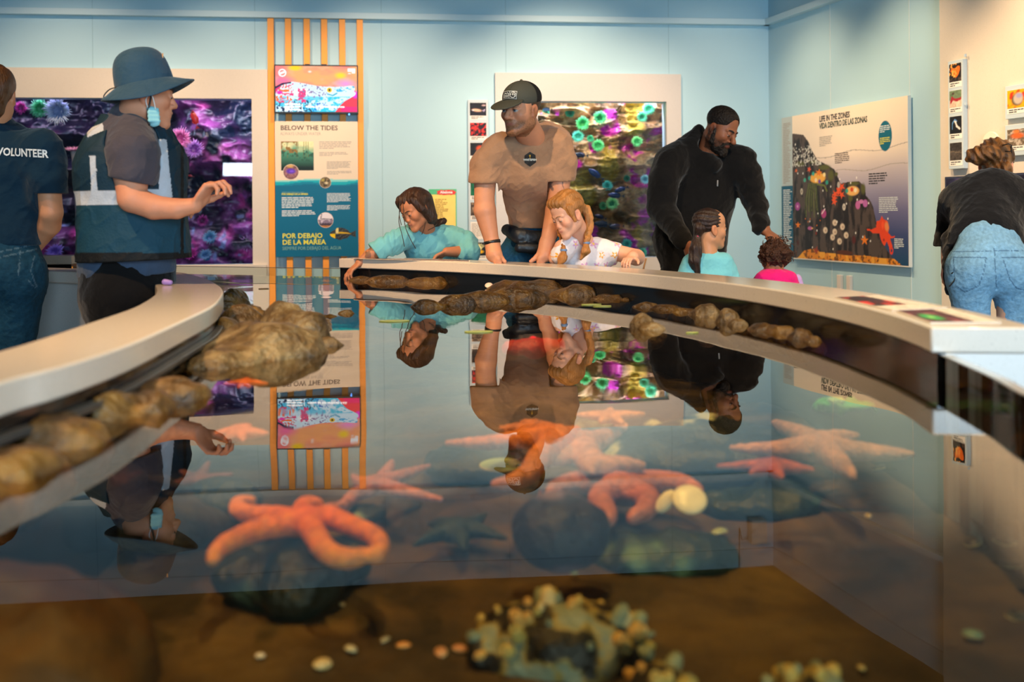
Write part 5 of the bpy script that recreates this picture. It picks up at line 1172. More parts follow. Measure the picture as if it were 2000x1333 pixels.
seastar('orange sea star arm entering at the lower left corner', 10, 1345, -.18, 120, [(20, 1., 5), (120, .8, 0), (200, .8, 0), (270, .8, 0)], 20, '#e86018', 10, '#f07820', GS)
seastar('faded pink sea star at left behind the dark mussel rock', 385, 945, -.21, 90, [(85, .7, 5), (20, .7, 5), (300, .6, 0), (200, .7, 0), (140, .6, 0)], 13, '#8c5054', 11, '#9c6064', GS)
seastar('pale pinkish sea star by the reflection of the volunteer\'s hand', 465, 850, -.1, 60, [(0, .9, 0), (60, .5, 0), (180, .7, 0), (240, .5, 0), (300, .6, 0)], 14, '#d87a6c', 12, '#e08878', GS)
seastar('small tan sea star partly hidden behind the dark mussel bank', 1190, 818, -.12, 75, [(10, .9, 0), (170, .8, 0), (80, .4, 0), (230, .4, 0), (310, .5, 0)], 12, '#c8885c', 13, '#d09868', GS)
# sea cucumber
s = Sh(.02); a = UZ(992, 679, -.03); c = UZ(1092, 675, -.03); s.chain([a, (a + c) / 2 + Vector((0, -.03, 0)), c], [.018, .03, .02]); s.disp(lambda P, d: d - .004 * vnoise(P, 70, 4))
tag(sdf_obj('sea_cucumber', s, .005, mat('cucumber_red', '#c8202c', .4, bump=.4, bscale=60)), 'long bright red sea cucumber just under the water in mid pool', 'sea cucumber')
# urchin-like dark rock
def lump(name, label, cat, px, py, z, rx, ry, rz, mt, seed, amp=.12, h=.007, colf=None, group=None):
    p = bed(px, py, z); k = math.hypot(p.y, CAMH - p.z) / FPX; s = Sh(.02); rx *= k; ry *= k; rz *= k
    s.ell(p, (rx, ry, rz)); s.disp(lambda P, d: d - rx * amp * fbm(P, 1.6 / rx, 4, seed)); s.disp(in_tank); s.lo -= .03; s.hi += .03
    o = sdf_obj(name, s, h, mt, colf=colf); tag(o, label, cat, group); return o
duv = vmat('reef_rock', .45, bump=.8, bscale=60, spec=.5)
def reef(dark, light, lt2, thr, sc, seed):
    d_, l_, l2 = np.array(sr(dark)), np.array(sr(light)), np.array(sr(lt2))
    def f(V):
        n = fbm(V, sc, 3, seed); g = fbm(V, sc * .5, 2, seed + 5); c = np.tile(d_, (len(V), 1)) * (1 + .3 * g[:, None])
        c = mixc(c, np.tile(l_, (len(V), 1)), (n - thr) * 5); return mixc(c, np.tile(l2, (len(V), 1)), (n - thr - .25) * 6)
    return f
lump('urchin', 'dark purple-brown round urchin-like boulder in the middle of the pool', 'urchin', 1095, 1040, -.17, 92, 78, 70, duv, 3, .07, .006, reef('#241c20', '#5c4450', '#7a6068', .2, 14, 4))
lump('mussel_rock', 'dark rock with pale barnacles under the bright orange sea star', 'rock', 560, 1120, -.24, 150, 120, 62, duv, 7, .16, .009, reef('#1c2418', '#3c5040', '#8aa088', .45, 16, 6))
lump('mussel_rock', 'dark mossy rock left of the bright orange sea star', 'rock', 430, 985, -.22, 85, 70, 46, duv, 9, .16, .009, reef('#20261e', '#38443a', '#6a7868', .45, 16, 9))
lump('mussel_rock', 'small dark rock right of the bright orange sea star', 'rock', 690, 1005, -.23, 66, 50, 26, duv, 10, .16, .008, reef('#181c16', '#4a5844', '#98a880', .35, 20, 2))
lump('mussel_bank', 'wide blue-black mussel bank across the middle of the pool', 'mussel bank', 1340, 880, -.2, 240, 130, 56, duv, 11, .13, .012, reef('#101c2c', '#22384c', '#b0b8a0', .45, 15, 12))
lump('mussel_bank', 'blue-black mussel bank behind the large orange sea star', 'mussel bank', 930, 905, -.23, 105, 90, 32, duv, 13, .14, .010, reef('#121c26', '#20343c', '#708070', .55, 16, 14))
lump('mossy_rock', 'dark green mossy rock right of the urchin boulder', 'rock', 1290, 1085, -.27, 135, 100, 46, duv, 15, .14, .009, reef('#22301e', '#2c4a30', '#587858', .5, 12, 16))
lump('mossy_rock', 'green mossy rock under the small red-orange sea star', 'rock', 1480, 985, -.27, 110, 80, 36, duv, 17, .14, .009, reef('#1e3022', '#28503a', '#487858', .45, 12, 18))
lump('mossy_rock', 'pale speckled rock in front of the wide mussel bank top', 'rock', 1170, 828, -.17, 56, 50, 18, duv, 19, .16, .009, reef('#5a5c3c', '#8a8c60', '#b0b090', .2, 18, 20))
lump('boulder', 'brown boulder filling the lower left corner of the pool', 'rock', -20, 1330, -.2, 300, 260, 190, rockmat('tan_boulder', '#503713', '#2c1e08', '#68491c', .6, 7, bump=.4), 23, .10, .012)
lump('boulder', 'grey brown boulder below the volunteer\'s reflection', 'rock', 250, 1010, -.24, 190, 130, 60, rockmat('murky_rock', '#42351f', '#241c12', '#5a4c34', .6, 9, bump=.5), 24, .14, .012)
lump('green_anemone', 'bright green sea anemone under water at the right side of the pool', 'sea anemone', 1660, 792, -.1, 62, 34, 10, mat('anemone_green', '#38a848', .4, var=.3, vscale=40), 25, .2, .007)
lump('green_anemone', 'pale green sea anemone under water, left of the brighter one', 'sea anemone', 1632, 782, -.08, 16, 14, 6, mat('anemone_pale', '#98d090', .4), 26, .2, .005)
# pair of white shells
def shell(label, px, py, z, r, tilt, col='#f0ecc8', rx=1., group=None, ry=.3, name_bed=False):
    p = bed(px, py, z)
    if name_bed: p = bed(px, py, BEDZ + float(bedh(np.array([p]))[0]) + .004)
    k = math.hypot(p.y, CAMH - p.z) / FPX; R = r * k; t = thing('clam_shell', label, 'shell', p, group, rot=tilt)
    b = MB(); prof = [(0.001, .0)] + [(R * math.sin(a_), R * ry * (1 - math.cos(a_) ** .8)) for a_ in (.3, .6, .9, 1.2, 1.45)] ; prof = [(0.0005, R * ry)] + [(R * math.sin(a_), R * ry * math.cos(a_)) for a_ in (.2, .45, .7, .95, 1.2, 1.4, 1.5708)] + [(R * .94, -.002), (R * .6, R * ry * .5), (.001, R * ry * .72)]
    b.lathe(prof, 28, Matrix.Diagonal((1, rx, 1, 1))); b.build('valve', mat('shell_' + col, col, .3, var=.12, vscale=40), t, smooth=True)
    b = MB(); b.tube([(R * .97 * math.cos(a_), R * .97 * rx * math.sin(a_), .0) for a_ in np.linspace(0, 6.2832, 25)], R * .05, 6, cap=False); b.build('rim', mat('shell_rim', '#d8d8a0', .35), t, smooth=True)
    return t
shell('round white clam shell, right one of the pair by the salmon sea star', 1347, 976, -.17, 32, (math.radians(40), 0, 0), ry=.25)
shell('narrow white clam shell on edge, left one of the pair', 1300, 980, -.18, 25, (math.radians(55), math.radians(-50), 0), rx=.55, ry=.25)
shell('pale mint shell under the man\'s reflected cap', 978, 909, -.2, 40, (math.radians(10), 0, .1), '#a8cbb0', rx=.7, ry=.22)
shell('small pink-white shell on the rock ridge, left one of two', 955, 558, .012, 8, (math.radians(30), 0, 0), '#f0d0c0', ry=.5)
shell('small pink-white shell on the rock ridge, right one of two', 968, 559, .012, 5, (math.radians(30), 0, 0), '#f0c8b0', ry=.5)
# barnacled clumps near the camera
def clump(label, px, py, z, rx, ry, rz, seed, n):
    p = bed(px, py, z); k = math.hypot(p.y, CAMH - p.z) / FPX; t = thing('barnacle_clump', label, 'barnacle clump', p); rx *= k; ry *= k; rz *= k
    s = Sh(.02); s.ell(p, (rx, ry, rz)); s.disp(lambda P, d: d - rx * .10 * fbm(P, 2.2 / rx, 4, seed)); s.lo -= .02; s.hi += .02
    sdf_obj('mussel_mass', s, .005, duv, t, colf=reef('#0c0c08', '#a08c48', '#84907e', .05, 30, seed))
    r = random.Random(seed); b = MB(); cols = []
    for j in range(n):
        a = r.random() * 6.283; e = math.asin(r.random() ** .8) * .98; d = Vector((math.cos(a) * math.cos(e), math.sin(a) * math.cos(e), math.sin(e)))
        q = Vector((d.x * rx * 1.0, d.y * ry * 1.0, d.z * rz * 1.0)); nn = Vector((d.x / rx, d.y / ry, d.z / rz)).normalized(); Mx = Matrix.Translation(q) @ nn.to_track_quat('Z', 'Y').to_matrix().to_4x4()
        rr = .005 + .008 * r.random(); hh = rr * (1. + .7 * r.random()); n0 = len(b.v)
        b.lathe([(rr, -rr * .4), (rr * .85, hh * .5), (rr * .5, hh), (rr * .32, hh * .95), (.001, hh * .5)], 8, Mx)
        base = np.array(sr(r.choice(['#c8b268', '#b8a860', '#8f9c84', '#d8c898', '#7c8c7c', '#d0a860'])))
        for q2 in range(len(b.v) - n0): cols.append(base * (.25 if q2 // 8 >= 4 else 1))
    pymesh('barnacles', b.v, b.f, vmat('barnacle_shell', .55, bump=.5, bscale=200), t, cols=np.array(cols))['kind'] = 'stuff'
    return t
clump('large barnacled mussel clump in the foreground, yellowish crest', 1093, 1262, -.262, 165, 95, 80, 5, 46)
clump('barnacled clump cut by the bottom edge, left of the other', 1290, 1362, -.262, 58, 60, 56, 6, 14)
clump('barnacled clump cut by the bottom edge, right of the other', 1580, 1372, -.262, 74, 60, 56, 7, 18)
# scattered shell bits
for k, (px, py, r, lb) in enumerate(((508, 1281, 9, 'small white shell bit near the bottom left'), (630, 1298, 20, 'cream shell bit in the foreground, left of the larger group'), (685, 1269, 16, 'grey white shell bit above and right of a cream one'), (788, 1262, 14, 'cream and orange shell bit in the foreground middle'), (752, 1250, 10, 'small grey shell bit beside the cream and orange one'), (860, 1276, 18, 'pinkish shell bit left of the barnacled clump'), (898, 1268, 14, 'pinkish shell bit touching the barnacled clump'), (942, 1295, 16, 'yellow shell bit under the left tip of the barnacled clump'), (668, 1180, 8, 'tiny tan shell bit under the dark mussel rock'), (262, 1332, 14, 'round cream shell at the bottom edge'), (1405, 1040, 18, 'pale green shell bit right of the urchin boulder'), (1695, 1008, 9, 'pale tan shell bit on the sand at right'), (1900, 1240, 18, 'teal white shell at the lower right'), (1985, 1205, 22, 'dark grey shell at the right edge'), (1682, 1305, 10, 'tiny cream shell near the lower right'), (1120, 1120, 9, 'tiny teal shell at the foot of the urchin boulder'), (1718, 915, 14, 'dark spot-like shell on the sand under the pink sea star'), (1900, 1060, 22, 'dark flat shell on the sand at right, upper one'), (1965, 1103, 14, 'dark flat shell on the sand at right, lower one'))):
    c_ = ('#e8e0d0', '#d8c8a0', '#c8c8b8', '#e0a060', '#b0a890', '#c89878', '#c89070', '#d8c070', '#b09060', '#f0d8a0', '#98a880', '#a89868', '#709890', '#3a3c34', '#c8b070', '#5c8880', '#3a3830', '#3a342c', '#3a342c')[k]
    shell(lb, px, py, BEDZ + .03, r, (math.radians(6 + 5 * (k % 3)), math.radians(k * 17 % 12), k), c_, rx=.7, ry=.45, name_bed=True)
# ================================================================== people: shared anatomy
def frame(fwd, up=(0, 0, 1)):
    f = Vector(fwd).normalized(); r = f.cross(Vector(up)).normalized(); u = r.cross(f).normalized()
    return np.array([[r.x, f.x, u.x], [r.y, f.y, u.y], [r.z, f.z, u.z]])    # columns: right, forward, up
def proj(V):
    d = V[:, 1]; a = V[:, 0] / d * FPX; b = -(V[:, 2] - CAMH) / d * FPX      # rotated image offsets
    return 1000 + _c * a - _s * b, HZ + _s * a + _c * b
class Head:
    def __init__(s, c, fwd, sc=1., up=(0, 0, 1)): s.c = np.array(c, float); s.R = frame(fwd, up); s.s = sc
    def W(s, x, y, z): return s.c + s.R @ (np.array((x, y, z), float) * s.s)
    def L(s, V): return (V - s.c) @ s.R / s.s
    def E(s, sh, x, y, z, rx, ry, rz, k=.02, op='u', tilt=0.):
        R = s.R
        if tilt: c_, n_ = math.cos(tilt), math.sin(tilt); R = s.R @ np.array([[1, 0, 0], [0, c_, -n_], [0, n_, c_]])
        sh.ell(s.W(x, y, z), np.array((rx, ry, rz)) * s.s, R, k * s.s, op)
    def C(s, sh, a, b, r1, r2, k=.012, op='u'): sh.cone(s.W(*a), s.W(*b), r1 * s.s, r2 * s.s, k * s.s, op=op)
    def face(s, sh, child=False, nose=1., jaw=1., lidded=False, full=0.):
        j = jaw * (.86 if child else 1.)
        s.E(sh, 0, -.012, .042, .074, .092, .080, 0)
        s.E(sh, 0, .022, -.02, .062 + full * .006, .062, .080, .03)
        if child: s.E(sh, 0, .02, .05, .066, .066, .055, .02)
        s.C(sh, (-.050 * j, .0, -.062), (-.014 * j, .066, -.096), .021, .017, .03); s.C(sh, (.050 * j, .0, -.062), (.014 * j, .066, -.096), .021, .017, .03)
        s.E(sh, 0, .072, -.098, .018 * j, .014, .013, .02)
        for q in (-1, 1):
            s.E(sh, q * .040, .056, -.022, .022, .024, .020 + .006 * child, .02)
            s.E(sh, q * .030, .088, .002, .0175, .016, .0125, .010, 's')
            s.C(sh, (q * .012, .084, .021), (q * .045, .070, .020), .0075, .006, .012)
        s.C(sh, (0, .078, .016), (0, .101 * (.5 + .5 * nose), -.027), .0085, .0115 * nose, .012)
        s.E(sh, 0, .101 * (.5 + .5 * nose), -.030, .0115 * nose, .010, .009, .008)
        for q in (-1, 1): s.E(sh, q * .013 * nose, .090, -.034, .008, .010, .007, .007)
        s.E(sh, 0, .074, -.060, .030, .020, .024, .015)
        s.C(sh, (-.019, .086, -.0585), (0, .0925, -.0560), .0035, .005, .004); s.C(sh, (.019, .086, -.0585), (0, .0925, -.0560), .0035, .005, .004)
        s.C(sh, (-.015, .087, -.0655), (.015, .087, -.0655), .0055, .0055, .004); s.C(sh, (-.02, .095, -.0618), (.02, .095, -.0618), .0016, .0016, .003, 's')
        for q in (-1, 1):                                     # eyelids and eyeballs socket
            s.E(sh, q * .030, .0765, .0035 if lidded else .0055, .0142, .0135, .0118 if lidded else .0085, .003)
            s.E(sh, q * .030, .0745, -.0085, .0135, .012, .006, .004)
            s.E(sh, q * .0745, -.008, -.008, .0085, .019, .031, .006, tilt=.15)
            s.E(sh, q * .083, -.002, -.006, .006, .010, .018, .004, 's', tilt=.15)
            s.C(sh, (q * .072, .004, -.03), (q * .074, .0, -.038), .008, .007, .005)
    def eyes(s, parent, lidded=False, iris='#4a3320', lash='#1c120c'):
        for q in (-1, 1):
            e = Sh(0); e.ell(s.W(q * .030, .0755, -.001), np.full(3, .0128 * s.s))
            ic = np.array(sr(iris)); pt = s.W(q * .030, .0755 + .0128, -.004 if lidded else .000)
            def cf(V, pt=pt): d = np.linalg.norm(V - pt, axis=1) / s.s; c = cc('#b4aaa2', len(V)); c = mixc(c, np.tile(ic, (len(V), 1)), (.0078 - d) * 900); return mixc(c, cc('#060505', len(V)), (.0032 - d) * 900)
            sdf_obj('eye', e, .0016, vmat('eye', .08, spec=.6), parent, cf)
            b = MB(); z = -.0045 if lidded else .0035
            b.tube([Vector(s.W(q * .030 + dx, .0755 + math.sqrt(max(.0001, .0148 ** 2 - dx * dx)) - .0006, z - abs(dx) * .18)) for dx in (-.012, -.007, 0, .007, .012)], .0013 * s.s, 5); par(b.build('eyelash', mat('lash_' + lash, lash, .6)), parent)
    def brows(s, parent, col, w=.0032, lift=0.):
        for q in (-1, 1):
            b = MB(); b.tube([Vector(s.W(q * x, y, z + lift)) for x, y, z in ((.013, .0935, .020), (.024, .0895, .0245), (.036, .0825, .0245), (.047, .0725, .020))], [w * s.s, w * 1.15 * s.s, w * s.s, w * .5 * s.s], 6)
            par(b.build('eyebrow', mat('brow_' + col, col, .8)), parent)
def hand(sh, w, d, n, s=1., curl=(.35, .35, .4, .45), side=1, thumb=(.5, .35), spread=.06, k=.006):
    """palm + four fingers + thumb. w wrist, d pointing direction, n the way the palm faces, side the thumb side"""
    w = Vector(w); d = Vector(d).normalized(); n = Vector(n); n = (n - d * n.dot(d)).normalized(); sd = d.cross(n).normalized() * side
    R = np.array([[sd.x, d.x, n.x], [sd.y, d.y, n.y], [sd.z, d.z, n.z]])
    sh.ell(w + d * .050 * s, np.array((.041, .056, .016)) * s, R, .012 * s); sh.ell(w + d * .030 * s + sd * .024 * s + n * .006 * s, np.array((.018, .032, .016)) * s, R, .012 * s)
    tips = []
    for i, (off_, ln, c) in enumerate(zip((.030, .010, -.011, -.030), (.95, 1.05, .98, .78), curl)):
        q = w + d * (.092 - .006 * abs(i - 1)) * s + sd * off_ * s; a = (1.5 - i) * spread; dd = (d + sd * a).normalized(); ax = dd; ang = 0; pts = [q - d * .02 * s, q.copy()]
        for L, f in ((.042, .9), (.027, 1.15), (.021, .8)):
            ang += c * f; v = dd * math.cos(ang) + n * math.sin(ang); q = q + v * L * ln * s; pts.append(q.copy())
        sh.chain(pts, [.0095 * s, .0098 * s, .0088 * s, .0080 * s, .0068 * s], k * s); tips.append(q)
    q = w + d * .026 * s + sd * .030 * s + n * .004 * s; v = (d * .62 + sd * .72 + n * thumb[0] * .5).normalized(); pts = [q.copy()]
    for L in (.040, .031, .025):
        q = q + v * L * s; pts.append(q.copy()); v = (v + d * thumb[1] * .55 - sd * thumb[1] * .5 + n * thumb[1] * .25).normalized()
    sh.chain(pts, [.0135 * s, .0115 * s, .0100 * s, .0078 * s], k * s); return tips
skin_m = vmat('skin', .48, bump=.12, bscale=220, spec=.35, sss=.0)
cloth_m = vmat('cloth', .85, bump=.5, bscale=34, spec=.15, sheen=.15); denim_m = vmat('denim', .8, bump=.5, bscale=55, spec=.15, var=.18, vscale=70)
hair_m = vmat('hair', .42, bump=.7, bscale=50, spec=.45, mapping=(3.5, 3.5, .5)); curl_m = vmat('curly_hair', .6, bump=1., bscale=90, spec=.3)
def hexf(h, var=.10, sc=22, seed=0):
    c = np.array(sr(h)); return lambda V: np.tile(c, (len(V), 1)) * (1 + var * fbm(V, sc, 3, seed))[:, None]
def skinf(h, hd=None, lips='#a8584c', beard=None, bz=-.045, extra=None, blush=.3):
    base = np.array(sr(h)); red = base * np.array((1.08, .72, .62))
    def f(V):
        c = np.tile(base, (len(V), 1)) * (1 + .05 * fbm(V, 30, 3, 4))[:, None]
        if hd is not None:
            L = hd.L(V); onh = (np.abs(L[:, 0]) < .1) & (L[:, 1] > -.02) & (np.abs(L[:, 2]) < .13)
            ck = np.exp(-((np.abs(L[:, 0]) - .042) / .018) ** 2 - ((L[:, 2] + .028) / .02) ** 2) * (L[:, 1] > .03); c = mixc(c, np.tile(red, (len(V), 1)), ck * blush)
            c = mixc(c, np.tile(red, (len(V), 1)), np.exp(-(L[:, 0] / .014) ** 2 - ((L[:, 2] + .03) / .012) ** 2) * (L[:, 1] > .085) * blush); c = mixc(c, np.tile(red * .85, (len(V), 1)), ((np.abs(L[:, 0]) > .072) & (np.abs(L[:, 2] + .005) < .035) & (np.abs(L[:, 1]) < .03)) * .5)
            if beard is not None:
                m_ = np.clip((bz - L[:, 2] + .9 * np.clip(.045 - L[:, 1], 0, .05)) * 60, 0, 1) * onh * (np.linalg.norm(L, axis=1) < .16) * (L[:, 2] > -.125); mus = np.exp(-((L[:, 2] + .046) / .006) ** 2) * (np.abs(L[:, 0]) < .027) * (L[:, 1] > .07)
                sb = np.clip((.03 - L[:, 2]) * 30, 0, 1) * np.exp(-((L[:, 1] - .012) / .016) ** 2) * (L[:, 2] > -.06) * (np.abs(L[:, 0]) > .05)
                c = mixc(c, np.tile(np.array(sr(beard[0])), (len(V), 1)), np.maximum(np.maximum(m_, mus), sb) * beard[1] * (.8 + .3 * vnoise(V, 300)))
            lp = np.exp(-(L[:, 0] / .022) ** 4 - ((L[:, 2] + .0615) / .0068) ** 4) * (L[:, 1] > .078); c = mixc(c, np.tile(np.array(sr(lips)), (len(V), 1)), lp * .75)
        return extra(V, c) if extra else c
    return f
def folds(amp, sc, seed, dirv=(1, 1, .35)):
    dv = np.array(dirv, float); sk = np.array([[1, .3, .5], [-.3, 1, .2], [-.7, -.2, 1]])
    def f(P, d):
        m_ = np.abs(d) < .06; o = d.copy(); Q = P[m_]
        r1 = 1 - 2 * np.abs(vnoise(Q @ sk * np.array((1.6, 1.6, .7)), sc * 1.25, seed + 40)); r2 = 1 - 2 * np.abs(vnoise(Q @ sk.T * np.array((.8, .8, 1.5)), sc * 1.6, seed + 70))
        o[m_] = d[m_] - amp * .75 * fbm(Q * dv, sc, 2, seed) - amp * .30 * np.clip(r1, -.2, 1) ** 2 * np.sign(r1) - amp * .30 * np.clip(r2, 0, 1) ** 3
        return o
    return f
def drape(o, sh, direction, off_=.0015, parent=None):
    """lay a lettering or badge mesh onto a garment along a direction"""
    me = o.data; n = len(me.vertices); a = np.zeros(n * 3); me.vertices.foreach_get('co', a); P = a.reshape(-1, 3); dv = np.array(Vector(direction).normalized()); ofs = P @ dv; m0 = ofs.min(); extra_ = (ofs - m0); P = P - np.outer(extra_, dv)
    P0 = P.copy()
    for _ in range(90): P = P + np.outer(np.clip((sh(P) - off_) * .4, -.03, .03), dv)
    bad = (np.linalg.norm(P - P0, axis=1) > .60) | (np.abs(sh(P) - off_) > .01)
    if bad.any() and not bad.all(): tb = np.median(((P - P0) @ dv)[~bad]); P[bad] = P0[bad] + dv * tb
    P = P - np.outer(np.clip(extra_, 0, .001), dv); me.vertices.foreach_set('co', P.ravel()); me.update(); return o
def boots(t, pts, col='#1a1a1c'):
    for (x, y, dx, dy) in pts:
        s = Sh(.02); a = Vector((x, y, FLOORZ + .045)); d = Vector((dx, dy, 0)).normalized(); s.chain([a - d * .05, a + d * .08, a + d * .15], [.042, .040, .034], flat=((0, 0, 1), .9)); s.cone(a, a + Vector((0, 0, .07)), .04, .045); s.plane((x, y, FLOORZ + .002), (0, 0, -1)); sdf_obj('shoe', s, .009, cloth_m, t, hexf(col))
def legs(s, hips, feet, r=(.072, .052, .036), knee=None):
    for h_, f_ in zip(hips, feet):
        h_, f_ = Vector(h_), Vector(f_); kn = (h_ + f_) / 2 + Vector(knee or (0, -.03, .02)); s.chain([h_, kn, f_], r)
def person(label, D, px, py=420, name='person'):
    p = U(px, py, D); return thing(name, label, 'person', (p.x, D, FLOORZ))
def arm(s, pts, rs, k=.02): s.chain([Vector(p) for p in pts], rs, k); return s

# ================================================================== 1 man in the tan T-shirt
def tan_man():
    D = 5.0; t = person('bearded man in tan T-shirt and dark cap leaning with both fists on the counter', 5.55, 1040)
    J = lambda x, y, d=0.: U(x, y, D + d)
    H = Head(J(1017, 214), (-.60, -.78, -.12), 1.08, up=(.06, 0, 1))
    s = Sh(.02); H.face(s, nose=1.08, jaw=1.1, full=1)
    s.cone(H.W(0, -.02, -.05), J(1036, 268, .14), .062, .072, .03)
    # arms
    shL, shR = J(966, 292, .16), J(1090, 285, .22)
    elL, elR = J(946, 388, .12), J(1090, 388, .20)
    wrL, wrR = J(962, 478, .10), J(1068, 476, .08)
    s.chain([shL, J(948, 335, .15), elL, J(947, 412, .11), wrL], [.068, .060, .050, .055, .034], .03); s.chain([shR, J(1094, 335, .22), elR, J(1086, 412, .17), wrR], [.068, .060, .050, .054, .034], .03)
    hand(s, wrL, J(972, 510, .08) - wrL, (.55, -.2, .5), .98, (1.5, 1.55, 1.55, 1.5), side=-1, thumb=(.4, .2)) if False else None
    def fist(w, c, tip, thumb_dir, sz):
        """fist with knuckles on the counter, index finger pointing along tip"""
        w, c, tip = Vector(w), Vector(c), Vector(tip); s.cone(w, c, .033 * sz, .040 * sz, .02); d = (tip - c).normalized()
        up = Vector((0, 0, 1)); sd = d.cross(up).normalized()
        for i, o_ in enumerate((-.030, -.010, .010)):
            q = c + sd * o_ * sz * (1 if thumb_dir > 0 else -1) + Vector((0, -.012, -.012)); s.chain([q + up * .02 * sz, q + d * .03 * sz + up * .006, q + d * .02 * sz - up * .016 * sz, q - d * .0 - up * .012], [.014 * sz, .0135 * sz, .012 * sz, .011 * sz], .006)
        s.chain([c + up * .012, c + (tip - c) * .55 + up * .008, tip], [.016 * sz, .0125 * sz, .0095 * sz], .008)
        q = c + Vector((0, -.022, -.004)); s.chain([q + up * .012, q + d * .02 - up * .01, q + d * .038 - up * .018], [.016, .013, .010], .006)
    fist(wrL, J(965, 497, .07), J(986, 511.5, .05), 1, 1.05); fist(wrR, J(1064, 497, .06), J(1037, 511, .04), -1, 1.05)
    # trunk and legs under the clothes
    s.ell(J(1040, 330, .32), (.12, .09, .16)); s.cone(J(1040, 380, .38), J(1042, 500, .52), .09, .09); legs(s, [J(1010, 505, .52), J(1075, 505, .52)], [(J(1005, 500, .5).x, 5.5, FLOORZ + .08), (J(1078, 500, .5).x, 5.6, FLOORZ + .08)])
    tat = lambda V, c: mixc(c, cc('#3a3c44', len(V)), np.clip((.16 - np.abs(fbm(V, 22, 2, 7))) * 12, 0, 1) * ((V[:, 0] > J(1050, 400).x) & (V[:, 2] > .40) & (V[:, 1] > 4.9) & (V[:, 2] < .62)) * .75 + 0)
    sdf_obj('body', s, .0042, skin_m, t, skinf('#d08f6c', H, '#b06458', ('#6a4628', .88), -.040, tat))
    H.eyes(t, iris='#5c7080'); H.brows(t, '#5a3c22')
    # T-shirt
    c = Sh(.05)
    c.ell(J(1024, 325, .22), (.155, .13, .165)); c.ell(J(1066, 288, .36), (.142, .13, .13), k=.07); c.ell(J(1018, 288, .18), (.135, .095, .05), k=.06)
    c.cone(J(1032, 345, .30), J(1042, 450, .46), .155, .125, .05, flat=((0, 1, 0), .85))
    c.chain([shL + Vector((.03, 0, .0)), J(952, 322, .155), J(947, 356, .14)], [.082, .080, .078], .05); c.chain([shR + Vector((-.02, 0, .0)), J(1094, 318, .22), J(1094, 346, .22)], [.095, .086, .080], .05)
    c.disp(folds(.012, 9, 3, (1.2, 1, .45))); c.disp(lambda P, d: d - .004 * np.sin(P[:, 0] * 46 + P[:, 2] * 20 + 3 * vnoise(P, 5)) * np.clip((.62 - P[:, 2]) * 4, 0, 1))
    c.plane(J(946, 351, .14), (-.02, 0, -1)) if False else None
    # open ends: neck, hem, sleeves
    c.ell(H.W(0, -.035, -.12), (.082, .082, .05), k=.006, op='s')
    hemz = J(1040, 446, .4).z; slz = J(1040, 351, .2).z
    xl, xr = J(973, 350, .2).x, J(1061, 350, .2).x
    def cut(P, d):
        d = np.maximum(d, hemz - P[:, 2]); arm_ = ((P[:, 0] < xl) | ((P[:, 0] > xr + .02) & (P[:, 1] < 5.30))) & (P[:, 2] < slz + .05)
        return np.where(arm_, np.maximum(d, slz - .008 - P[:, 2] + .12 * (P[:, 1] - 5.2)), d)
    c.disp(cut)
    sdf_obj('t_shirt', c, .006, cloth_m, t, hexf('#a98062', .07))
    n = (Vector(c.p[0][1]) - Vector((0, 0, 0))); 
    # chest badge: dark hexagon with lettering
    Mb = Matrix.Translation(J(1034, 309, 0)) @ Matrix(((.985, 0, .17), (.17, 0, -.985), (0, 1, 0))).to_4x4()
    b = MB(); g = 10
    ptsb = [(0, .036), (.028, .020), (.031, -.016), (0, -.038), (-.028, -.018), (-.027, .018)]
    fine = []
    for i in range(6):
        a_, b2 = ptsb[i], ptsb[(i + 1) % 6]
        for k in range(6): fine.append((a_[0] + (b2[0] - a_[0]) * k / 6, a_[1] + (b2[1] - a_[1]) * k / 6))
    vs = [Mb @ Vector((x * f_, y * f_, 0)) for f_ in (1, .75, .5, .25) for x, y in fine] + [Mb @ Vector((0, 0, 0))]; N_ = len(fine)
    fs = [(r_ * N_ + i, r_ * N_ + (i + 1) % N_, (r_ + 1) * N_ + (i + 1) % N_, (r_ + 1) * N_ + i) for r_ in range(3) for i in range(N_)] + [(3 * N_ + i, 3 * N_ + (i + 1) % N_, 4 * N_) for i in range(N_)]
    b.add(vs, fs); o = b.build('badge', mat('badge_dark', '#2e2a26', .8)); o['label'] = 'dark hexagonal badge'; par(drape(o, c, (.05, 1, 0), .0015), t)
    o = text('badge_lettering', 'WHITEFISH', .0135, Mb @ Matrix.Translation((0, -.008, 0)), mat('badge_white', '#e8e0d0', .7), bold=.0006, align='CENTER', extr=0); par(drape(o, c, (.05, 1, 0), .0032), t)
    b = MB(); b.lathe([(.001, 0), (.005, 0)], 12, Mb @ Matrix.Translation((0, .016, 0))); b.add([Mb @ Vector(q) for q in ((-.0015, .013, 0), (.0015, .013, 0), (.0015, .002, 0), (-.0015, .002, 0))], [(0, 1, 2, 3)])
    par(drape(b.build('badge_emblem', mat('badge_gold', '#d8a030', .6)), c, (.05, 1, 0), .0032), t)
    # jeans
    j = Sh(.05); j.cone(J(1042, 440, .46), J(1043, 500, .52), .125, .145, flat=((0, 1, 0), .85)); legs(j, [J(1010, 505, .52), J(1075, 505, .52)], [(J(1005, 500, .5).x, 5.5, FLOORZ + .05), (J(1078, 500, .5).x, 5.6, FLOORZ + .05)], (.115, .088, .065)); j.disp(folds(.008, 14, 5))
    sdf_obj('jeans', j, .009, denim_m, t, hexf('#1f5276', .12)); boots(t, [(J(1005, 500, .5).x, 5.5, -.1, -1), (J(1078, 500, .5).x, 5.6, .1, -1)])
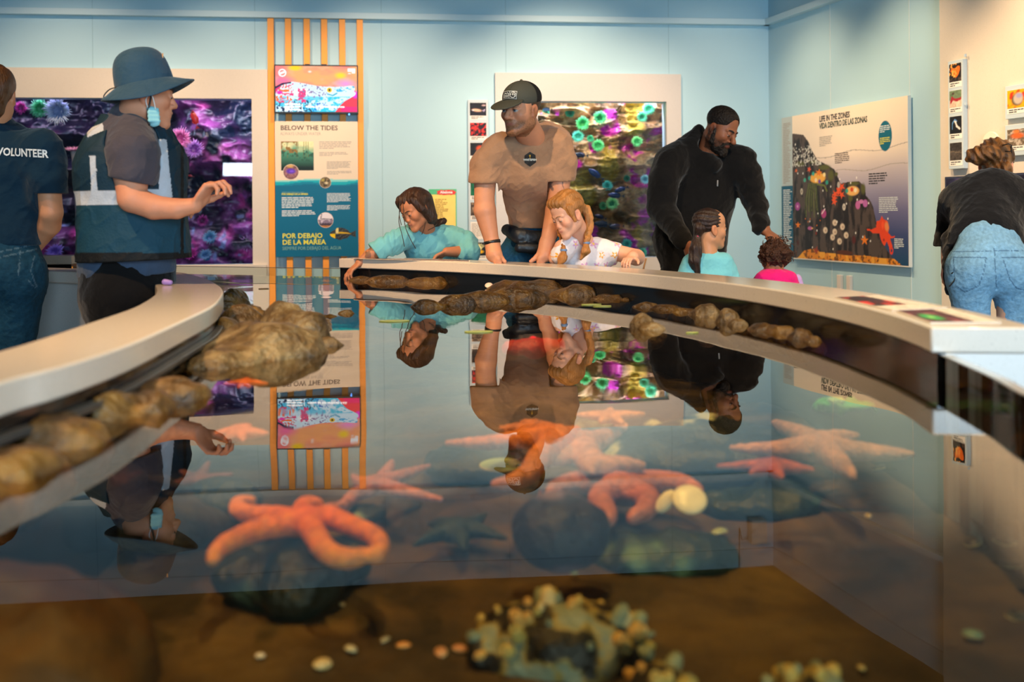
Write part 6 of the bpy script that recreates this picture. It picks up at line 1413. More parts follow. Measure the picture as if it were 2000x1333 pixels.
    # waist bag
    w = Sh(.02); w.chain([J(990, 449, .38), J(1015, 462, .30), J(1052, 468, .32), J(1078, 462, .40)], [.03, .042, .042, .03], flat=((0, 1, 0), .7)); w.cone(J(1015, 484, .27), J(1050, 486, .27), .026, .026, .01, flat=((0, 1, 0), .8)); w.disp(folds(.004, 22, 8))
    sdf_obj('waist_bag', w, .006, mat('nylon_black', '#0e141c', .45, bump=.2, bscale=40), t)
    # wristband
    b = MB(); dr = (Vector(wrL) - elL).normalized(); q = Vector(wrL) - dr * .012; Mx = Matrix.Translation(q) @ dr.to_track_quat('Z', 'Y').to_matrix().to_4x4(); b.lathe([(.038, -.008), (.042, -.008), (.042, .008), (.038, .008), (.038, -.008)], 28, Mx); par(b.build('wristband', black, smooth=True), t)
    # cap
    k = Sh(.01); H.E(k, 0, -.014, .052, .084, .100, .078, 0); k.plane(H.W(0, 0, .028), H.R @ np.array((0, -.10, -1))); 
    def capc(V):
        L = H.L(V); c0 = cc('#4a4a40', len(V)); c0 = mixc(c0, cc('#0c0c0e', len(V)), (-.012 - L[:, 1]) * 300 + (L[:, 2] > .4)); return mixc(c0, cc('#34352e', len(V)), np.exp(-(L[:, 0] / .0016) ** 2) * (L[:, 1] > -.01))
    cp = sdf_obj('cap', k, .004, vmat('cap_cloth', .8, bump=.3, bscale=200), t, capc)
    v = Sh(.01); H.E(v, 0, .098, .030, .074, .080, .010, .005, tilt=-.30); H.E(v, 0, -.014, .03, .080, .094, .06, .0, 's'); v.disp(lambda P, d: d + .25 * H.L(P)[:, 0] ** 2 * 0)
    par(sdf_obj('brim', v, .004, vmat('cap_cloth'), None, hexf('#46463c', .05)), cp)
    b = MB(); b.lathe([(.001, .006), (.006, .004), (.008, 0)], 14, Matrix.Translation(Vector(H.W(0, -.014, .130))) @ Vector(H.R[:, 2]).to_track_quat('Z', 'Y').to_matrix().to_4x4()); par(b.build('button', mat('cap_button', '#46463c', .8), smooth=True), cp)
    # woven patch on the front panel
    yaw = math.radians(2)
    Pn = H.R @ np.array((0, .90, .43)); Pn /= np.linalg.norm(Pn); X_ = H.R @ np.array((-1, 0, 0)); Y_ = np.cross(Pn, X_)
    Mp = Matrix(((X_[0], Y_[0], Pn[0]), (X_[1], Y_[1], Pn[1]), (X_[2], Y_[2], Pn[2]))).to_4x4(); Mp.translation = Vector(H.W(0, .10, .078)) + Vector(Pn) * .01
    def patch(u, v):
        P = Paint(u, v, '#1c2226'); ed = np.minimum(np.minimum(u, 1 - u) * 2.2, np.minimum(v, 1 - v)); P.put((ed < .10) & (ed > .05), '#d8dcd8'); P.put((abs(u - .54) < .012) & (ed > .1), '#d8dcd8'); P.put((abs(v - .42) < .03) & (u < .54) & (ed > .1), '#d8dcd8')
        P.line([(.1, .55), (.2, .72), (.3, .58), (.38, .72), (.48, .56)], .03, '#d8dcd8'); r_ = np.hypot((u - .76) * 2.1, v - .5); P.put((r_ < .36) & (r_ > .30), '#d8dcd8'); P.put((r_ < .24) & (np.sin(u * 60) > .1) & (v > .4), '#d8dcd8'); P.put((np.sin(u * 75) > -.2) & (abs(v - .24) < .07) & (u < .5) & (u > .08), '#d8dcd8'); return P.c
    o = picture('patch', .085, .042, 60, 30, patch, Mp @ Matrix.Translation((-.0425, -.021, 0)), print_m); drape(o, k, -Vector(Pn), .002); par(o, cp)
    # short hair below the cap
    hr = Sh(.01); H.E(hr, 0, -.016, .034, .0775, .095, .075, 0); hr.plane(H.W(0, 0, .036), H.R @ np.array((0, 0, 1))); hr.plane(H.W(0, .022, 0), H.R @ np.array((0, 1, .2))); hr.plane(H.W(0, 0, -.045), H.R @ np.array((0, .35, -1))); H.E(hr, .078, -.004, -.012, .014, .022, .034, .002, 's'); H.E(hr, -.078, -.004, -.012, .014, .022, .034, .002, 's')
    sdf_obj('hair', hr, .004, hair_m, t, hexf('#4a3220', .25, 60))
tan_man()

# ================================================================== 2 red-haired girl
def red_girl():
    D = 4.93; t = person('small strawberry-blonde girl with braids and flowered white shirt peering over the counter', 5.1, 1150)
    J = lambda x, y, d=0.: U(x, y, D + d)
    H = Head(J(1110, 419), (-.74, -.50, -.42), .88, up=(-.12, 0, 1))
    s = Sh(.02); H.face(s, child=True, nose=.75, jaw=.95, lidded=True)
    s.cone(H.W(0, -.02, -.05), J(1140, 470, .12), .042, .048, .02)
    shR = J(1178, 488, .16); el = J(1243, 503, .08); hn = U(1236, 519, D - .10); hn.z = RZ1 + .032
    s.chain([shR, el, hn], [.042, .040, .030], .02); hand(s, hn, (-.5, -.8, -.1), (0, -.1, -1), .66, (.5, .6, .6, .6), side=1)
    shL = J(1098, 484, .06); s.chain([shL, J(1085, 505, .10), Vector((J(1098, 520, 0).x, D + .07, RZ1 + .03))], [.04, .034, .026], .02)
    s.ell(J(1140, 520, .2), (.07, .05, .12)); s.cone(J(1145, 560, .24), J(1145, 640, .25), .07, .07); legs(s, [J(1125, 640, .24), J(1165, 640, .24)], [(J(1125, 640, .2).x, 5.18, FLOORZ + .06), (J(1165, 640, .2).x, 5.18, FLOORZ + .06)], (.06, .05, .035))
    sdf_obj('body', s, .0038, skin_m, t, skinf('#e8ab8c', H, '#c06860', blush=.6)); H.eyes(t, True, '#6a7c88', '#6a4428'); H.brows(t, '#9a6a3c', .0024)
    c = Sh(.04); c.ell(J(1142, 506, .14), (.115, .085, .095)); c.cone(J(1145, 520, .18), J(1148, 620, .24), .115, .13, .05, flat=((0, 1, 0), .85))
    c.cone(J(1165, 484, .14), J(1200, 496, .13), .052, .058, .03); c.cone(J(1112, 478, .06), J(1096, 498, .06), .045, .05, .03); c.disp(folds(.006, 16, 6)); c.ell(H.W(0, -.04, -.13), (.06, .06, .035), k=.005, op='s')
    q = J(1207, 500, .1); c.plane(q, (.86, -.2, -.25)); 
    rs = random.Random(4); fl = []
    for i in range(60): fl.append((rs.uniform(-.22, .22), rs.uniform(-.22, .16), rs.uniform(0, 1.2)))
    ctr = np.array(J(1145, 500, 0))
    def flower(V):
        c0 = cc('#ece2e4', len(V)); u = V[:, 0] - ctr[0] + (V[:, 1] - ctr[1]) * .6; v = V[:, 2] - ctr[2]
        cells = [(round(a / .062) * .062 + (.031 if round(b2 / .055) % 2 else 0), round(b2 / .055) * .055, c2) for a, b2, c2 in fl]
        for (a, b2, ph) in set((x, y, round(.3 + (x * 31 + y * 17) % 1.2, 2)) for x, y, _ in cells):
            r_ = np.hypot(u - a, v - b2); th = np.arctan2(v - b2, u - a); pet = .021 * (.78 + .32 * np.cos(5 * th + ph)); y_ = (int(abs(a * 100) + abs(b2 * 130)) % 3 == 0)
            c0 = mixc(c0, cc('#f0a820' if y_ else '#d8a4cc', len(V)), (pet * (.8 if y_ else 1) - r_) * 900); c0 = mixc(c0, cc('#f6f0e8' if y_ else '#f0c860', len(V)), (.0065 - r_) * 900)
        return c0
    sdf_obj('flowered_shirt', c, .0045, cloth_m, t, flower)
    tr = Sh(.03); tr.cone(J(1148, 625, .25), J(1146, 660, .25), .12, .11); legs(tr, [J(1125, 640, .24), J(1165, 640, .24)], [(J(1125, 640, .2).x, 5.18, FLOORZ + .05), (J(1165, 640, .2).x, 5.18, FLOORZ + .05)], (.072, .06, .048)); sdf_obj('leggings', tr, .01, cloth_m, t, hexf('#8c6a90')); boots(t, [(J(1125, 640, .2).x, 5.18, -.1, -1), (J(1165, 640, .2).x, 5.18, .1, -1)], '#b0a8b0')
    # hair: parted cap, loose fringe and two braids
    hc = hexf('#b0743a', .30, 40); h = Sh(.02); H.E(h, 0, -.018, .048, .082, .098, .084, 0); H.E(h, 0, .045, .09, .062, .045, .035, .02)
    h.plane(H.W(0, .058, .03), H.R @ np.array((0, 1, -.62)), .01); h.plane(H.W(0, 0, -.05), H.R @ np.array((0, .4, -1)), .01)
    H.C(h, (-.068, .03, .05), (-.076, .028, -.03), .016, .008, .02); H.C(h, (.068, .03, .05), (.078, .02, -.02), .016, .008, .02)
    h.disp(lambda P, d: d - .0025 * np.sin(H.L(P)[:, 0] * 260 + 6 * vnoise(P, 12)) - .003 * vnoise(P, 30, 4)); sdf_obj('hair', h, .0038, hair_m, t, hc)
    for (pts, r0, nm) in (([J(1141, 402, .06), J(1149, 420, .06), J(1152, 440, .05), J(1148, 458, .03), J(1146, 470, .01)], .022, 'braid'), ([J(1094, 452, .10), J(1098, 470, .06), J(1101, 484, .0)], .016, 'braid')):
        b = Sh(.012); P_ = catmull(pts, 5); n = len(P_)
        for i, q in enumerate(P_):
            r_ = r0 * (1 - .35 * i / n); sgn = 1 if i % 2 else -1; b.ell(q + Vector((sgn * r_ * .38, -.004, 0)), (r_ * .72, r_ * .6, r_ * .72))
        tail = P_[-1]; b.chain([tail + Vector((0, 0, -.012)), tail + Vector((-.006, -.01, -.05)), tail + Vector((-.03, -.012, -.09))], [.012, .022, .006], .01); b.disp(lambda P, d: d - .003 * vnoise(P, 60, 3)); sdf_obj(nm, b, .0035, hair_m, t, hc)
        bb = MB(); bb.lathe([(.014, -.006), (.018, 0), (.014, .006)], 14, Matrix.Translation(tail + Vector((0, 0, -.012)))); par(bb.build('hair_tie', mat('tie_blue', '#6c88b0', .5), smooth=True), t)
red_girl()

# ================================================================== 3 girl in teal
def teal_girl():
    D = 5.80; t = person('dark-haired girl in teal sweater reaching one hand down into the water', 6.1, 840)
    J = lambda x, y, d=0.: U(x, y, D + d)
    H = Head(J(812, 410), (-.60, -.66, -.42), .93, up=(-.20, 0, 1))
    s = Sh(.02); H.face(s, child=True, nose=.78, jaw=.95, lidded=True)
    s.cone(H.W(0, -.02, -.05), J(836, 456, .12), .045, .052, .02)
    hw = UZ(679, 546, 0); shL = J(800, 462, .10); elb = J(752, 480, -.06); wr = J(703, 514, 0); wr = U(703, 514, hw.y + .03)
    s.chain([shL, elb, U(722, 500, 5.72), wr], [.042, .040, .036, .026], .02); hand(s, wr, hw + Vector((0, .0, .035)) - wr, (-.45, -.2, -.65), .80, (.35, .45, .55, .6), side=-1, thumb=(.8, .5), spread=.10)
    shR = J(893, 462, .16); elR = J(920, 492, .06); wR = J(873, 492, .0)
    s.chain([shR, elR, wR], [.044, .040, .026], .02); hand(s, wR, J(848, 503, -.02) - wR, (-.1, -.3, -1), .80, (.45, .5, .5, .5), side=-1)
    s.ell(J(842, 500, .22), (.09, .06, .14)); s.cone(J(850, 560, .28), J(850, 600, .3), .08, .08); legs(s, [J(830, 600, .3), J(870, 600, .3)], [(J(830, 600, .2).x, 6.15, FLOORZ + .06), (J(870, 600, .2).x, 6.15, FLOORZ + .06)], (.07, .055, .04))
    art = lambda V, c: mixc(c, cc('#4a3a30', len(V)), np.clip((fbm(V, 36, 3, 9) - .15) * 9, 0, 1) * ((V[:, 0] < J(742, 480).x) & (V[:, 0] > J(706, 480).x)) * .7)
    sdf_obj('body', s, .004, skin_m, t, skinf('#b87a58', H, '#98504c', extra=art, blush=.35)); H.eyes(t, True, '#3a2616'); H.brows(t, '#3a2418', .0026)
    c = Sh(.05); c.ell(J(840, 478, .14), (.145, .095, .11)); c.cone(J(842, 485, .18), J(850, 560, .28), .145, .15, .05, flat=((0, 1, 0), .8))
    c.chain([J(805, 460, .1), J(768, 474, -.02), U(733, 494, 5.74)], [.068, .064, .058], .04); c.chain([J(880, 462, .14), J(912, 474, .12), J(920, 492, .06), J(906, 494, .04)], [.068, .062, .058, .048], .04)
    c.disp(folds(.010, 14, 11)); c.disp(lambda P, d: d - .0045 * np.sin(P[:, 0] * 95 + P[:, 2] * 30 + 4 * vnoise(P, 8)) * ((P[:, 0] < J(775, 470).x) | (P[:, 0] > J(905, 470).x))); c.ell(H.W(0, -.03, -.135), (.062, .062, .035), k=.006, op='s')
    c.plane(U(731, 494, 5.74), Vector(wr) - Vector(elb))
    sdf_obj('sweater', c, .005, cloth_m, t, hexf('#6fb9c6', .06))
    tr = Sh(.03); tr.cone(J(850, 570, .3), J(850, 600, .3), .13, .13); legs(tr, [J(830, 600, .3), J(870, 600, .3)], [(J(830, 600, .2).x, 6.15, FLOORZ + .05), (J(870, 600, .2).x, 6.15, FLOORZ + .05)], (.085, .068, .05)); sdf_obj('leggings', tr, .01, cloth_m, t, hexf('#2a2c38')); boots(t, [(J(830, 600, .2).x, 6.15, -.1, -1), (J(870, 600, .2).x, 6.15, .1, -1)], '#d0d0d0')
    hc = hexf('#3a2418', .35, 40); h = Sh(.025); H.E(h, 0, -.018, .048, .083, .100, .086, 0); H.E(h, .02, .040, .085, .058, .045, .038, .02); h.plane(H.W(0, .060, .03), H.R @ np.array((-.1, 1, -.62)), .01)
    H.C(h, (-.060, .040, .08), (-.080, .015, .0), .020, .022, .02); H.C(h, (-.080, .012, .0), (-.072, -.01, -.085), .022, .016, .02); H.C(h, (.064, .050, .06), (.076, .035, -.04), .012, .007, .02)     # curtain beside the cheek
    H.C(h, (0, -.07, .02), (-.02, -.06, -.08), .070, .045, .03)
    h.chain([J(838, 432, .10), J(852, 440, .15), J(866, 432, .16), J(871, 431, .16)], [.045, .03, .018, .006], .03)
    h.disp(lambda P, d: d - .0025 * np.sin(H.L(P)[:, 0] * 240 + H.L(P)[:, 1] * 60 + 6 * vnoise(P, 10))); sdf_obj('hair', h, .004, hair_m, t, hc)
    hm = mat('hair_strand_dark', '#3a2418', .5)
    for pts in ([(783, 402, -.1), (779, 432, -.1), (786, 462, -.12), (790, 482, -.12)], [(787, 398, -.1), (791, 440, -.12), (801, 466, -.11), (812, 486, -.08)], [(832, 428, -.02), (829, 445, -.03), (824, 458, -.02)], [(781, 395, -.1), (780, 420, -.11), (784, 440, -.12)], [(840, 425, .0), (852, 432, .05), (850, 442, .04), (836, 450, .02)]):
        b = MB(); b.tube(catmull([J(*p) for p in pts], 5), .0022, 5); par(b.build('hair_strand', hm, smooth=True), t)
teal_girl()

# ================================================================== 4 bearded man in black hoodie
def hoodie_man():
    D = 6.36; t = person('tall bearded man in black zip hoodie looking down, hand on the toddler\'s curly head', 6.55, 1370)
    J = lambda x, y, d=0.: U(x, y, D + d)
    H = Head(J(1408, 253), (.58, -.60, -.46), 1.12, up=(.15, 0, 1))
    s = Sh(.02); H.face(s, nose=1.2, jaw=1.12, lidded=True, full=1.5)
    s.cone(H.W(0, -.02, -.05), J(1385, 305, .1), .07, .08, .03)
    shR, elR, wrR = J(1455, 318, .08), J(1474, 398, .05), J(1494, 450, -.1); shL, elL, wrL = J(1305, 320, .05), J(1292, 405, .02), J(1338, 474, -.2)
    s.chain([shR, elR, wrR], [.07, .055, .034], .03); s.chain([shL, elL, wrL], [.07, .055, .038], .03)
    hand(s, wrR, J(1524, 470, -.14) - wrR, (.1, .1, -1), 1.02, (.2, .25, .3, .35), side=-1, spread=.09); hand(s, wrL, J(1352, 508, -.25) - wrL, (.6, .3, .1), 1.02, (.4, .4, .45, .5), side=1)
    s.ell(J(1370, 380, .2), (.15, .1, .24)); s.cone(J(1360, 450, .2), J(1355, 540, .2), .12, .12); legs(s, [J(1325, 545, .2), J(1385, 545, .2)], [(J(1325, 545, .2).x, 6.5, FLOORZ + .08), (J(1388, 545, .2).x, 6.55, FLOORZ + .08)])
    sdf_obj('body', s, .0045, skin_m, t, skinf('#8a563c', H, '#8a4c40', ('#120c0a', .96), -.040, blush=.2)); H.eyes(t, True, '#2a1a10', '#120c0a'); H.brows(t, '#140e0c', .0042)
    b = Sh(.012); H.E(b, 0, .035, -.090, .052, .046, .040, 0); H.C(b, (-.064, .012, -.01), (-.058, .02, -.07), .014, .02, .02); H.C(b, (.064, .012, -.01), (.058, .02, -.07), .014, .02, .02); H.E(b, 0, .083, -.104, .028, .022, .030, .02); H.E(b, 0, .094, -.064, .024, .016, .013, .004, 's'); H.C(b, (-.028, .082, -.056), (-.004, .094, -.046), .006, .0055, .008); H.C(b, (.028, .082, -.056), (.004, .094, -.046), .006, .0055, .008); H.C(b, (-.03, .08, -.06), (-.032, .07, -.085), .008, .012, .01); H.C(b, (.03, .08, -.06), (.032, .07, -.085), .008, .012, .01)
    b.disp(lambda P, d: d - .003 * vnoise(P, 110, 3)); sdf_obj('beard', b, .0036, curl_m, t, lambda V: mixc(cc('#17110e', len(V)), cc('#4a4440', len(V)), np.clip(vnoise(V, 90, 8) * .9 - .2, 0, 1)))
    h = Sh(.012); H.E(h, 0, -.014, .050, .080, .098, .080, 0); h.plane(H.W(0, .062, .055), H.R @ np.array((0, 1, -.42)), .008); h.plane(H.W(0, 0, -.045), H.R @ np.array((0, .45, -1)), .008); H.E(h, 0, .085, .045, .056, .04, .05, .006, 's'); H.E(h, .078, .0, -.012, .016, .024, .036, .002, 's'); H.E(h, -.078, .0, -.012, .016, .024, .036, .002, 's'); h.disp(lambda P, d: d - .0018 * vnoise(P, 140, 3)); sdf_obj('hair', h, .004, curl_m, t, hexf('#18110e', .4, 90))
    c = Sh(.07); c.ell(J(1380, 335, .18), (.235, .16, .16)); c.cone(J(1370, 360, .2), J(1347, 470, .22), .228, .225, .06, flat=((0, 1, 0), .82)); c.cone(J(1350, 470, .22), J(1352, 545, .22), .20, .19, .08, flat=((0, 1, 0), .8))
    c.chain([J(1440, 318, .08), J(1462, 350, .06), elR, J(1489, 445, -.08)], [.10, .092, .072, .052], .05); c.chain([J(1312, 322, .05), J(1298, 350, .02), elL, J(1332, 468, -.18)], [.105, .100, .084, .058], .05)
    c.chain([J(1366, 256, .16), J(1358, 282, .14), J(1378, 308, .04), J(1398, 322, -.02)], [.035, .052, .040, .03], .06); c.chain([J(1350, 290, .12), J(1312, 312, .08)], [.075, .085], .08); c.chain([J(1425, 300, .1), J(1446, 314, .08)], [.06, .08], .08); c.disp(folds(.014, 8, 13, (1.2, 1, .6))); c.disp(lambda P, d: d - .005 * np.sin(P[:, 2] * 60 + P[:, 0] * 30 + 4 * vnoise(P, 5)) * (P[:, 0] > J(1455, 400).x)); c.ell(H.W(0, -.02, -.10), (.075, .09, .06), k=.01, op='s')
    c.plane(J(1493, 450, -.1), (.62, -.25, -.75))
    sdf_obj('hoodie', c, .007, cloth_m, t, hexf('#0c0c0e', .1))
    zb_ = MB(); zb_.tube([J(1402, 352, 0), J(1402, 364, 0)], .005, 6); o = zb_.build('zip_pull', mat('zip_metal', '#c8c8c8', .3, metal=.8)); drape(o, c, (0, 1, 0), .004); par(o, t)
    j = Sh(.04); j.cone(J(1352, 500, .22), J(1352, 545, .22), .19, .18, flat=((0, 1, 0), .85)); legs(j, [J(1325, 545, .2), J(1385, 545, .2)], [(J(1325, 545, .2).x, 6.5, FLOORZ + .05), (J(1388, 545, .2).x, 6.55, FLOORZ + .05)], (.125, .095, .075)); sdf_obj('trousers', j, .011, cloth_m, t, hexf('#0e0e12')); boots(t, [(J(1325, 545, .2).x, 6.5, .1, -1), (J(1388, 545, .2).x, 6.55, .2, -1)])
    ky = MB(); ky.tube([J(1262, 505, .02), J(1258, 520, .02), J(1256, 530, .02)], .006, 6); o = par(ky.build('key_strap', mat('strap_tan', '#a87848', .6), smooth=True), t)
hoodie_man()

# ================================================================== 5 girl with the ponytail
def pony_girl():
    D = 5.65; t = person('girl in teal top with a long dark ponytail and pink hair tie, facing right', 5.7, 1385)
    J = lambda x, y, d=0.: U(x, y, D + d)
    H = Head(J(1387, 447), (.93, .25, -.05), .92)
    s = Sh(.02); H.face(s, child=True, nose=.8, jaw=.95); s.cone(H.W(0, -.02, -.05), J(1384, 502, .0), .045, .052, .02)
    shL, shR = J(1345, 520, .0), J(1420, 520, .0); elL, elR = J(1335, 575, -.02), J(1432, 575, -.02); wL, wR = J(1355, 600, -.15), J(1430, 600, -.15)
    s.chain([shL, elL, wL], [.045, .038, .026], .02); s.chain([shR, elR, wR], [.045, .038, .026], .02); hand(s, wL, (.3, -.8, .1), (0, 0, -1), .75, side=1); hand(s, wR, (-.2, -.8, .1), (0, 0, -1), .75, side=-1)
    s.ell(J(1383, 560, .03), (.11, .08, .18)); s.cone(J(1383, 600, .03), J(1383, 640, .03), .1, .1); legs(s, [J(1365, 640, .03), J(1403, 640, .03)], [(J(1365, 640).x, 5.68, FLOORZ + .06), (J(1403, 640).x, 5.68, FLOORZ + .06)], (.065, .05, .035))
    sdf_obj('body', s, .0042, skin_m, t, skinf('#c08a66', H, '#a05c50')); H.eyes(t, iris='#3a2616'); H.brows(t, '#2a1a12', .0024)
    c = Sh(.05); c.ell(J(1383, 545, .02), (.135, .09, .12)); c.cone(J(1383, 560, .02), J(1383, 650, .03), .135, .13, .05, flat=((0, 1, 0), .8)); c.chain([J(1352, 514, .0), J(1336, 560, -.02), J(1338, 585, -.06)], [.058, .052, .045], .04); c.chain([J(1413, 514, .0), J(1430, 560, -.02), J(1432, 585, -.06)], [.058, .052, .045], .04); c.cone(J(1384, 492, 0), J(1384, 505, 0), .045, .07, .04); c.disp(folds(.007, 14, 15)); c.plane(J(1384, 487, 0), (0, 0, 1)) 
    sdf_obj('top', c, .006, cloth_m, t, hexf('#6fbccb', .06)); tr = Sh(.03); tr.cone(J(1383, 640, .03), J(1383, 660, .03), .115, .11); legs(tr, [J(1365, 650, .03), J(1403, 650, .03)], [(J(1365, 640).x, 5.68, FLOORZ + .05), (J(1403, 640).x, 5.68, FLOORZ + .05)], (.075, .06, .045)); sdf_obj('leggings', tr, .01, cloth_m, t, hexf('#30303c')); boots(t, [(J(1365, 640).x, 5.68, .1, -1), (J(1403, 640).x, 5.68, .2, -1)], '#c8c8cc')
    hc = hexf('#2c1a12', .4, 50); h = Sh(.015); H.E(h, 0, -.018, .044, .081, .097, .082, 0); h.plane(H.W(0, .070, .03), H.R @ np.array((0, 1, -.5)), .01); h.plane(H.W(0, 0, -.06), H.R @ np.array((0, .5, -1)), .01); H.E(h, .078, .0, -.012, .012, .02, .03, .002, 's'); h.disp(lambda P, d: d - .002 * np.sin(H.L(P)[:, 2] * 260 + 5 * vnoise(P, 14))); sdf_obj('hair', h, .004, hair_m, t, hc)
    p = Sh(.02); tie = J(1362, 462, -.04); p.chain([Vector(H.W(.03, -.085, .0)), tie, J(1359, 485, -.06), J(1357, 510, -.07), J(1362, 535, -.06)], [.036, .020, .034, .034, .018], .02); p.disp(lambda P, d: d - .0025 * np.sin(P[:, 0] * 300 + 5 * vnoise(P, 12))); sdf_obj('ponytail', p, .004, hair_m, t, hc)
    b = MB(); b.lathe([(.017, -.006), (.024, 0), (.017, .006)], 16, Matrix.Translation(tie) @ Matrix.Rotation(.9, 4, 'Y')); par(b.build('hair_tie', mat('tie_pink', '#e0305c', .5), smooth=True), t)
pony_girl()

# ================================================================== 6 toddler
def toddler():
    D = 6.1; t = person('toddler with brown curly hair in a pink hooded top, seen from behind', 6.12, 1515)
    J = lambda x, y, d=0.: U(x, y, D + d)
    H = Head(J(1512, 508), (-.55, .75, -.1), .80)
    s = Sh(.02); H.face(s, child=True, nose=.7, jaw=.9); s.cone(H.W(0, -.02, -.05), J(1514, 545, 0), .04, .045)
    s.chain([J(1487, 562), J(1478, 600), J(1490, 630, .08)], [.036, .03, .022]); s.chain([J(1542, 562), J(1552, 600), J(1540, 630, .08)], [.036, .03, .022]); hand(s, J(1490, 630, .08), (0, 1, .1), (0, 0, -1), .55); hand(s, J(1540, 630, .08), (0, 1, .1), (0, 0, -1), .55, side=-1)
    s.ell(J(1514, 590), (.09, .07, .13)); legs(s, [J(1502, 630), J(1528, 630)], [(J(1502, 600).x, 6.1, FLOORZ + .05), (J(1528, 600).x, 6.1, FLOORZ + .05)], (.055, .045, .03))
    sdf_obj('body', s, .005, skin_m, t, skinf('#a06c4c', H))
    h = Sh(.02); H.E(h, 0, -.02, .045, .108, .118, .098, 0); H.E(h, 0, .075, -.04, .05, .06, .06, .02, 's'); h.disp(lambda P, d: d - .016 * vnoise(P, 34, 3) - .009 * np.abs(vnoise(P, 80, 4)) - .004 * vnoise(P, 150, 9)); sdf_obj('curly_hair', h, .0036, curl_m, t, hexf('#3c2216', .5, 90))
    rs = random.Random(2)
    b = MB()
    for i in range(46):
        a = rs.random() * 6.28; e = rs.uniform(-.5, 1.3); d = Vector(H.R @ np.array((math.cos(a) * math.cos(e), math.sin(a) * math.cos(e) - .1, math.sin(e)))); q = Vector(H.W(0, -.02, .045)) + d * .082; sd = d.orthogonal().normalized(); up = d.cross(sd); r_ = .008 + .006 * rs.random()
        b.tube([q + d * .004 * j + (sd * math.cos(j * 1.1) + up * math.sin(j * 1.1)) * r_ for j in range(9)], .0022, 5)
    par(b.build('curls', mat('curl_brown', '#4a2c1c', .6), smooth=True), t)['kind'] = 'stuff'
    c = Sh(.05); c.ell(J(1514, 560, .0), (.125, .09, .07)); c.cone(J(1514, 565), J(1514, 650), .11, .12, .05, flat=((0, 1, 0), .85)); c.ell(J(1514, 541, -.03), (.115, .07, .042)); c.cone(J(1487, 562), J(1478, 610), .05, .042); c.cone(J(1542, 562), J(1552, 610), .05, .042); c.disp(folds(.007, 18, 17)); sdf_obj('pink_hooded_top', c, .006, cloth_m, t, hexf('#e01a78', .08))
    l = Sh(.02); l.cone(J(1556, 545, .01), J(1562, 570, .02), .03, .035); sdf_obj('lilac_sleeve', l, .006, cloth_m, t, hexf('#c0a0d8', .08))
    tr = Sh(.03); tr.cone(J(1514, 640), J(1514, 650), .1, .1); legs(tr, [J(1502, 640), J(1528, 640)], [(J(1502, 600).x, 6.1, FLOORZ + .05), (J(1528, 600).x, 6.1, FLOORZ + .05)], (.07, .055, .04)); sdf_obj('trousers', tr, .01, cloth_m, t, hexf('#404868')); boots(t, [(J(1502, 600).x, 6.1, 0, 1), (J(1528, 600).x, 6.1, 0, 1)], '#c0b8b8')
toddler()

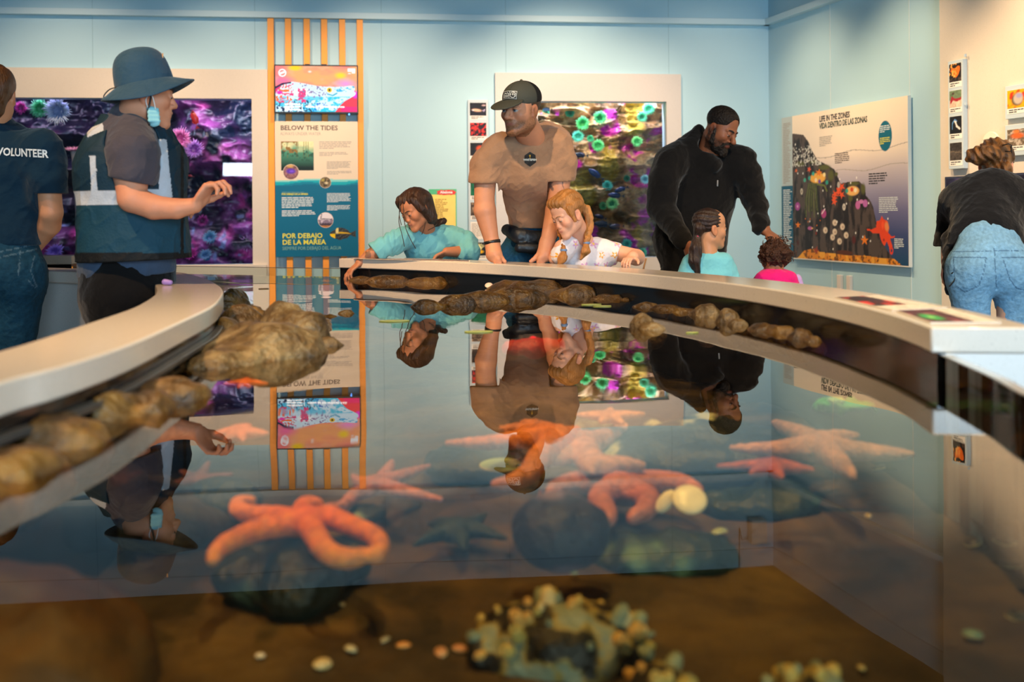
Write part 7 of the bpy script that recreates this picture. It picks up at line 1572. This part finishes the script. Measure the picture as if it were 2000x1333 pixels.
# ================================================================== 7 woman in jeans
def jeans_woman():
    D = 4.6; t = person('woman in black jacket and light blue jeans seen from behind at the right edge', 4.75, 1945)
    J = lambda x, y, d=0.: U(x, y, D + d)
    H = Head(J(1945, 322, .55), (.45, .85, -.30), .98)
    s = Sh(.03); H.face(s); s.cone(H.W(0, -.02, -.05), J(1935, 372, .42), .055, .06)
    shL, shR = J(1870, 395, .35), J(2010, 395, .35); s.chain([shL, J(1855, 470, .45), J(1850, 512, .30)], [.05, .042, .028]); s.chain([shR, J(2040, 450, .5), J(2010, 480, .65)], [.05, .042, .028])
    hand(s, J(1850, 508, .30), (-.1, .1, -1), (1, 0, 0), .9, side=-1); hand(s, J(2010, 480, .65), (-.3, .9, .1), (0, 0, -1), .9)
    s.ell(J(1935, 410, .3), (.12, .07, .1)); s.cone(J(1930, 460, .15), J(1930, 530, .03), .09, .09)
    fL, fR = Vector((J(1890, 600).x - .02, 4.62, FLOORZ + .08)), Vector((J(1975, 600).x + .03, 4.62, FLOORZ + .08)); legs(s, [J(1898, 560, .02), J(1972, 560, .02)], [fL, fR], (.06, .045, .035), (0, .04, 0))
    sdf_obj('body', s, .006, skin_m, t, skinf('#e0a484', H))
    h = Sh(.02); H.E(h, 0, -.02, .045, .088, .105, .088, 0); h.ell(J(1925, 302, .46), (.075, .06, .045)); h.ell(J(1905, 306, .47), (.05, .04, .04)); H.C(h, (0, -.07, 0), (-.01, -.07, -.10), .075, .035, .03); h.chain([J(1962, 330, .42), J(1968, 360, .42), J(1965, 378, .4)], [.035, .022, .008], .02); h.plane(H.W(0, .06, 0), H.R @ np.array((0, 1, -.2)), .01)
    h.disp(lambda P, d: d - .004 * np.sin(H.L(P)[:, 0] * 150 + P[:, 2] * 60 + 6 * vnoise(P, 9)) - .003 * vnoise(P, 40)); hcf = lambda V: mixc(cc('#40260f', len(V)), cc('#8a5a2a', len(V)), np.clip(.4 + vnoise(V * np.array((4, 4, 1)), 14, 3), 0, 1)); sdf_obj('hair', h, .0045, hair_m, t, hcf)
    b = MB(); b.tube([J(1958, 284, .42), J(1970, 281, .40), J(1976, 284, .40), J(1974, 296, .40), J(1963, 296, .41)], .003, 6); b.tube([J(1974, 286, .40), J(1978, 305, .5), J(1980, 318, .62)], .0028, 6); par(b.build('sunglasses', black, smooth=True), t)
    c = Sh(.05); c.ell(J(1935, 400, .3), (.20, .13, .11)); c.cone(J(1935, 405, .28), J(1928, 474, .1), .185, .165, .07, flat=((0, 1, 0), .75)); c.chain([shL, J(1862, 430, .42), J(1852, 480, .40), J(1852, 500, .33)], [.085, .075, .062, .05], .05); c.chain([shR, J(2035, 430, .45), J(2040, 470, .6)], [.085, .075, .06], .05); c.chain([J(1900, 360, .42), J(1935, 352, .36), J(1968, 362, .42)], [.04, .05, .04], .05)
    c.chain([J(1856, 470, .2), J(1852, 520, .1), J(1853, 572, .05)], [.045, .022, .014], .03); c.disp(folds(.012, 10, 21)); zc = J(1930, 482, .1).z; xa = J(1868, 480, .1).x
    c.disp(lambda P, d: np.where(P[:, 0] > xa, np.maximum(d, zc + .010 * np.sin(P[:, 0] * 30) - P[:, 2]), d))
    sdf_obj('black_jacket', c, .006, cloth_m, t, hexf('#101013', .15))
    ks = MB(); ks.tube(catmull([J(1858, 535, -.02), J(1868, 530, -.03), J(1864, 548, -.03), J(1854, 560, -.02)], 5), .003, 5); par(ks.build('cord', black, smooth=True), t)
    j = Sh(.04); j.ell(J(1896, 530, .02), (.105, .115, .105)); j.ell(J(1972, 530, .02), (.105, .115, .105)); j.cone(J(1930, 484, .06), J(1932, 510, .03), .145, .155, .06, flat=((0, 1, 0), .75)); 
    kL, kR = J(1905, 690, .06), J(1975, 690, .06); j.chain([J(1893, 550, .02), J(1898, 610, .04), kL, fL], [.098, .076, .064, .05], .02); j.chain([J(1980, 550, .02), J(1984, 610, .04), kR, fR], [.098, .076, .064, .05], .02)
    j.disp(folds(.006, 16, 23)); j.disp(lambda P, d: d + .006 * np.exp(-((P[:, 0] - J(1934, 500).x) / .005) ** 2) * (P[:, 2] > J(1934, 565).z))
    def jc(V):
        x, y = proj(V); c0 = cc('#7fabc8', len(V)) * (1 + .12 * fbm(V, 10, 3, 3))[:, None]; bk = (V[:, 1] < 4.68)
        def ln(pts, w, c0):
            m_ = np.zeros(len(V), bool)
            for (a, b_), (c_, d_) in zip(pts[:-1], pts[1:]):
                L = (c_ - a) ** 2 + (d_ - b_) ** 2; tt = np.clip(((x - a) * (c_ - a) + (y - b_) * (d_ - b_)) / L, 0, 1); m_ |= np.hypot(x - a - tt * (c_ - a), y - b_ - tt * (d_ - b_)) < w
            return mixc(c0, cc('#3c5a78', len(V)), (m_ & bk) * .75)
        for pk in ([(1862, 503), (1926, 503), (1922, 530), (1912, 558), (1885, 571), (1868, 560)], [(1958, 503), (2010, 503)], [(1958, 503), (1972, 545), (1985, 563), (2010, 570)], [(1860, 492), (2005, 490)], [(1942, 484), (1946, 560)], [(1862, 503), (1864, 540)]): c0 = ln(pk, .9, c0)
        return c0
    sdf_obj('jeans', j, .005, denim_m, t, jc); boots(t, [(fL.x, fL.y, -.1, 1), (fR.x, fR.y, .1, 1)], '#e0dcd8')
jeans_woman()

# ================================================================== 8 volunteer seen from behind
def volunteer_back():
    D = 4.2; t = person('volunteer in navy polo shirt and dark jeans seen from behind at the left edge', 4.25, 30)
    J = lambda x, y, d=0.: U(x, y, D + d)
    H = Head(J(-12, 185, .0), (-.35, .93, -.05), 1.0)
    s = Sh(.03); H.face(s); s.cone(H.W(0, -.02, -.05), J(-12, 250, .02), .058, .065)
    shR, elR, wrR = J(85, 290, .0), J(100, 415, .02), J(72, 478, .12); shL, elL, wrL = J(-105, 290, .0), J(-120, 400, .02), J(-110, 470, .2)
    s.chain([shR, elR, J(96, 440, .06), wrR], [.055, .046, .046, .030]); s.chain([shL, elL, wrL], [.055, .046, .030]); hand(s, wrR, (-.35, .7, -.3), (-.6, .2, -.3), .95, side=1); hand(s, wrL, (.2, .8, -.2), (0, 0, -1), .95)
    s.ell(J(-8, 330, .05), (.13, .07, .15)); s.cone(J(0, 400, .05), J(0, 540, .05), .09, .09); fL, fR = Vector((J(-45, 600).x, 4.25, FLOORZ + .08)), Vector((J(30, 600).x, 4.25, FLOORZ + .08)); legs(s, [J(-40, 560, .05), J(32, 560, .05)], [fL, fR], (.065, .05, .036), (0, .02, 0))
    sdf_obj('body', s, .006, skin_m, t, skinf('#cf8f68', H))
    h = Sh(.015); H.E(h, 0, -.018, .040, .083, .099, .086, 0); h.plane(H.W(0, .055, .02), H.R @ np.array((0, 1, -.3)), .01); h.cone(H.W(0, -.06, .0), H.W(0, -.055, -.07), .06 , .045, .03); h.disp(lambda P, d: d - .002 * np.sin(P[:, 0] * 220 + 4 * vnoise(P, 10))); sdf_obj('hair', h, .0045, hair_m, t, hexf('#5a3414', .3, 40))
    c = Sh(.07); c.ell(J(0, 316, .04), (.235, .095, .13)); c.cone(J(-8, 330, .05), J(2, 468, .05), .185, .165, .08, flat=((0, 1, 0), .72)); c.cone(J(-12, 232, .02), J(-12, 255, .03), .062, .085, .05); c.chain([shR, J(92, 350, .0), J(94, 383, .02)], [.080, .074, .072], .06); c.chain([shL, J(-112, 350, .0), J(-115, 383, .02)], [.080, .074, .072], .06)
    c.disp(folds(.012, 8, 25, (1, 1, 1.3))); c.plane(J(-12, 228, 0), (0, 0, 1)); zc = J(0, 478, .05).z; zs_ = J(100, 378, 0).z; xs = J(77, 380, 0).x
    c.disp(lambda P, d: np.where(P[:, 0] > xs, np.maximum(d, zs_ - P[:, 2]), np.maximum(d, zc - P[:, 2] - .03 * (P[:, 0] + 2.1))))
    sdf_obj('polo_shirt', c, .0055, cloth_m, t, lambda V: mixc(cc('#0d2c3e', len(V)), cc('#08202e', len(V)), (V[:, 2] > J(0, 246).z) * 1.) * (1 + .08 * fbm(V, 20))[:, None])
    Mt = wallM(J(-5, 300, -.08), (J(92, 305, -.08) - J(-5, 300, -.08)), 0); o = text('lettering', 'VOLUNTEER', .044, Mt, mat('print_white', '#e8e8e4', .6), bold=.0012, extr=0, sx=1.0, res=2)
    xs_ = np.zeros(3 * len(o.data.vertices)); o.data.vertices.foreach_get('co', xs_); q = xs_.reshape(-1, 3); dx = Vector(Mt.col[0][:3]); tt = (q - np.array(Mt.translation)) @ np.array(dx); f_ = (J(92, 305, -.08) - J(-5, 300, -.08)).length / tt.max(); q += np.outer(tt * (f_ - 1), np.array(dx)); o.data.vertices.foreach_set('co', q.ravel()); o.data.transform(Matrix.Translation((0, 0, -.006))); par(drape(o, c, (0, 1, 0), .0025), t)
    j = Sh(.05); j.cone(J(0, 474, .05), J(0, 520, .05), .150, .17, .06, flat=((0, 1, 0), .78)); j.ell(J(-38, 535, .03), (.10, .11, .11)); j.ell(J(34, 535, .03), (.10, .11, .11)); j.chain([J(-40, 560, .05), J(-45, 690, .06), fL], [.105, .078, .055]); j.chain([J(32, 560, .05), J(25, 690, .06), fR], [.105, .080, .055]); j.disp(folds(.008, 14, 27))
    def jc(V):
        x, y = proj(V); c0 = cc('#163c50', len(V)) * (1 + .15 * fbm(V, 12, 3, 3))[:, None]
        for (a, b_), (c_, d_) in (((0, 503), (72, 487)), ((0, 492), (72, 477)), ((40, 492), (35, 540)), ((68, 500), (60, 530)), ((60, 530), (72, 560)), ((55, 548), (68, 562))):
            L = (c_ - a) ** 2 + (d_ - b_) ** 2; tt = np.clip(((x - a) * (c_ - a) + (y - b_) * (d_ - b_)) / L, 0, 1); c0 = mixc(c0, cc('#5c7684', len(V)), (np.hypot(x - a - tt * (c_ - a), y - b_ - tt * (d_ - b_)) < 1.) * .6)
        return c0
    sdf_obj('jeans', j, .006, denim_m, t, jc); boots(t, [(fL.x, fL.y, -.1, 1), (fR.x, fR.y, .1, 1)])
volunteer_back()

# ================================================================== 9 volunteer in the bucket hat
def hat_volunteer():
    D = 3.70; t = person('volunteer in blue bucket hat, reflective navy vest and lowered face mask, arm raised', 3.78, 255)
    J = lambda x, y, d=0.: U(x, y, D + d)
    H = Head(J(283, 186), (.88, .42, -.06), 1.02)
    s = Sh(.02); H.face(s, nose=1., full=1., lidded=True); s.cone(H.W(0, -.02, -.05), J(256, 248, .02), .062, .072, .03)
    sh, el, wr = J(255, 285, -.10), J(258, 388, -.16), J(380, 402, -.16)
    s.chain([sh, J(256, 340, -.13), el, J(300, 405, -.16), J(345, 408, -.16), wr], [.062, .060, .048, .042, .035, .027], .02)
    hand(s, wr, J(410, 362, -.15) - wr, (.75, -.1, -.55), .98, (.85, .8, .85, .95), side=1, thumb=(.5, .5), spread=.05)
    sh2 = J(250, 285, .2); s.chain([sh2, J(290, 370, .28), J(318, 420, .2)], [.06, .05, .03]); hand(s, J(318, 420, .2), (.5, -.1, .3), (.5, 0, -1), .9, (.9, .9, .9, .9))
    s.ell(J(250, 330, .06), (.1, .12, .16)); s.cone(J(255, 430, .06), J(252, 560, .06), .11, .11); fL, fR = Vector((J(225, 700).x, 3.68, FLOORZ + .08)), Vector((J(280, 700).x, 3.86, FLOORZ + .08)); legs(s, [J(240, 580, .0), J(262, 580, .12)], [fL, fR])
    sdf_obj('body', s, .0042, skin_m, t, skinf('#dc9572', H, '#b06a5c', blush=.4)); H.eyes(t, True, iris='#4a5a60'); H.brows(t, '#4a3424', .0026)
    gt = Sh(.005); q = UZ(322, 551, RZ1 + .012); gt.chain([q, q + Vector((.02, -.004, -.002))], [.011, .009]); tag(sdf_obj('lilac_glove', gt, .003, mat('nitrile_lilac', '#a884c8', .4)), 'scrap of a lilac rubber glove on the left counter by the volunteer', 'glove')
    hr = Sh(.01); H.E(hr, 0, -.012, .020, .077, .090, .075, 0); hr.plane(H.W(0, 0, .04), H.R @ np.array((0, .2, 1))); hr.plane(H.W(0, .02, 0), H.R @ np.array((0, 1, 0))); hr.plane(H.W(0, 0, -.055), H.R @ np.array((0, .3, -1))); H.E(hr, .078, .0, -.012, .012, .022, .034, .002, 's'); sdf_obj('hair', hr, .004, hair_m, t, hexf('#3a281c', .25, 60))
    # bucket hat: lathe in the head frame with a drooping brim
    Mh = Matrix(((H.R[0, 0], H.R[0, 1], H.R[0, 2]), (H.R[1, 0], H.R[1, 1], H.R[1, 2]), (H.R[2, 0], H.R[2, 1], H.R[2, 2]))).to_4x4(); Mh.translation = Vector(H.W(0, -.005, .045)); Mh = Mh @ Matrix.Rotation(math.radians(17), 4, 'X')
    hatm = mat('hat_cloth', '#1c4860', .8, bump=.5, bscale=22, sheen=.2); b = MB(); prof = [(.001, .128), (.03, .125), (.055, .116), (.074, .098), (.086, .070), (.092, .030), (.094, .0), (.094, -.01), (.088, -.012), (.084, .05), (.07, .09), (.001, .105)]
    b.lathe(prof, 48, Mh @ Matrix.Diagonal((.92, 1.10, 1, 1))); hat = par(b.build('bucket_hat', hatm, smooth=True), t); hat.modifiers.new('s', 'SUBSURF').render_levels = 1
    b = MB(); n = 64; vs = []; fs = []
    for i, (r0, z0) in enumerate(((.092, .0), (.108, -.014), (.126, -.030), (.146, -.046), (.147, -.050), (.143, -.050), (.124, -.036), (.106, -.020), (.088, -.008))):
        for k in range(n):
            a = 6.2832 * k / n; f_ = math.sin(a); ext = (r0 - .092) / .055; r_ = r0 + ext * .014 * (max(0, f_) ** 2); z = z0 + ext * (.014 * math.cos(2 * a + .3) * -1 + .010 * max(0, f_)) ; vs.append(Mh @ Vector((math.cos(a) * r_ * .95, math.sin(a) * r_ * 1.08, z)))
    for i in range(8):
        for k in range(n): fs.append((i * n + k, i * n + (k + 1) % n, (i + 1) * n + (k + 1) % n, (i + 1) * n + k))
    b.add(vs, fs); par(b.build('brim', hatm, smooth=True), hat)
    b = MB(); b.tube(catmull([J(230, 170, .0), J(214, 175, .0), J(203, 187, .0), J(205, 195, .0), J(212, 190, .0)], 5), .0022, 6); par(b.build('toggle_cord', black, smooth=True), hat)
    b = MB(); b.tube([J(228, 168, -.02), J(228, 174, -.02)], .008, 8); par(b.build('toggle', black), hat)
    b = MB(); b.box(Mh @ Vector((.03, .080, .076)), (.02, .004, .022), H_R := Matrix(H.R.tolist())); o = par(b.build('hat_badge', mat('badge_gold2', '#d8a060', .5)), hat)
    # mask under the chin with ear loops and a black lanyard
    mk = Sh(.01); mk.ell(H.W(.045, .058, -.088), np.array((.026, .032, .042)) * 1., H.R); mk.ell(H.W(.03, .04, -.075), np.array((.030, .034, .044)), H.R, 0, 's'); mk.disp(lambda P, d: d - .0012 * np.sin(P[:, 2] * 420))
    mks = Sh(.01); mks.box(J(300, 226, -.095), (.020, .006, .027), frame((.5, -.8, .2)), .005); mks.cone(J(294, 214, -.09), J(300, 240, -.09), .012, .016, .02, flat=((0, 1, 0), .4)); mks.disp(lambda P, d: d - .0012 * np.sin(P[:, 2] * 420)); fm_ = sdf_obj('face_mask', mks, .003, mat('mask_blue', '#8fd0da', .7), t)
    for pts in ([(290, 214, -.1), (285, 196, -.095), (292, 183, -.085)], [(304, 214, -.1), (299, 192, -.1), (293, 182, -.085)]):
        b = MB(); b.tube(catmull([J(*p) for p in pts], 5), .0016, 6); par(b.build('ear_loop', mat('loop_white', '#e8ecec', .7), smooth=True), fm_)
    b = MB(); b.tube(catmull([J(296, 182, -.09), J(292, 205, -.10), J(288, 225, -.10), J(292, 245, -.10)], 5), .0035, 6); par(b.build('chin_strap', black, smooth=True), t)
    # grey T-shirt with sleeve
    g = Sh(.05); g.ell(J(252, 320, .06), (.155, .17, .17)); g.cone(J(255, 400, .06), J(250, 520, .06), .175, .170, .06, flat=((0, 1, 0), .95)); g.chain([J(256, 268, -.06), J(260, 300, -.13), J(262, 338, -.14)], [.080, .086, .080], .05); g.chain([sh2, J(300, 350, .27)], [.085, .07], .05); g.cone(J(250, 232, .02), J(252, 250, .02), .066, .085, .05)
    g.disp(folds(.010, 10, 31)); zsl = J(260, 348, -.14).z; g.disp(lambda P, d: np.where((P[:, 1] < D - .10) & (P[:, 2] < zsl + .06), np.maximum(d, zsl - P[:, 2] - .22 * (P[:, 0] - J(260, 348).x)), d)); zb2 = J(250, 545, .0).z; g.disp(lambda P, d: np.maximum(d, zb2 - P[:, 2] + .14 * (P[:, 0] - J(250, 545).x)))
    sdf_obj('grey_t_shirt', g, .0055, cloth_m, t, lambda V: mixc(cc('#4c4850', len(V)), cc('#3a4a60', len(V)), (V[:, 2] < .3) * 1.) * (1 + .06 * fbm(V, 22))[:, None])
    # vest
    v = Sh(.05); v.ell(J(255, 318, .05), (.178, .190, .165)); v.cone(J(258, 350, .05), J(262, 510, .05), .182, .196, .08, flat=((0, 1, 0), .98)); v.cone(J(248, 240, .05), J(256, 262, .05), .085, .12, .06); v.disp(folds(.012, 9, 33)); v.plane(J(262, 508, .05), (.03, 0, -1)); v.plane(J(250, 228, 0), (.12, 0, 1))
    v.cone(J(258, 278, -.4), J(258, 278, .0), .088, .088, .012, op='s'); v.cone(J(262, 318, -.4), J(262, 318, .0), .085, .085, .012, op='s'); v.ell(J(262, 345, -.2), (.07, .11, .07), k=.012, op='s')
    def vc(V):
        x, y = proj(V); c0 = cc('#0c3040', len(V)) * (1 + .08 * fbm(V, 20, 3))[:, None]; c0 = mixc(c0, cc('#0a4458', len(V)), ((y > 398) & (x > 150)) * .7); sil = cc('#c4ccd4', len(V)) * (1 + .12 * fbm(V, 30, 2, 5))[:, None]
        yb = 372 + (x - 200) * -.02; c0 = mixc(c0, sil, ((y > yb) & (y < yb + 29) & (x < 335)) * 1.)
        m1 = (np.abs(x - (182 + (y - 330) * .05)) < 6) & (y > 305) & (y < 375); m2 = (np.abs(x - (318 + (y - 320) * .10)) < 12) & (y > 272) & (y < 386); m3 = (np.abs(y - (246 - (x - 205) * .42)) < 8) & (x < 248) & (x > 170)
        c0 = mixc(c0, sil, (m1 | m2 | m3) * 1.); c0 = mixc(c0, cc('#060a0c', len(V)), (((y > 494) & (y < 520)) | (np.abs(x - 356) < 3)) * 1.); return c0
    sdf_obj('safety_vest', v, .0045, vmat('vest_cloth', .75, bump=.25, bscale=120), t, vc)
    j = Sh(.05); j.cone(J(250, 520, .06), J(250, 580, .06), .165, .165, .06, flat=((0, 1, 0), .95)); j.chain([J(238, 585, .0), J(242, 700, .0), fL], [.135, .085, .06]); j.chain([J(262, 585, .12), J(270, 700, .14), fR], [.125, .085, .06]); j.disp(folds(.006, 14, 35)); sdf_obj('black_trousers', j, .008, cloth_m, t, hexf('#0a0a0c')); boots(t, [(fL.x, fL.y, 1, .3), (fR.x, fR.y, 1, .3)])
hat_volunteer()
